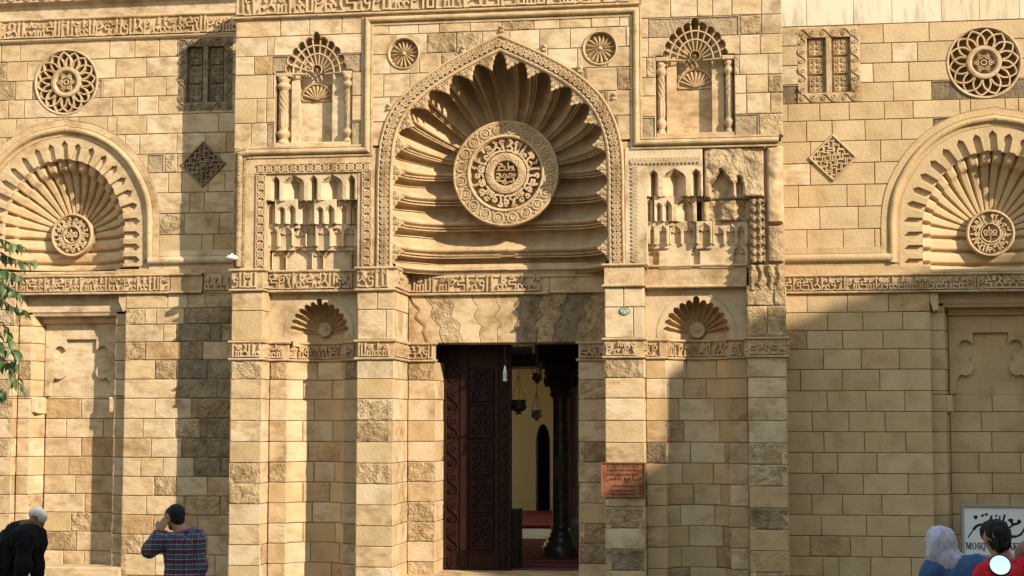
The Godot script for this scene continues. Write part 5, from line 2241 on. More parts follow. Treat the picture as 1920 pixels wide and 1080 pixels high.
	w0 = at(1496, 193, z)
	w1 = at(1612, 50, z)
	blind_window(root, w0.x, w0.y, w1.x, w1.y, z, "carved")
	holes.append(rect_poly(w0.x + .01, w0.y + .01, w1.x - .01, w1.y - .01))
	ys = heights([48, 84, 121, 157, 193, 226, 265, 306, 347, 388, 430, 474], 1560, z)
	foot = at(1560, 484, z).y
	ys.append(foot - .02)
	rows = [[1610, 1656, 1742], [1612, 1672, 1720], [1637, 1704], [1614, 1675, 1747], [1477, 1537, 1592, 1658, 1712, 1800, 1820, 1885, 1910], [1512, 1560, 1622, 1690, 1750, 1810], [1520, 1651, 1730], [1519, 1640, 1700], [1497, 1588, 1622], [1537, 1609], [1513, 1581, 1640], [1560]]
	pierced(root, z, xr - .02, far, ys, joints_x(rows, [60, 95, 130, 170, 205, 240, 280, 320, 365, 405, 450, 478], z), holes, NEW)
	# marble slabs
	var mx := [1462, 1512, 1600, 1672, 1765, 1836, 1911, 2010]
	for k in mx.size() - 1:
		var m := Mb.new()
		var a: float = at(mx[k], 20, z).x
		var b: float = at(mx[k + 1], 20, z).x
		m.block(Vector3(a + .002, ys[0] + .004, z - .1), Vector3(b - .002, ys[0] + .62, z + .006), .004)
		put("marble_slab", m, stone("marble"), root)
	level_moulding(root, xr - .02, cr.x - (at(1861, 484, z).x - at(1668, 484, z).x), foot, "fresh")
	i1 = at(1600, 514, z).y
	i0 = at(1600, 550, z).y
	ledge(root, xr - .02, far, i1, foot - .02, z, "fresh", cr.x - .80, cr.x + .80, cr)
	ip = Plan.new(PackedVector2Array([Vector2(xr, z + .012), Vector2(far, z + .012)]))
	inscription(root, ip, 0, ip.length(), i0, i1)
	low = [i0]
	low.append_array(heights([586, 620, 655, 693, 733, 772, 810, 849, 888, 927, 966, 1005, 1044, 1081, 1120], 1560, z))
	low.append(0.0)
	pj = [[1513, 1589, 1666], [1552, 1618, 1693], [1513, 1580, 1656], [1544, 1615, 1687], [1501, 1579, 1650], [1551, 1624, 1697], [1523, 1592, 1660], [1545, 1621, 1699], [1524, 1571, 1645], [1544, 1619, 1703], [1522, 1580, 1654], [1540, 1625, 1705], [1519, 1595, 1654], [1543, 1573, 1633, 1709]]
	pier = Plan.new(PackedVector2Array([Vector2(xr - .02, z), Vector2(cq - .79, z)]))
	jj = []
	for r in joints_x(pj, [565, 600, 635, 670, 710, 750, 790, 828, 866, 905, 945, 985, 1025, 1060], z):
		var l := []
		for x in r:
			l.append(x - xr + .02)
		jj.append(l)
	courses(root, pier, low, jj, {"fresh": 12.0, "brown": 0.3})
	var east := Plan.new(PackedVector2Array([Vector2(cq + .79, z), Vector2(far, z)]))
	courses(root, east, low, [], NEW)
	wing_niche(root, cq, "fresh", {"fresh": 10.0, "brown": 0.4}, low, i0)


func level_moulding(root: Node3D, x0: float, x1: float, y: float, kind: String) -> void:
	var z := Z_WING
	var prof := PackedVector2Array([Vector2(.135, z - .02), Vector2(.135, z + .007), Vector2(.06, z + .007)])
	for k in 9:
		var w := PI * k / 8.0
		prof.append(Vector2(cos(w) * .055, z + sin(w) * .06))
	prof.append_array(PackedVector2Array([Vector2(-.07, z - .004), Vector2(-.12, z - .01), Vector2(-.12, z - .05)]))
	var m := Mb.new()
	m.sweep(PackedVector2Array([Vector2(x0, y), Vector2(x1, y)]), prof, false, false)
	put("roll_moulding", m, stone("aged" if kind == "dark" else kind), root)


func ledge(root: Node3D, x0: float, x1: float, y0: float, y1: float, z: float, kind: String, a0: float, a1: float, c: Vector2) -> void:
	var m := Mb.new()
	m.block(Vector3(x0, y0 + .002, z - .3), Vector3(a0, y1 - .09, z + .006), .004)
	m.block(Vector3(a1, y0 + .002, z - .3), Vector3(x1, y1 - .09, z + .006), .004)
	m.block(Vector3(a0, y0 + .002, z - .45), Vector3(a1, y0 + .05, z + .008), .012)
	put("plain_course", m, stone(kind), root)



# ------------------------------------------------------------------ street, neighbours, and the hall behind the door
const SUN := Vector3(1.4, 0.85, 1.0)
const FLOOR_Y := 0.40


func build_surroundings() -> void:
	var dust := noise_tex("dust", 0.02, 5, [[0.0, g3(.6)], [0.5, g3(.85)], [1.0, g3(1.0)]], 512, FastNoiseLite.TYPE_SIMPLEX_SMOOTH, 41)
	var pave := base_mat(lin(.15, .125, .095), .92)
	pave.albedo_texture = dust
	pave.uv1_triplanar = true
	pave.uv1_world_triplanar = true
	pave.uv1_scale = Vector3.ONE * .4
	var m := Mb.new()
	m.quad(Vector3(-400, 0, -2.2), Vector3(400, 0, -2.2), Vector3(400, 0, 400), Vector3(-400, 0, 400))
	put("street", m, pave, self, "structure")
	m = Mb.new()
	m.quad(Vector3(-400, -.01, -400), Vector3(400, -.01, -400), Vector3(400, -.01, -2.2), Vector3(-400, -.01, -2.2))
	put("ground", m, pave, self, "structure")
	# the house up the street whose gable shades the foot of the walls
	var gable := PackedVector2Array()
	var zc := 12.0
	var marks := [[2060, 408, Z_WING], [1665, 552, Z_WING], [1491, 616, Z_WING], [1400, 620, 0], [1327, 648, 0], [1316, 815, 0], [1208, 885, 0], [1133, 932, 0], [1060, 985, 0], [980, 1100, 0]]
	for q in marks:
		var p := at(q[0], q[1], q[2])
		var s: float = zc - q[2]
		gable.append(Vector2(p.x + SUN.x * s, p.y + SUN.y * s))
	gable.append(Vector2(gable[gable.size() - 1].x, 0))
	gable.append(Vector2(gable[0].x + 3.0, 0))
	gable.append(Vector2(gable[0].x + 3.0, gable[0].y + .4))
	var house := thing("neighbour_house", "plastered house up the street that throws its shadow on the wall", "house")
	m = Mb.new()
	m.prism(gable, zc, zc - .35, 0, Vector2.ZERO, true)
	put("gable_wall", m, base_mat(lin(.56, .46, .33)), house)
	m = Mb.new()
	m.box(Vector3(8.2, 0, zc + .01), Vector3(gable[0].x + 3.0, 9.6, zc + 11))
	put("rear_wing", m, base_mat(lin(.54, .44, .31)), house)
	# houses across the street, which throw warm light back; left ones block sky
	for k in 6:
		var o := thing("street_house", ["nearest plastered house at left, unseen, added to block sky light", "second plastered house at left, unseen, added to block sky light", "third plastered house across the street", "fourth plastered house across the street", "fifth plastered house across the street", "last plastered house at left, unseen, added to block sky light"][k], "house", [Vector3(-33, 0, 9), Vector3(-20, 0, 12), Vector3(-10, 0, 27), Vector3(2, 0, 27.5), Vector3(14, 0, 28), Vector3(-18, 0, 21)][k], "houses across the street")  # left three unseen, added near and tall to darken the left wing's shade
		var h := Mb.new()
		var hh: float = [10.5, 9.5, 8.0, 7.2, 8.6, 10.0][k]
		h.box(Vector3(-5.9, 0, 0), Vector3(5.9, hh, 8))
		put("wall", h, base_mat(lin(.50, .40, .28)), o)
		for y in 2:
			for x in 4:
				var w := Mb.new()
				w.block(Vector3(-4.6 + x * 2.8, 1.2 + y * 2.7, -.04), Vector3(-3.5 + x * 2.8, 2.7 + y * 2.7, .02), .01)
				put("window", w, base_mat(lin(.06, .05, .04), .4), o)


func wood(c: Color, key: String, rough := .45) -> StandardMaterial3D:
	var m := base_mat(c, rough)
	m.albedo_texture = noise_tex("grain_" + key, 0.02, 5, [[0.0, g3(.5)], [0.5, g3(.85)], [1.0, g3(1.0)]], 256, FastNoiseLite.TYPE_SIMPLEX_SMOOTH, 51)
	m.uv1_triplanar = true
	m.uv1_world_triplanar = true
	m.uv1_scale = Vector3(5, .6, 5)
	m.metallic_specular = .5
	return m


func door_leaf(parent: Node3D, x0: float, x1: float, y0: float, y1: float, z: float) -> Node3D:
	var o := under("door_leaf", parent)
	var red := wood(lin(.027, .0085, .005), "door", .5)
	var m := Mb.new()
	m.box(Vector3(x0, y0, z - .07), Vector3(x1, y1, z - .012))
	put("board", m, red, o)
	red.metallic_specular = .28
	var w := x1 - x0
	var u := func(f: float) -> float: return x0 + w * f
	m = Mb.new()
	m.block(Vector3(u.call(.0), y0, z - .02), Vector3(u.call(.115), y1, z + .016), .006)
	put("stile", m, red, o)
	m = Mb.new()
	m.block(Vector3(u.call(.30), y0, z - .02), Vector3(u.call(.41), y1, z + .008), .006)
	put("stile", m, red, o)
	m = Mb.new()
	m.block(Vector3(u.call(.77), y0, z - .02), Vector3(u.call(.83), y1, z + .008), .006)
	put("stile", m, red, o)
	m = Mb.new()
	m.block(Vector3(u.call(.96), y0, z - .02), Vector3(x1, y1, z + .016), .006)
	put("stile", m, red, o)
	for q in [[.12, .295], [.835, .955]]:
		var s := Mb.new()
		var bw: float = w * (q[1] - q[0])
		scroll(s, y1 - y0 - .05, .0, bw, flat(Vector2(u.call(q[1]), y0 + .02), Vector2(0, 1), z - .014), .012, 0, .034)
		put("scroll_border", s, red, o)
	var top := Mb.new()
	scroll(top, w * .8, 0, .14, flat(Vector2(x0 + w * .13, y1 - .17), Vector2(1, 0), z - .004), .01, 0, .015)
	put("scroll_border", top, red, o)
	var ph := .475
	var y := y1 - .36
	while y - ph > y0:
		var p := Mb.new()
		var c := Vector2(u.call(.59), y - ph / 2)
		var a: float = w * .17
		p.block(Vector3(c.x - a, c.y - ph * .47, z - .012), Vector3(c.x + a, c.y + ph * .47, z + .014), .012)
		var f := flat(c, Vector2(1, 0), z + .014)
		for sx in [-1, 1]:
			for v in [-.62, 0.0, .62]:
				stroke(p, curl(Vector2(sx * a * .43, v * ph * .42), a * .40, 1.35 * sx, PI * .5 + (0 if v > -.1 else PI), 14), .013, f, -.002, .034)
		stroke(p, PackedVector2Array([Vector2(-a * .94, -ph * .44), Vector2(a * .94, -ph * .44), Vector2(a * .94, ph * .44), Vector2(-a * .94, ph * .44)]), .007, f, 0, .012, true)
		put("panel", p, red, o)
		var r := Mb.new()
		r.block(Vector3(u.call(.41) + .002, y - ph - .025, z - .02), Vector3(u.call(.77) - .002, y - ph + .008, z + .006), .005)
		put("rail", r, red, o)
		y -= ph + .022
	return o


func build_doorway() -> void:
	var d0 := at(835, 800, Z_DOOR).x
	var d1 := at(1085, 760, Z_BAY).x
	var xm := at(958, 800, Z_DOOR).x
	var top := at(900, 643, Z_BAY).y
	var door := thing("carved_door", "dark red carved wooden door with scrolled square panels, one leaf open", "door", Vector3.ZERO)
	door_leaf(door, d0 - .1, xm, FLOOR_Y + .02, top + .05, Z_DOOR - .02)
	var other := door_leaf(door, d0 - .1, xm, FLOOR_Y + .02, top + .05, 0.0)
	other.transform = Transform3D(Basis(Vector3.UP, deg_to_rad(92)), Vector3(d1 + .01, 0, Z_DOOR - .05)) * Transform3D(Basis(), Vector3(-(d0 - .1), 0, 0))
	var hall := thing("prayer_hall", "dim hall with yellow plaster wall and arched doorway seen past the open door leaf", "room")
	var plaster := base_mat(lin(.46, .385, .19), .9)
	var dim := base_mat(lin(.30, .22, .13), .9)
	var zb := -15.9
	var m := Mb.new()
	# front wall of the hall behind the stonework
	m.box(Vector3(-8.5, 0, -1.9), Vector3(d0 - .12, 9.0, -1.62))
	m.box(Vector3(d1 + .06, 0, -1.9), Vector3(9.5, 9.0, -1.62))
	m.box(Vector3(d0 - .121, top + .1, -1.9), Vector3(d1 + .061, 9.0, -1.62))
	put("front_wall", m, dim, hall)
	m = Mb.new()
	m.box(Vector3(d0 - .4, 0, -1.62), Vector3(d1 + .3, FLOOR_Y, Z_BAY + .12))
	put("threshold", m, stone("aged"), hall)
	m = Mb.new()
	m.box(Vector3(-6.3, 0, zb), Vector3(-6.0, 6.4, -1.9))
	m.box(Vector3(6.0, 0, zb), Vector3(6.3, 6.4, -1.9))
	put("side_wall", m, plaster, hall)
	# rear wall with its arched doorway
	var ax0 := at(1005, 900, zb).x
	var ax1 := at(1031, 900, zb).x
	var spring := at(1015, 830, zb).y
	var poly := PackedVector2Array([Vector2(-6.3, 0), Vector2(-6.3, 6.4), Vector2(6.3, 6.4), Vector2(6.3, 0), Vector2(ax1, 0)])
	poly.append_array(ring(Vector2((ax0 + ax1) / 2, spring), (ax1 - ax0) / 2, .42, 14, 0, PI))
	poly.append(Vector2(ax0, 0))
	m = Mb.new()
	m.prism(poly, zb, zb - .4, 0)
	put("rear_wall", m, plaster, hall)
	m = Mb.new()
	m.box(Vector3(-8.5, 0, zb - 3.4), Vector3(9.5, 6.4, zb - 3.2))
	m.box(Vector3(-8.5, 6.4, zb - 3.4), Vector3(9.5, 6.6, zb + 4))
	m.box(Vector3(-6.5, 0, zb - 3.2), Vector3(-6.3, 6.4, zb))
	m.box(Vector3(6.3, 0, zb - 3.2), Vector3(6.5, 6.4, zb))
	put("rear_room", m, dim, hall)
	m = Mb.new()
	m.box(Vector3(-8.5, 5.0, -7.4), Vector3(9.5, 5.3, -1.9))
	m.box(Vector3(-8.5, 5.0, zb - .4), Vector3(9.5, 5.3, -13.0))
	put("roof", m, wood(lin(.16, .09, .05), "roof", .7), hall)
	m = Mb.new()
	m.box(Vector3(ax1 + .25, FLOOR_Y, zb + .02), Vector3(6.0, 5.0, zb + 1.6))
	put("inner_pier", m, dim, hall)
	# floor: carpets and the paved court between
	var rug := base_mat(lin(.16, .035, .03), .95)
	var im := Image.create(128, 128, false, Image.FORMAT_RGB8)
	for y in 128:
		for x in 128:
			var d := absi((x + y) % 32 - 16) + absi((x - y + 256) % 32 - 16)
			var c := Color(.62, .2, .17) if d < 9 else (Color(.42, .10, .10) if d < 20 else Color(.26, .07, .09))
			if y % 64 < 5:
				c = Color(.6, .5, .36)
			im.set_pixel(x, y, c)
	rug.albedo_color = Color.WHITE
	rug.albedo_texture = ImageTexture.create_from_image(im)
	rug.uv1_triplanar = true
	rug.uv1_world_triplanar = true
	rug.uv1_scale = Vector3.ONE * .8
	m = Mb.new()
	m.box(Vector3(-6, 0, -7.4), Vector3(6, FLOOR_Y, -1.621))
	put("carpet", m, rug, hall)
	m = Mb.new()
	m.box(Vector3(-6, 0, zb), Vector3(6, FLOOR_Y, -10.8))
	put("carpet", m, rug, hall)
	m = Mb.new()
	m.box(Vector3(-6, 0, -10.799), Vector3(6, FLOOR_Y - .06, -7.401))
	put("court_paving", m, stone("pale"), hall)
	# wooden eave over the court with a white carved board
	var ze := -7.0
	var e := at(930, 690, ze)
	m = Mb.new()
	m.block(Vector3(e.x - 3, e.y, ze - .6), Vector3(at(1029, 690, ze).x, e.y + .10, ze + .6), .01)
	m.block(Vector3(e.x - 3, e.y + .12, ze - .5), Vector3(at(1003, 690, ze).x, e.y + .24, ze + .3), .01)
	put("eave", m, wood(lin(.20, .13, .11), "eave", .7), hall)
	m = Mb.new()
	m.block(Vector3(at(1002, 660, ze).x, e.y + .13, ze - .1), Vector3(at(1024, 660, ze).x, e.y + .9, ze + .02), .01)
	put("plank", m, wood(lin(.45, .20, .05), "plank", .6), hall)
	m = Mb.new()
	var w0 := at(940, 664, ze)
	m.block(Vector3(w0.x, w0.y, ze + .0), Vector3(at(999, 664, ze).x, w0.y + .14, ze + .05), .01)
	scroll(m, at(999, 664, ze).x - w0.x, 0, .14, flat(w0, Vector2(1, 0), ze + .05), .012, 0, .02)
	put("carved_board", m, base_mat(lin(.75, .72, .66), .7), hall)
	# marble column
	var zc := -3.9
	var col := thing("marble_column", "dark green marble column on a stepped base inside the doorway", "column", Vector3(at(1052, 900, zc).x, FLOOR_Y, zc))
	var green := base_mat(lin(.075, .068, .05), .3)
	green.albedo_texture = noise_tex("marbling", 0.03, 6, [[0.0, g3(.25)], [0.45, g3(.6)], [0.7, g3(1.0)], [1.0, g3(1.6, 1.6, 1.4)]], 256, FastNoiseLite.TYPE_SIMPLEX_SMOOTH, 61, .65)
	green.uv1_triplanar = true
	green.metallic_specular = .5
	m = Mb.new()
	m.lathe(PackedVector2Array([Vector2(.145, .42), Vector2(.135, .5), Vector2(.128, 2.3), Vector2(.14, 2.36)]), Vector3.ZERO, 28)
	put("shaft", m, green, col)
	m = Mb.new()
	m.lathe(PackedVector2Array([Vector2(.29, 0), Vector2(.29, .14), Vector2(.26, .16), Vector2(.26, .2), Vector2(.22, .22), Vector2(.23, .27), Vector2(.19, .30), Vector2(.19, .34), Vector2(.165, .36), Vector2(.16, .42), Vector2(0, .42)]), Vector3.ZERO, 8)
	put("base", m, green, col)
	m = Mb.new()
	m.lathe(PackedVector2Array([Vector2(.15, 2.36), Vector2(.17, 2.4), Vector2(.15, 2.43), Vector2(.2, 2.6), Vector2(.26, 2.72), Vector2(.24, 2.76), Vector2(.3, 2.8), Vector2(.3, 2.9), Vector2(0, 2.9)]), Vector3.ZERO, 16)
	for k in 8:
		var w := TAU * k / 8
		m.ball(Vector3(cos(w) * .21, 2.6, sin(w) * .21), Vector3(.05, .09, .05), 8, 6)
	m.box(Vector3(-.3, 2.9, -.3), Vector3(.3, 4.6, .3))
	put("capital", m, wood(lin(.06, .045, .035), "capital", .8), col)
	m = Mb.new()
	m.block(Vector3(-.10, 1.16, .10), Vector3(.08, 1.46, .142), .006)
	put("notice", m, base_mat(lin(.075, .06, .04), .5), col)
	var pale := thing("pale_column", "pale column with white base glimpsed past the dark green column", "column", Vector3(at(1074, 960, -7.0).x, FLOOR_Y, -7.0))
	m = Mb.new()
	m.lathe(PackedVector2Array([Vector2(.24, 0), Vector2(.24, .16), Vector2(.2, .2), Vector2(.22, .26), Vector2(.17, .34), Vector2(.14, .4), Vector2(.13, 2.4), Vector2(.2, 2.6), Vector2(.26, 2.8), Vector2(.26, 4.6), Vector2(0, 4.6)]), Vector3.ZERO, 20)
	put("shaft", m, base_mat(lin(.5, .47, .4), .5), pale)
	# hanging lamps
	var glass := base_mat(lin(.62, .60, .53), .25)
	var brass := base_mat(lin(.40, .27, .10), .3)
	brass.metallic = .7
	var dark := base_mat(lin(.17, .145, .10), .35)
	dark.metallic = .5
	for q in [[1006, 778, -5.2, glass, .098, "white ceramic mosque lamp hanging lowest inside the doorway"], [1007, 708, -5.0, brass, .10, "brass and glass mosque lamp hanging just below the eave beam"], [972, 762, -3.2, dark, .125, "dark bronze lamp half hidden behind the closed door leaf"]]:
		var p := at3(q[0], q[1], q[2])
		var l := thing("hanging_lamp", q[5], "lamp", p, "lamps hanging inside the doorway")
		var r: float = q[4]
		m = Mb.new()
		m.lathe(PackedVector2Array([Vector2(r * .35, -r * .95), Vector2(r * .4, -r * .85), Vector2(r * .22, -r * .7), Vector2(r * .75, -r * .45), Vector2(r, -r * .1), Vector2(r * .97, r * .15), Vector2(r * .8, r * .3), Vector2(r * .85, r * .36), Vector2(r * .95, r * .75), Vector2(r * .9, r * .78), Vector2(r * .7, r * .4), Vector2(0, r * .3)]), Vector3.ZERO, 24)
		put("bowl", m, q[3], l)
		m = Mb.new()
		for k in 3:
			var w := TAU * k / 3 + .5
			m.tube(PackedVector3Array([Vector3(cos(w) * r * .9, r * .7, sin(w) * r * .9), Vector3(0, r * 3.6, 0)]), .004, .004, 5)
		m.tube(PackedVector3Array([Vector3(0, r * 3.6, 0), Vector3(0, 5.0 - p.y, 0)]), .005, .005, 5)
		put("chain", m, dark, l)
	# the bulb on its wire under the lintel, and one by the brass lamp
	for q in [[947, 706, -1.12, "unlit spiral bulb hanging on a wire in front of the dark door"], [1013, 698, -4.7, "small white bulb hanging beside the brass lamp"]]:
		var p := at3(q[0], q[1], q[2])
		var l := thing("hanging_bulb", q[3], "light bulb", p)
		m = Mb.new()
		var path := PackedVector3Array()
		for k in 49:
			var w := TAU * k / 12.0
			path.append(Vector3(cos(w) * .022, -.06 + k * .0022, sin(w) * .022))
		m.tube(path, .009, .009, 7)
		put("spiral_tube", m, base_mat(lin(.8, .78, .72), .3), l)
		m = Mb.new()
		m.lathe(PackedVector2Array([Vector2(.0, .04), Vector2(.026, .045), Vector2(.026, .085), Vector2(.016, .1), Vector2(.014, .14), Vector2(0, .145)]), Vector3.ZERO, 14)
		put("socket", m, base_mat(lin(.7, .68, .62), .4), l)
		m = Mb.new()
		m.tube(PackedVector3Array([Vector3(0, .14, 0), Vector3(.003, (top - p.y) * .5, 0), Vector3(0, top - p.y + (.01 if q[2] > -2 else 1.2), 0)]), .003, .003, 5)
		put("wire", m, dark, l)
	var box := thing("shoe_cabinet", "dark low cabinet standing behind the edge of the closed door leaf", "cabinet", Vector3(at(955, 1000, -2.2).x, FLOOR_Y, -2.2))
	m = Mb.new()
	m.block(Vector3(-.25, 0, -.2), Vector3(at(972, 1000, -2.0).x - at(955, 1000, -2.2).x, at(960, 955, -2.0).y - FLOOR_Y, .2), .01)
	put("carcass", m, wood(lin(.03, .02, .015), "cabinet", .5), box)


# ------------------------------------------------------------------ things fixed on the walls
func build_fittings() -> void:
	var m := Mb.new()
	# copper plaque
	var z := .02
	var p0 := at(1127, 932, z)
	var p1 := at(1210, 867, z)
	var o := thing("copper_plaque", "engraved copper plaque with rows of dark lettering fixed on the pier right of the doorway", "plaque", Vector3((p0.x + p1.x) / 2, (p0.y + p1.y) / 2, 0))
	var w := (p1.x - p0.x) / 2
	var h := (p1.y - p0.y) / 2
	var copper := base_mat(lin(.33, .13, .06), .55)
	copper.albedo_texture = noise_tex("tarnish", 0.02, 5, [[0.0, g3(.35, .3, .3)], [0.4, g3(.75)], [1.0, g3(1.0)]], 256, FastNoiseLite.TYPE_SIMPLEX_SMOOTH, 71)
	copper.uv1_triplanar = true
	copper.metallic = .35
	m.block(Vector3(-w + .012, -h + .012, .0), Vector3(w - .012, h - .012, z), .003)
	put("plate", m, copper, o)
	m = Mb.new()
	m.sweep(PackedVector2Array([Vector2(-w, -h), Vector2(-w, h), Vector2(w, h), Vector2(w, -h)]), PackedVector2Array([Vector2(-.02, z), Vector2(-.016, z + .018), Vector2(-.004, z + .022), Vector2(0, z + .014), Vector2(.0, -.002)]), true, false)
	put("frame", m, base_mat(lin(.16, .07, .04), .5), o)
	var ink := base_mat(lin(.05, .022, .012), .7)
	m = Mb.new()
	for r in [[.78, .035, .06], [.56, .035, .06], [.30, .03, .05], [-.36, .03, .08], [-.62, .03, .08], [-.82, .028, .08]]:
		var y: float = r[0] * h
		var f := flat(Vector2(-w * .78 + (.0 if r[0] > 0 else w * .2), y - r[1] / 2), Vector2(1, 0), z)
		lettering(m, w * (1.5 if r[0] > 0 else 1.15), 0, r[1], f, .0022, -.001, .003)
	put("small_lettering", m, ink, o)
	m = Mb.new()
	var name := flat(Vector2(0, -.01 * h), Vector2(1, 0), z)
	# the mosque's name, written from right to left
	var S := w / 55.0
	for q in [[[40, 8, 46, 4, 40, 1, 32, 0, 26, 0]], [[24, 0, 24, 12]], [[20, 0, 14, 0, 13, 4, 17, 4, 14, 0, 8, 0, 6, 5, 3, 5, 4, 0, 9, -1, 7, -6, 1, -5]], [[-6, 12, -6, 0, -10, 0]], [[-10, 12, -13, 3, -9, 0]], [[-18, 0, -17, 5, -21, 5, -20, 0, -26, 0, -27, 3, -30, 3, -29, 0, -35, 0, -38, -1, -42, -4]]]:
		for l in q:
			var a := PackedVector2Array()
			for k in range(0, l.size(), 2):
				a.append(Vector2(l[k], l[k + 1]) * S)
			stroke(m, a, .006, name, -.001, .004)
	put("name_lettering", m, ink, o)
	# enamel number plate on the pier
	var e := at(1171, 583, .012)
	o = thing("enamel_badge", "small oval green and white enamel badge on the pier right of the door", "badge", Vector3(e.x, e.y, .004))
	m = Mb.new()
	m.prism(ring(Vector2.ZERO, .065, .052, 24), .012, -.006, .005)
	put("rim", m, base_mat(lin(.09, .15, .07), .4), o)
	m = Mb.new()
	m.prism(ring(Vector2(.0, -.002), .052, .039, 20), .016, .0, .003)
	put("face", m, base_mat(lin(.36, .41, .32), .35), o)
	m = Mb.new()
	m.prism(ring(Vector2(-.02, -.015), .012, .010, 9), .018, .01, .001)
	m.prism(ring(Vector2(.02, -.012), .009, .012, 9), .018, .01, .001)
	m.prism(ring(Vector2(.005, .02), .03, .008, 12), .018, .01, .001)
	put("chips", m, base_mat(lin(.08, .10, .06), .5), o)
	# flood lamp on the corner of the portal
	var fl := at3(435, 484, .06)
	o = thing("flood_lamp", "small white dome lamp on the portal's corner ledge, beside the shaded wall", "lamp", fl)
	m = Mb.new()
	m.lathe(PackedVector2Array([Vector2(0, -.035), Vector2(.04, -.03), Vector2(.075, -.012), Vector2(.08, .005), Vector2(.07, .025), Vector2(.04, .038), Vector2(.02, .042), Vector2(.016, .06), Vector2(0, .062)]), Vector3.ZERO, 20)
	put("dome", m, base_mat(lin(.70, .64, .52), .4), o)
	m = Mb.new()
	m.tube(PackedVector3Array([Vector3(.03, 0, -.02), Vector3(.05, .0, -.07)]), .015, .015, 8)
	put("bracket", m, base_mat(lin(.2, .17, .13), .6), o)
	build_sign()
	build_mirror()


func build_sign() -> void:
	var z := Z_WING + .09
	var a := at(1802, 947, z)
	var b := at(1992, 1046, z)
	var o := thing("name_board", "white name board with black Arabic and Latin letters behind the man in red", "sign")
	var m := Mb.new()
	m.block(Vector3(a.x, b.y, z - .05), Vector3(b.x, a.y, z), .003)
	put("board", m, base_mat(lin(.58, .57, .53), .55), o)
	m = Mb.new()
	m.sweep(PackedVector2Array([Vector2(a.x, b.y), Vector2(a.x, a.y), Vector2(b.x, a.y), Vector2(b.x, b.y)]), PackedVector2Array([Vector2(-.03, z - .01), Vector2(-.03, z + .012), Vector2(-.002, z + .018), Vector2(.002, z + .01), Vector2(.002, z - .08)]), true, false)
	put("frame", m, base_mat(lin(.26, .24, .20), .45), o)
	var ink := base_mat(lin(.012, .012, .016), .6)
	m = Mb.new()
	var P := func(l: Array) -> PackedVector2Array:
		var q := PackedVector2Array()
		for k in range(0, l.size(), 2):
			q.append(at(1700 + l[k] / 7.2, 930 + l[k + 1] / 7.2, z))
		return q
	var f := flat(Vector2.ZERO, Vector2(1, 0), z)
	for s in [[.006, [830, 560, 870, 500, 910, 440]], [.013, [900, 452, 945, 405, 1000, 385, 1060, 400]], [.010, [1060, 400, 1090, 350, 1130, 330, 1150, 262]], [.012, [905, 290, 950, 272]], [.008, [950, 272, 940, 300, 925, 312]], [.011, [1205, 255, 1215, 280]], [.007, [1250, 330, 1262, 268]], [.010, [1300, 340, 1312, 300, 1326, 250]], [.010, [1130, 300, 1180, 345, 1250, 350, 1310, 335]], [.010, [1372, 335, 1400, 318, 1440, 330]], [.012, [1400, 335, 1440, 385, 1490, 375, 1530, 348]], [.014, [1500, 325, 1525, 345, 1535, 362]], [.010, [1440, 385, 1385, 430, 1362, 480]], [.013, [1362, 480, 1375, 520, 1420, 548, 1480, 548]], [.010, [1480, 548, 1540, 520, 1580, 465, 1600, 420]], [.011, [1640, 250, 1640, 400]], [.012, [1640, 400, 1700, 430, 1780, 420, 1830, 380, 1800, 350, 1740, 350]]]:
		stroke(m, P.call(s[1]), s[0] * 1.4, f, -.001, .003)
	for s in [[1025, 265], [1075, 250], [1760, 470]]:
		var c: Vector2 = P.call(s)[0]
		m.prism(PackedVector2Array([c + Vector2(-.024, 0), c + Vector2(-.002, .02), c + Vector2(.024, .004), c + Vector2(.002, -.018)]), z + .003, z - .001, 0)
	put("arabic_lettering", m, ink, o)
	var t := TextMesh.new()
	var font := SystemFont.new()
	font.font_names = PackedStringArray(["Droid Serif"])
	font.font_weight = 700
	t.font = font
	t.text = "MOSQUE EL AKMAR"
	t.font_size = 32
	t.pixel_size = .005
	t.depth = .004
	var mi := put_mesh("latin_lettering", t, ink, o)
	var box := t.get_aabb()
	var cap := at(1811, 1017, z).y - at(1811, 1034, z).y
	var want := (at(1863, 1030, z).x - at(1811, 1030, z).x) * 15.0 / 6.15
	mi.transform = Transform3D(Basis.from_scale(Vector3(want / maxf(box.size.x, .01), cap / maxf(box.size.y, .01), 1)), Vector3.ZERO)
	var s0 := Vector3(want / maxf(box.size.x, .01), cap / maxf(box.size.y, .01), 1)
	var at0 := at(1811, 1034, z)
	mi.position = Vector3(at0.x - box.position.x * s0.x, at0.y - box.position.y * s0.y, z + .002)


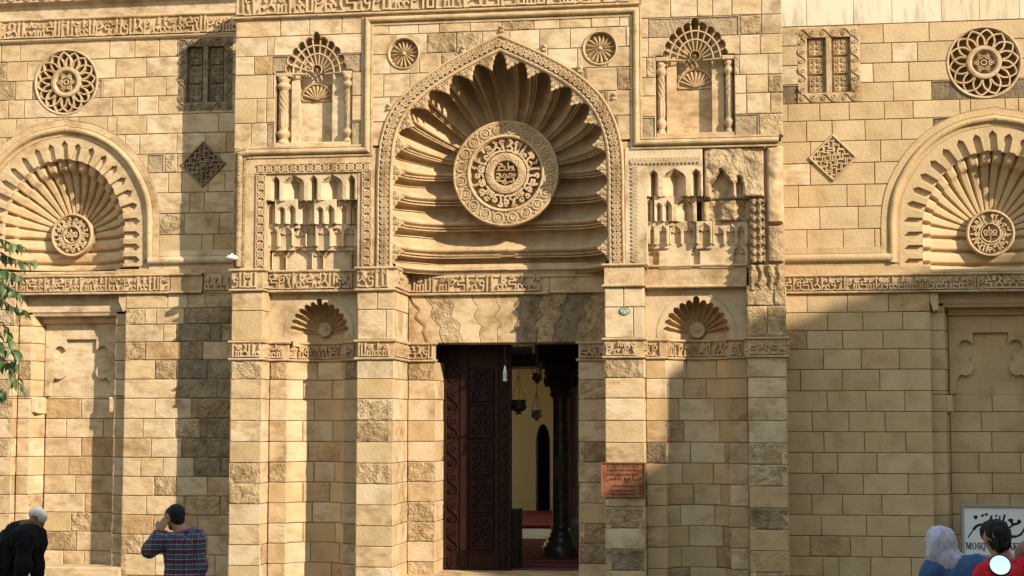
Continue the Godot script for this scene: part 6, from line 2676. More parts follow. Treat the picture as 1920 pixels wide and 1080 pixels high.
func build_mirror() -> void:
	var z := 10.8
	var p := at3(1875, 1060, z)
	var r := at(1894.5, 1060, z).x - p.x
	var o := thing("motorcycle", "motorcycle of which only the round mirror shows, before the man in red", "motorcycle", Vector3(p.x, 0, z))
	var chrome := base_mat(lin(.92, .95, .97), .02)
	chrome.metallic = 1.0
	chrome.metallic_specular = .5
	var black := base_mat(lin(.012, .013, .03), .35)
	var m := Mb.new()
	m.dish(PackedVector2Array([Vector2(r * 1.12, -.012), Vector2(r * 1.14, .004), Vector2(r * 1.08, .014), Vector2(r * 1.0, .012)]), Vector2.ZERO, 36)
	m.dish(PackedVector2Array([Vector2(0.001, -.045), Vector2(r * .7, -.035), Vector2(r * 1.12, -.012)]), Vector2.ZERO, 36)
	var face := Mb.new()
	face.dish(PackedVector2Array([Vector2(r, .008), Vector2(r * .6, .010), Vector2(0.0, .011)]), Vector2.ZERO, 36)
	var to_eye := (eye - p).normalized()
	# tilted up so that it shows the open sky
	var n := (to_eye + Vector3(.1, .62, .78).normalized()).normalized()
	var head := under("mirror", o)
	head.position = Vector3(0, p.y, 0)
	# keep the round outline facing the street
	head.look_at_from_position(head.position, head.position - n, Vector3.UP)
	head.position = Vector3(0, p.y, 0)
	put("mirror_rim", m, black, head)
	put("mirror_glass", face, chrome, head)
	m = Mb.new()
	m.tube(PackedVector3Array([Vector3(0, p.y - .02, -.03), Vector3(.02, p.y - .12, -.06), Vector3(.10, p.y - .34, -.10)]), .008, .008, 8)
	m.tube(PackedVector3Array([Vector3(.0, p.y - .32, -.06), Vector3(.25, p.y - .36, -.12), Vector3(.42, p.y - .38, -.10), Vector3(.72, p.y - .33, -.02)]), .013, .013, 8)
	put("handlebar", m, black, o)
	m = Mb.new()
	m.tube(PackedVector3Array([Vector3(.36, p.y - .4, -.1), Vector3(.36, .32, .42)]), .03, .03, 10)
	put("fork", m, black, o)
	for s in [[.36, .42], [.36, -.95]]:
		m = Mb.new()
		var path := PackedVector3Array()
		for k in 33:
			var w := TAU * k / 32.0
			path.append(Vector3(s[0], .3 + cos(w) * .25, s[1] + sin(w) * .25))
		m.tube(path, .05, .05, 8, false)
		put("wheel", m, black, o)
	m = Mb.new()
	m.ball(Vector3(.36, .85, -.25), Vector3(.13, .14, .3), 16, 10)
	put("tank", m, base_mat(lin(.3, .02, .02), .25), o)
	m = Mb.new()
	m.block(Vector3(.22, .72, -1.1), Vector3(.5, .82, -.45), .02)
	m.box(Vector3(.28, .35, -.7), Vector3(.44, .72, -.1))
	put("seat", m, black, o)



# ------------------------------------------------------------------ the branch that hangs into view
func build_tree() -> void:
	var z := 4.2
	var base := Vector3(at(-95, 900, z).x, 0, z - .3)
	var o := thing("street_tree", "leafy green tree whose drooping branch tips hang before the weathered wing", "tree", base)
	var bark := base_mat(lin(.13, .095, .06), .95)
	var m := Mb.new()
	m.tube(PackedVector3Array([Vector3(0, 0, 0), Vector3(.04, 1.4, .02), Vector3(-.06, 3.2, 0), Vector3(-.02, 4.8, .1), Vector3(.05, 6.0, .1)]), .16, .07, 12)
	put("trunk", m, bark, o)
	var greens := []
	for c in [lin(.042, .068, .014), lin(.055, .088, .018), lin(.03, .05, .012), lin(.085, .11, .022)]:
		var g := base_mat(c, .5)
		g.metallic_specular = .45
		g.backlight_enabled = true
		g.backlight = Color(.25, .35, .08)
		greens.append(g)
	var shapes := []
	for k in 3:
		var l := Mb.new()
		var half := .024 + k * .004
		var p := PackedVector3Array()
		for y in 7:
			var f := y / 6.0
			var w := half * sin(PI * pow(f, .8)) * (1.0 if f < .98 else .0)
			var droop := -.035 * f * f * (1 + k * .4)
			p.append(Vector3(-w, droop + w * .4, f * .115)); p.append(Vector3(0, droop, f * .115)); p.append(Vector3(w, droop + w * .4, f * .115))
		l.grid(p, 3, 7)
		shapes.append(l.mesh())
	var twigs := [[-30, 430, 12, 452, 42, 458], [-30, 450, 20, 484, 68, 488], [-40, 480, 10, 508, 40, 518], [-40, 505, 12, 534, 40, 548], [-40, 545, 5, 562, 42, 582], [-40, 580, 6, 606, 22, 640], [-40, 620, 12, 652, 40, 656], [-40, 640, 10, 676, 32, 684], [-40, 690, -2, 728, 8, 740], [-10, 650, 22, 700, 42, 722], [-40, 460, -5, 520, 10, 545], [-60, 560, -15, 600, 5, 660]]
	var leaf_no := 0
	for t in twigs:
		var path := PackedVector3Array()
		var zz := z + rnd(-.25, .25)
		path.append(Vector3(-.02, 2.9 + rnd(0, 1.0), 0))
		for k in 3:
			path.append(at3(t[k * 2], t[k * 2 + 1], zz) - base)
		var fine := PackedVector3Array()
		for k in path.size() - 1:
			for s in 5:
				fine.append(path[k].lerp(path[k + 1], s / 5.0) + Vector3(0, -.02 * sin(s / 5.0 * PI), 0))
		fine.append(path[path.size() - 1])
		m = Mb.new()
		m.tube(fine, .016, .003, 6)
		put("branch", m, bark, o)
		var n := 16
		for k in n:
			var f := lerpf(.42, 1.0, (k + rnd(0, .8)) / n)
			var q := f * (fine.size() - 1)
			var a := fine[int(q)].lerp(fine[mini(int(q) + 1, fine.size() - 1)], q - int(q))
			var leaf := put_mesh("leaf", shapes[rng.randi() % 3], greens[rng.randi() % 4], o)
			var side := -1.0 if k % 2 else 1.0
			var yaw := PI / 2 + side * rnd(.3, 1.3) + rnd(-.3, .3)
			leaf.transform = Transform3D(Basis(Vector3.UP, yaw) * Basis(Vector3.RIGHT, rnd(.35, 1.15)) * Basis(Vector3(0, 0, 1), rnd(-.6, .6)), a + Vector3(rnd(-.02, .02), rnd(-.02, .01), rnd(-.03, .03)))
			leaf.scale = Vector3.ONE * rnd(.7, 1.3)
			leaf_no += 1


# ------------------------------------------------------------------ figures: bones with radii, joined smoothly and meshed as surface nets
func flesh(bones: Array, cell: float, soft: float, folds := 0.0, pace := 2.0) -> Mb:
	var lo := Vector3.ONE * 99.0
	var hi := -lo
	for b in bones:
		var r: float = maxf(b[2], b[3]) + soft + cell * 2
		for e in 2:
			lo = lo.min(b[e] - Vector3.ONE * r)
			hi = hi.max(b[e] + Vector3.ONE * r)
	var nx := int((hi.x - lo.x) / cell) + 2
	var ny := int((hi.y - lo.y) / cell) + 2
	var nz := int((hi.z - lo.z) / cell) + 2
	var f := PackedFloat32Array()
	f.resize(nx * ny * nz)
	f.fill(1.0)
	for b in bones:
		var pa: Vector3 = b[0]
		var pb: Vector3 = b[1]
		var ra: float = b[2]
		var rb: float = b[3]
		var flat_: Vector3 = b[4] if b.size() > 4 else Vector3.ONE
		var r := maxf(ra, rb) * maxf(flat_.x, maxf(flat_.y, flat_.z)) + soft + cell * 2
		var i0 := ((pa.min(pb) - Vector3.ONE * r - lo) / cell).floor()
		var i1 := ((pa.max(pb) + Vector3.ONE * r - lo) / cell).ceil()
		var ba := pb - pa
		var inv := 1.0 / maxf(ba.length_squared(), 1e-9)
		for z in range(maxi(0, int(i0.z)), mini(nz, int(i1.z) + 1)):
			for y in range(maxi(0, int(i0.y)), mini(ny, int(i1.y) + 1)):
				var row := (z * ny + y) * nx
				for x in range(maxi(0, int(i0.x)), mini(nx, int(i1.x) + 1)):
					var p := Vector3(lo.x + x * cell, lo.y + y * cell, lo.z + z * cell) - pa
					var h := clampf(p.dot(ba) * inv, 0.0, 1.0)
					var d := ((p - ba * h) / flat_).length() - lerpf(ra, rb, h)
					var o := f[row + x]
					var g := clampf(0.5 + 0.5 * (o - d) / soft, 0.0, 1.0)
					f[row + x] = lerpf(o, d, g) - soft * g * (1.0 - g)
	if folds > 0.0:
		for z in nz:
			for y in ny:
				var row := (z * ny + y) * nx
				for x in nx:
					var v := f[row + x]
					if v > -.06 and v < .06:
						f[row + x] = v + folds * (noise.get_noise_3d((lo.x + x * cell) * 190.0 * pace, (lo.y + y * cell) * 75.0 * pace, (lo.z + z * cell) * 190.0 * pace) + .4 * noise.get_noise_3d((lo.x + x * cell) * 380.0 + 50, (lo.y + y * cell) * 300.0, (lo.z + z * cell) * 380.0))
	var m := Mb.new()
	var id := {}
	var verts := PackedVector3Array()
	var step := [0, 1, nx, nx + 1, nx * ny, nx * ny + 1, nx * ny + nx, nx * ny + nx + 1]
	var edges := [[0, 1], [0, 2], [0, 4], [1, 3], [1, 5], [2, 3], [2, 6], [3, 7], [4, 5], [4, 6], [5, 7], [6, 7]]
	for z in nz - 1:
		for y in ny - 1:
			var row := (z * ny + y) * nx
			for x in nx - 1:
				var c := row + x
				var v0 := f[c] < 0.0
				if v0 == (f[c + step[1]] < 0.0) and v0 == (f[c + step[2]] < 0.0) and v0 == (f[c + step[3]] < 0.0) and v0 == (f[c + step[4]] < 0.0) and v0 == (f[c + step[5]] < 0.0) and v0 == (f[c + step[6]] < 0.0) and v0 == (f[c + step[7]] < 0.0):
					continue
				var s := Vector3.ZERO
				var n := 0
				for e in edges:
					var a := f[c + step[e[0]]]
					var b := f[c + step[e[1]]]
					if (a < 0.0) != (b < 0.0):
						var t := a / (a - b)
						var p0 := Vector3(e[0] & 1, (e[0] >> 1) & 1, e[0] >> 2)
						var p1 := Vector3(e[1] & 1, (e[1] >> 1) & 1, e[1] >> 2)
						s += p0.lerp(p1, t)
						n += 1
				id[c] = verts.size()
				verts.append(lo + (Vector3(x, y, z) + s / n) * cell)
	var tri := PackedInt32Array()
	for c in id:
		var a := f[c] < 0.0
		for ax in 3:
			var d: int = [1, nx, nx * ny][ax]
			var u: int = [nx, nx * ny, 1][ax]
			var w: int = [nx * ny, 1, nx][ax]
			if a == (f[c + d] < 0.0):
				continue
			if not (id.has(c - u) and id.has(c - w) and id.has(c - u - w)):
				continue
			var q0: int = id[c]
			var q1: int = id[c - u]
			var q2: int = id[c - u - w]
			var q3: int = id[c - w]
			if a:
				tri.append_array(PackedInt32Array([q0, q2, q1, q0, q3, q2]))
			else:
				tri.append_array(PackedInt32Array([q0, q1, q2, q0, q2, q3]))
	var nor := PackedVector3Array()
	nor.resize(verts.size())
	for k in range(0, tri.size(), 3):
		var g := (verts[tri[k + 2]] - verts[tri[k]]).cross(verts[tri[k + 1]] - verts[tri[k]])
		nor[tri[k]] += g; nor[tri[k + 1]] += g; nor[tri[k + 2]] += g
	for k in nor.size():
		nor[k] = nor[k].normalized()
	m.v = verts
	m.n = nor
	m.i = tri
	return m


func join(a: Mb, b: Mb) -> Mb:
	var k := a.v.size()
	a.v.append_array(b.v)
	a.n.append_array(b.n)
	for q in b.i:
		a.i.append(q + k)
	return a


func cloth(c: Color, key := "cloth") -> StandardMaterial3D:
	var m := base_mat(c, .95)
	m.metallic_specular = .15
	m.albedo_texture = noise_tex(key, .06, 4, [[0.0, g3(.7)], [.5, g3(.9)], [1.0, g3(1.0)]], 256, FastNoiseLite.TYPE_SIMPLEX_SMOOTH, 81)
	m.uv1_triplanar = true
	m.uv1_scale = Vector3.ONE * 2.0
	m.rim_enabled = true
	m.rim = .2
	return m


# a hand reaching from the wrist along d, the palm facing n: palm, four bent fingers and a thumb
func hand(w: Vector3, d: Vector3, n: Vector3, bend: float, thumb_side: float) -> Array:
	var s := d.cross(n).normalized()
	var o := []
	var k := w + d * .085
	for q in 4:
		var f := (q - 1.5) * .02
		var root := k + s * f
		o.append([w + s * f * .7, root, .013, .012])
		var l: float = [.068, .078, .074, .058][q]
		var d1 := (d + n * bend * .4).normalized()
		var d2 := (d + n * bend * 1.1).normalized()
		var j := root + d1 * l * .55
		o.append([root, j, .0098, .0088])
		o.append([j, j + d2 * l * .5, .0088, .0072])
	var tr := w + d * .02 + s * thumb_side * .03
	var tm := tr + (d * .6 + s * thumb_side * .8 + n * .2).normalized() * .042
	o.append([tr, tm, .013, .011])
	o.append([tm, tm + (d * .85 + s * thumb_side * .25 + n * .3).normalized() * .036, .0105, .008])
	return o


# a head: o its middle, up along the crown, fwd where the face looks
func head_bones(o: Vector3, up: Vector3, fwd: Vector3, k := 1.0) -> Array:
	var s := up.cross(fwd).normalized()
	var b := []
	b.append([o + (up * .028 - fwd * .018) * k, o + (up * .02 + fwd * .028) * k, .083 * k, .074 * k])
	b.append([o + (fwd * .045 - up * .03) * k, o + (fwd * .055 - up * .085) * k, .05 * k, .03 * k])
	b.append([o + (fwd * .088 + up * .005) * k, o + (fwd * .108 - up * .03) * k, .010 * k, .014 * k])
	b.append([o + (fwd * .085 - up * .058 - s * .018) * k, o + (fwd * .085 - up * .058 + s * .018) * k, .010 * k, .010 * k])
	for e in [-1.0, 1.0]:
		b.append([o + (s * e * .078 - fwd * .008 + up * .012) * k, o + (s * e * .084 - fwd * .014 - up * .03) * k, .013 * k, .009 * k])
		b.append([o + (s * e * .03 + fwd * .08 + up * .022) * k, o + (s * e * .045 + fwd * .074 + up * .022) * k, .012 * k, .010 * k])
	return b


func legs(hip: Vector3, spread: float, leg: float, fwd: Vector3) -> Array:
	var b := []
	var s := Vector3.UP.cross(fwd).normalized()
	for e in [-1.0, 1.0]:
		var h = hip + s * e * spread
		var k := Vector3(h.x, leg * .52, h.z) + fwd * .03
		var a := Vector3(h.x, .09, h.z)
		b.append([h, k, .088, .06])
		b.append([k, a, .06, .043])
		b.append([a + Vector3(0, -.04, 0), a + fwd * .15 + Vector3(0, -.055, 0), .042, .034])
	return b


func build_people() -> void:
	var skin := base_mat(lin(.27, .145, .085), .6)
	skin.subsurf_scatter_enabled = true
	skin.subsurf_scatter_strength = .1
	var dark_skin := base_mat(lin(.17, .085, .05), .6)
	var hair := base_mat(lin(.010, .009, .009), .7)
	hair.heightmap_enabled = true
	hair.heightmap_texture = noise_tex("curls", .12, 3, [], 256, FastNoiseLite.TYPE_SIMPLEX_SMOOTH, 91)
	hair.heightmap_scale = 1.5
	hair.uv1_triplanar = true
	hair.uv1_scale = Vector3.ONE * 3.0
	var trousers := cloth(lin(.035, .04, .055))
	plaid_man(skin, hair, trousers)
	cloaked_man(dark_skin)
	woman(skin, trousers)
	red_men(skin, dark_skin, hair, trousers)


func grow(bones: Array, d: float) -> Array:
	var o := []
	for b in bones:
		var c: Array = b.duplicate()
		c[2] += d
		c[3] += d
		o.append(c)
	return o


func plaid_man(skin: Material, hair: Material, trousers: Material) -> void:
	var z := 6.0
	var o := thing("person", "man in checked shirt holding one hand against his ear, before the shaded wall", "person", Vector3(at(332, 1000, z).x, 0, z))
	var fwd := Vector3(-.82, -.15, -.55).normalized()
	var up := Vector3(-.30, .92, -.12).normalized()
	up = (up - fwd * up.dot(fwd)).normalized()
	var head := Vector3(-.03, 1.535, -.02)
	var neck := Vector3(.055, 1.415, -.0)
	var sl := Vector3(-.10, 1.345, .07)
	var sr := Vector3(.165, 1.375, -.06)
	var el := Vector3(-.225, 1.245, .10)
	var wl := Vector3(-.145, 1.405, .085)
	var er := Vector3(.215, 1.10, -.03)
	var wr := Vector3(.17, .86, -.10)
	var chest := Vector3(.05, 1.22, 0)
	var hip := Vector3(.045, .92, 0)
	var body := head_bones(head, up, fwd)
	body.append([neck + Vector3(.0, -.05, 0), head - up * .06 - fwd * .01, .058, .055])
	body.append([chest, neck, .10, .06])
	body.append([chest, hip, .10, .10])
	body.append([sl, el, .045, .038])
	body.append([el, wl, .036, .027])
	body.append([sr, er, .045, .038])
	body.append([er, wr, .036, .027])
	body.append_array(legs(hip, .095, .9, Vector3(-.6, 0, -.8)))
	var mesh := flesh(body, .011, .02)
	var hd := (head + Vector3(-.055, -.012, .085) - wl).normalized()
	var palm := (head - wl).normalized()
	palm = (palm - hd * palm.dot(hd)).normalized()
	join(mesh, flesh(hand(wl, hd, Vector3(.35, .1, -.9).normalized(), .55, 1.0), .0035, .006))
	join(mesh, flesh(hand(wr, Vector3(-.1, -1, 0).normalized(), Vector3(-1, 0, 0), .5, 1.0), .004, .006))
	put("body", mesh, skin, o)
	# cropped hair and beard
	var h := [[head + up * .034 - fwd * .022, head + up * .03 + fwd * .02, .084, .074], [head - fwd * .045 - up * .025, head - fwd * .03 + up * .0, .058, .07]]
	put("hair", flesh(h, .007, .02), hair, o)
	put("beard", flesh([[head + fwd * .045 - up * .075, head + fwd * .07 - up * .085, .032, .026], [head + fwd * .02 - up * .05, head + fwd * .05 - up * .075, .045, .03]], .006, .02), hair, o)
	var shirt := [[chest + Vector3(-.05, .06, .015), chest + Vector3(.07, .09, -.02), .125, .13, Vector3(1, 1, .85)], [chest, hip + Vector3(0, .02, 0), .15, .145, Vector3(1.05, 1, .8)], [chest + Vector3(0, .1, 0), neck + Vector3(.0, -.035, 0), .105, .06], [sl + Vector3(.02, 0, 0), el, .078, .066], [el, wl.lerp(el, .16), .066, .052], [sr + Vector3(-.02, -.01, 0), er, .082, .064], [er, wr + Vector3(0, .03, 0), .062, .048], [hip + Vector3(0, .05, 0), hip + Vector3(0, -.12, 0), .15, .155, Vector3(1.05, 1, .8)]]
	var pm := cloth(Color.WHITE, "weave")
	var im := Image.create(128, 128, false, Image.FORMAT_RGB8)
	for y in 128:
		for x in 128:
			var c := Color(.17, .135, .18)
			for a in [x, y]:
				var q: int = a % 64
				if q < 20:
					c = c.lerp(Color(.34, .13, .15), .6)
				elif q >= 34 and q < 52:
					c = c.lerp(Color(.20, .33, .38), .6)
				if q == 26 or q == 27 or q == 58 or q == 59:
					c = c.lerp(Color(.86, .90, .94), .7)
			im.set_pixel(x, y, c)
	pm.albedo_texture = ImageTexture.create_from_image(im)
	pm.uv1_scale = Vector3.ONE * 5.6
	put("shirt", flesh(shirt, .012, .045, .012), pm, o)
	put("collar", flesh([[neck + Vector3(-.05, -.045, .05), neck + Vector3(.05, -.01, .05), .02, .02], [neck + Vector3(.05, -.01, .05), neck + Vector3(.07, .0, -.04), .02, .02]], .008, .02), pm, o)
	put("trousers", flesh(grow(legs(hip, .095, .9, Vector3(-.6, 0, -.8)).slice(0, 2) + legs(hip, .095, .9, Vector3(-.6, 0, -.8)).slice(3, 5), .022), .02, .03, .01), trousers, o)


func cloaked_man(skin: Material) -> void:
	var z := 2.4
	var o := thing("person", "bent man in long black cloak and white cap at the foot of the blind niche", "person", Vector3(at(40, 1000, z).x, 0, z))
	var fwd := Vector3(.75, -.55, -.35).normalized()
	var up := Vector3(.45, .85, -.2)
	up = (up - fwd * up.dot(fwd)).normalized()
	var head := Vector3(.155, 1.285, -.06)
	var neck := Vector3(.09, 1.20, -.02)
	var hip := Vector3(-.27, .80, .02)
	var chest := Vector3(-.01, 1.07, 0)
	var body := head_bones(head, up, fwd)
	body.append([neck, head - up * .05, .055, .055])
	body.append([chest, neck, .11, .06])
	body.append([hip, chest, .12, .11])
	for e in [-1.0, 1.0]:
		var s := chest + Vector3(.10, .0, e * .15)
		var el := s + Vector3(.03, -.27, e * .03)
		body.append([s, el, .045, .04])
		body.append([el, el + Vector3(-.04, -.23, -.02), .038, .027])
	body.append_array(legs(hip, .09, .82, Vector3(.9, 0, -.4)))
	var mesh := flesh(body, .014, .02)
	for e in [-1.0, 1.0]:
		var w: Vector3 = chest + Vector3(.09, -.50, e * .18 - .02)
		join(mesh, flesh(hand(w, Vector3(.1, -1, 0).normalized(), Vector3(-.9, 0, -.3), .4, e), .004, .006))
	put("body", mesh, skin, o)
	var black := cloth(lin(.010, .010, .011))
	var robe := [[hip, chest + Vector3(-.01, .01, 0), .175, .165, Vector3(1, 1, .95)], [chest, neck + Vector3(-.015, -.05, 0), .165, .11], [chest + Vector3(.10, .0, .12), chest + Vector3(.10, -.05, -.14), .12, .12], [hip, Vector3(-.30, .1, .03), .18, .24, Vector3(1, 1, .9)], [hip + Vector3(.10, 0, 0), Vector3(-.14, .12, .03), .15, .19], [chest + Vector3(.13, .0, .15), chest + Vector3(.13, -.30, .18), .095, .075], [chest + Vector3(.13, -.30, .18), chest + Vector3(.09, -.44, .16), .075, .085], [chest + Vector3(.13, .0, -.15), chest + Vector3(.12, -.42, -.18), .095, .08]]
	put("cloak", flesh(robe, .013, .10, .030, 2.2), black, o)
	var cap := [[head + up * .045 - fwd * .015, head + up * .04 + fwd * .03, .082, .072], [head + up * .03 - fwd * .045, head + up * .03 + fwd * .02, .07, .078]]
	put("cap", flesh(cap, .008, .03, .004), cloth(lin(.50, .45, .40), "linen"), o)
	put("scarf", flesh([[neck + Vector3(-.05, .015, .07), neck + Vector3(.05, .05, .06), .038, .034], [neck + Vector3(.05, .05, .06), neck + Vector3(.10, .0, -.04), .034, .03], [neck + Vector3(-.05, .015, .07), neck + Vector3(-.05, .02, -.06), .036, .03]], .009, .03, .008), cloth(lin(.17, .11, .06), "linen"), o)


func woman(skin: Material, trousers: Material) -> void:
	var z := 8.4
	var o := thing("person", "woman in pale grey headscarf and blue denim jacket seen from behind", "person", Vector3(at(1782, 1040, z).x, 0, z))
	var fwd := Vector3(.45, -.25, -.85).normalized()
	var up := Vector3(.10, 1, .0)
	up = (up - fwd * up.dot(fwd)).normalized()
	var head := Vector3(-.055, 1.53, -.03)
	var neck := Vector3(.0, 1.425, .0)
	var chest := Vector3(.05, 1.255, 0)
	var hip := Vector3(.06, .9, 0)
	var body := head_bones(head, up, fwd, .97)
	body.append([neck, head - up * .05, .05, .05])
	body.append([chest, neck, .1, .055])
	body.append([hip, chest, .13, .11])
	body.append_array(legs(hip, .09, .9, Vector3(.4, 0, -.9)))
	for e in [-1.0, 1.0]:
		body.append([chest + Vector3(e * .17, .12, 0), chest + Vector3(e * .24, -.14, -.02), .042, .036])
		body.append([chest + Vector3(e * .24, -.14, -.02), chest + Vector3(e * .2, -.36, -.1), .034, .025])
	var mesh := flesh(body, .012, .02)
	for e in [-1.0, 1.0]:
		join(mesh, flesh(hand(chest + Vector3(e * .2, -.36, -.1), Vector3(0, -1, -.2).normalized(), Vector3(-e, 0, 0), .4, 1.0), .004, .006))
	put("body", mesh, skin, o)
	var sc := [[head + up * .035 - fwd * .035, head + up * .02 + fwd * .02, .100, .092], [head - fwd * .03 - up * .03, neck + Vector3(-.01, -.0, .035), .088, .065], [neck + Vector3(-.03, .01, .03), neck + Vector3(.06, .0, -.05), .07, .065], [head + fwd * .03 - up * .07, head - fwd * .04 - up * .08, .06, .07]]
	put("headscarf", flesh(sc, .008, .035, .020, 3.0), cloth(lin(.36, .36, .40), "knit"), o)
	var denim := cloth(lin(.045, .085, .17), "denim_weave")
	denim.albedo_texture = noise_tex("denim_weave", .03, 5, [[0.0, g3(.45)], [.5, g3(.85)], [1.0, g3(1.35, 1.4, 1.4)]], 256, FastNoiseLite.TYPE_SIMPLEX_SMOOTH, 83, .7)
	denim.uv1_scale = Vector3.ONE * 4.0
	var j := [[chest + Vector3(-.12, .10, 0), chest + Vector3(.12, .115, 0), .105, .105, Vector3(1, 1, .9)], [chest + Vector3(0, .08, 0), neck + Vector3(.0, -.05, 0), .11, .07], [chest, hip, .165, .165, Vector3(1.05, 1, .8)]]
	for e in [-1.0, 1.0]:
		j.append([chest + Vector3(e * .175, .115, 0), chest + Vector3(e * .25, -.14, -.02), .078, .062])
		j.append([chest + Vector3(e * .25, -.14, -.02), chest + Vector3(e * .2, -.35, -.1), .06, .048])
	put("denim_jacket", flesh(j, .011, .045, .020, 2.6), denim, o)
	put("collar", flesh([[neck + Vector3(-.07, -.055, .05), neck + Vector3(.07, -.04, .05), .028, .028], [neck + Vector3(.07, -.04, .05), neck + Vector3(.09, -.06, -.04), .026, .024], [neck + Vector3(-.07, -.055, .05), neck + Vector3(-.08, -.08, -.04), .026, .024]], .008, .02), denim, o)
	var seam := Mb.new()
	var line := PackedVector3Array()
	for k in 13:
		var x := lerpf(-.15, .15, k / 12.0)
		line.append(chest + Vector3(x, .075 - .02 * cos(x * 9), .128 - .25 * x * x * 4.0 * .35))
	seam.tube(line, .004, .004, 5)
	put("yoke_seam", seam, denim, o)
	put("trousers", flesh(grow(legs(hip, .09, .9, Vector3(.4, 0, -.9)).slice(0, 2) + legs(hip, .09, .9, Vector3(.4, 0, -.9)).slice(3, 5), .022), .02, .03, .01), trousers, o)


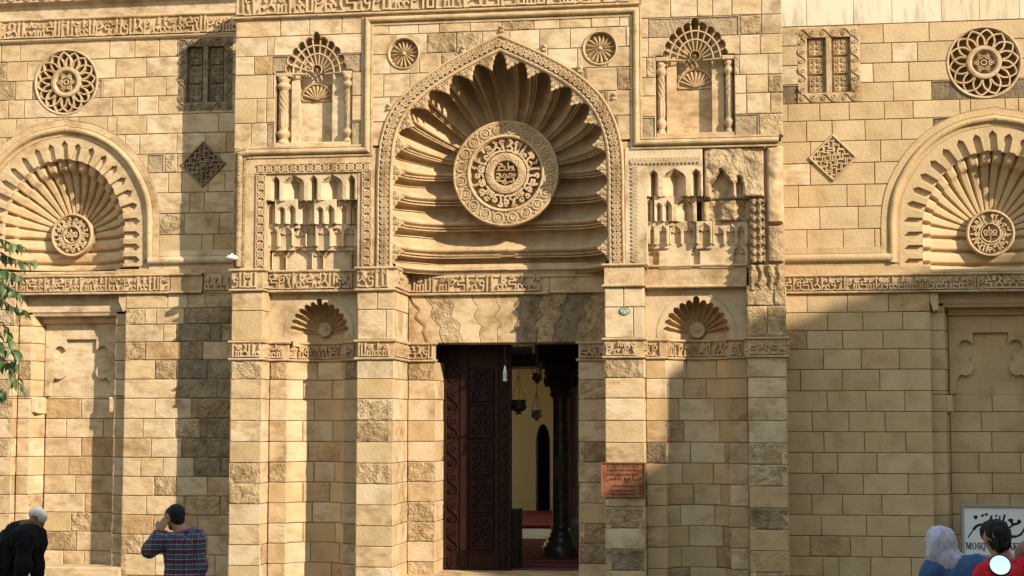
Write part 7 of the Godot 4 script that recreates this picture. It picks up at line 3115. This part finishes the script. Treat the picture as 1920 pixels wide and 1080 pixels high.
func red_men(skin: Material, dark_skin: Material, hair: Material, trousers: Material) -> void:
	var red := cloth(lin(.46, .018, .022), "fleece")
	for who in 2:
		var z := 9.0 if who == 0 else 8.6
		var x := 1890.0 if who == 0 else 1944.0
		var o := thing("person", "young man with thick black hair and red hooded top seen from behind" if who == 0 else "dark shaven man in red cut off by the right edge, behind the young man", "person", Vector3(at(x, 1040, z).x, 0, z))
		var drop := -.065 if who == 0 else -.21
		var fwd := Vector3(-.35, -.1, -.9).normalized()
		var up := Vector3(-.12, 1, 0)
		up = (up - fwd * up.dot(fwd)).normalized()
		var head := Vector3(-.07 if who == 0 else -.05, 1.695 + drop, -.02)
		var neck := Vector3(-.025 if who == 0 else .01, 1.565 + drop, .0)
		var chest := Vector3(.03, 1.34 + drop, 0)
		var hip := Vector3(.03, .97, 0)
		var body := head_bones(head, up, fwd, 1.0)
		body.append([neck - Vector3(0, .04, 0), head - up * .05 - fwd * .01, .06, .057])
		body.append([chest, neck, .11, .06])
		body.append([hip, chest, .13, .12])
		body.append_array(legs(hip, .095, .97, Vector3(-.3, 0, -.9)))
		for e in [-1.0, 1.0]:
			body.append([chest + Vector3(e * .17, .12, 0), chest + Vector3(e * .23, -.15, -.02), .046, .038])
			body.append([chest + Vector3(e * .23, -.15, -.02), chest + Vector3(e * .22, -.39, -.1), .036, .027])
		var mesh := flesh(body, .012, .02)
		for e in [-1.0, 1.0]:
			join(mesh, flesh(hand(chest + Vector3(e * .22, -.39, -.1), Vector3(0, -1, -.2).normalized(), Vector3(-e, 0, 0), .4, 1.0), .004, .006))
		put("body", mesh, skin if who == 0 else dark_skin, o)
		if who == 0:
			var h := [[head + up * .04 - fwd * .022, head + up * .045 + fwd * .035, .085, .075], [head - fwd * .045 - up * .035, head - fwd * .03 + up * .02, .064, .078]]
			put("hair", flesh(h, .006, .02, .016, 8.0), hair, o)
		var j := [[chest + Vector3(-.115, .12, 0), chest + Vector3(.14, .12, 0), .105, .11, Vector3(1, 1, .9)], [chest + Vector3(0, .1, 0), neck + Vector3(.0, -.06, 0), .12, .075], [chest, hip, .16, .16, Vector3(1.05, 1, .8)]]
		for e in [-1.0, 1.0]:
			j.append([chest + Vector3(e * .175, .115, 0), chest + Vector3(e * .235, -.15, -.02), .075, .065])
			j.append([chest + Vector3(e * .235, -.15, -.02), chest + Vector3(e * .22, -.37, -.1), .068, .052])
		put("hooded_top", flesh(j, .011, .05, .018, 2.4), red, o)
		if who == 0:
			put("hood", flesh([[neck + Vector3(-.09, -.06, .05), neck + Vector3(.02, -.115, .12), .045, .05], [neck + Vector3(.02, -.115, .12), neck + Vector3(.11, -.035, .05), .05, .045], [neck + Vector3(.11, -.035, .05), neck + Vector3(.09, -.03, -.06), .042, .035], [neck + Vector3(-.09, -.06, .05), neck + Vector3(-.09, -.05, -.06), .042, .035]], .009, .035, .010), red, o)
		put("trousers", flesh(grow(legs(hip, .095, .97, Vector3(-.3, 0, -.9)).slice(0, 2) + legs(hip, .095, .97, Vector3(-.3, 0, -.9)).slice(3, 5), .022), .02, .03, .01), trousers, o)



# ------------------------------------------------------------------ the stones that show largest stay single; slivers and hidden returns are joined
func seen_size(o: MeshInstance3D) -> float:
	var b := o.mesh.get_aabb()
	var lo := Vector2(1e6, 1e6)
	var hi := -lo
	for k in 8:
		var q := look.inverse() * (b.get_endpoint(k) - eye)
		var s := Vector2(960.0 + q.x / -q.z * FOCAL, 540.0 - q.y / -q.z * FOCAL)
		lo = lo.min(s)
		hi = hi.max(s)
	lo = lo.max(Vector2.ZERO)
	hi = hi.min(Vector2(1920, 1080))
	return maxf(hi.x - lo.x, 0) * maxf(hi.y - lo.y, 0)


func join_small_stones(root: Node3D, most := 290) -> void:
	var list := []
	for c in root.get_children():
		if String(c.name).begins_with("stone"):
			list.append([seen_size(c), c])
	list.sort_custom(func(a, b): return a[0] > b[0])
	var by := {}
	for k in range(most, list.size()):
		var o: MeshInstance3D = list[k][1]
		if not by.has(o.material_override):
			by[o.material_override] = Mb.new()
		var a := o.mesh.surface_get_arrays(0)
		var m: Mb = by[o.material_override]
		var at_v := m.v.size()
		m.v.append_array(a[Mesh.ARRAY_VERTEX])
		m.n.append_array(a[Mesh.ARRAY_NORMAL])
		for q in a[Mesh.ARRAY_INDEX]:
			m.i.append(q + at_v)
		root.remove_child(o)
		o.free()
	if by.is_empty():
		return
	var mesh := ArrayMesh.new()
	for k in by:
		var a := []
		a.resize(Mesh.ARRAY_MAX)
		a[Mesh.ARRAY_VERTEX] = by[k].v
		a[Mesh.ARRAY_NORMAL] = by[k].n
		a[Mesh.ARRAY_INDEX] = by[k].i
		mesh.add_surface_from_arrays(Mesh.PRIMITIVE_TRIANGLES, a)
		mesh.surface_set_material(mesh.get_surface_count() - 1, k)
	var o := MeshInstance3D.new()
	o.name = "small_stones"
	o.mesh = mesh
	o.set_meta("kind", "stuff")
	root.add_child(o, true)
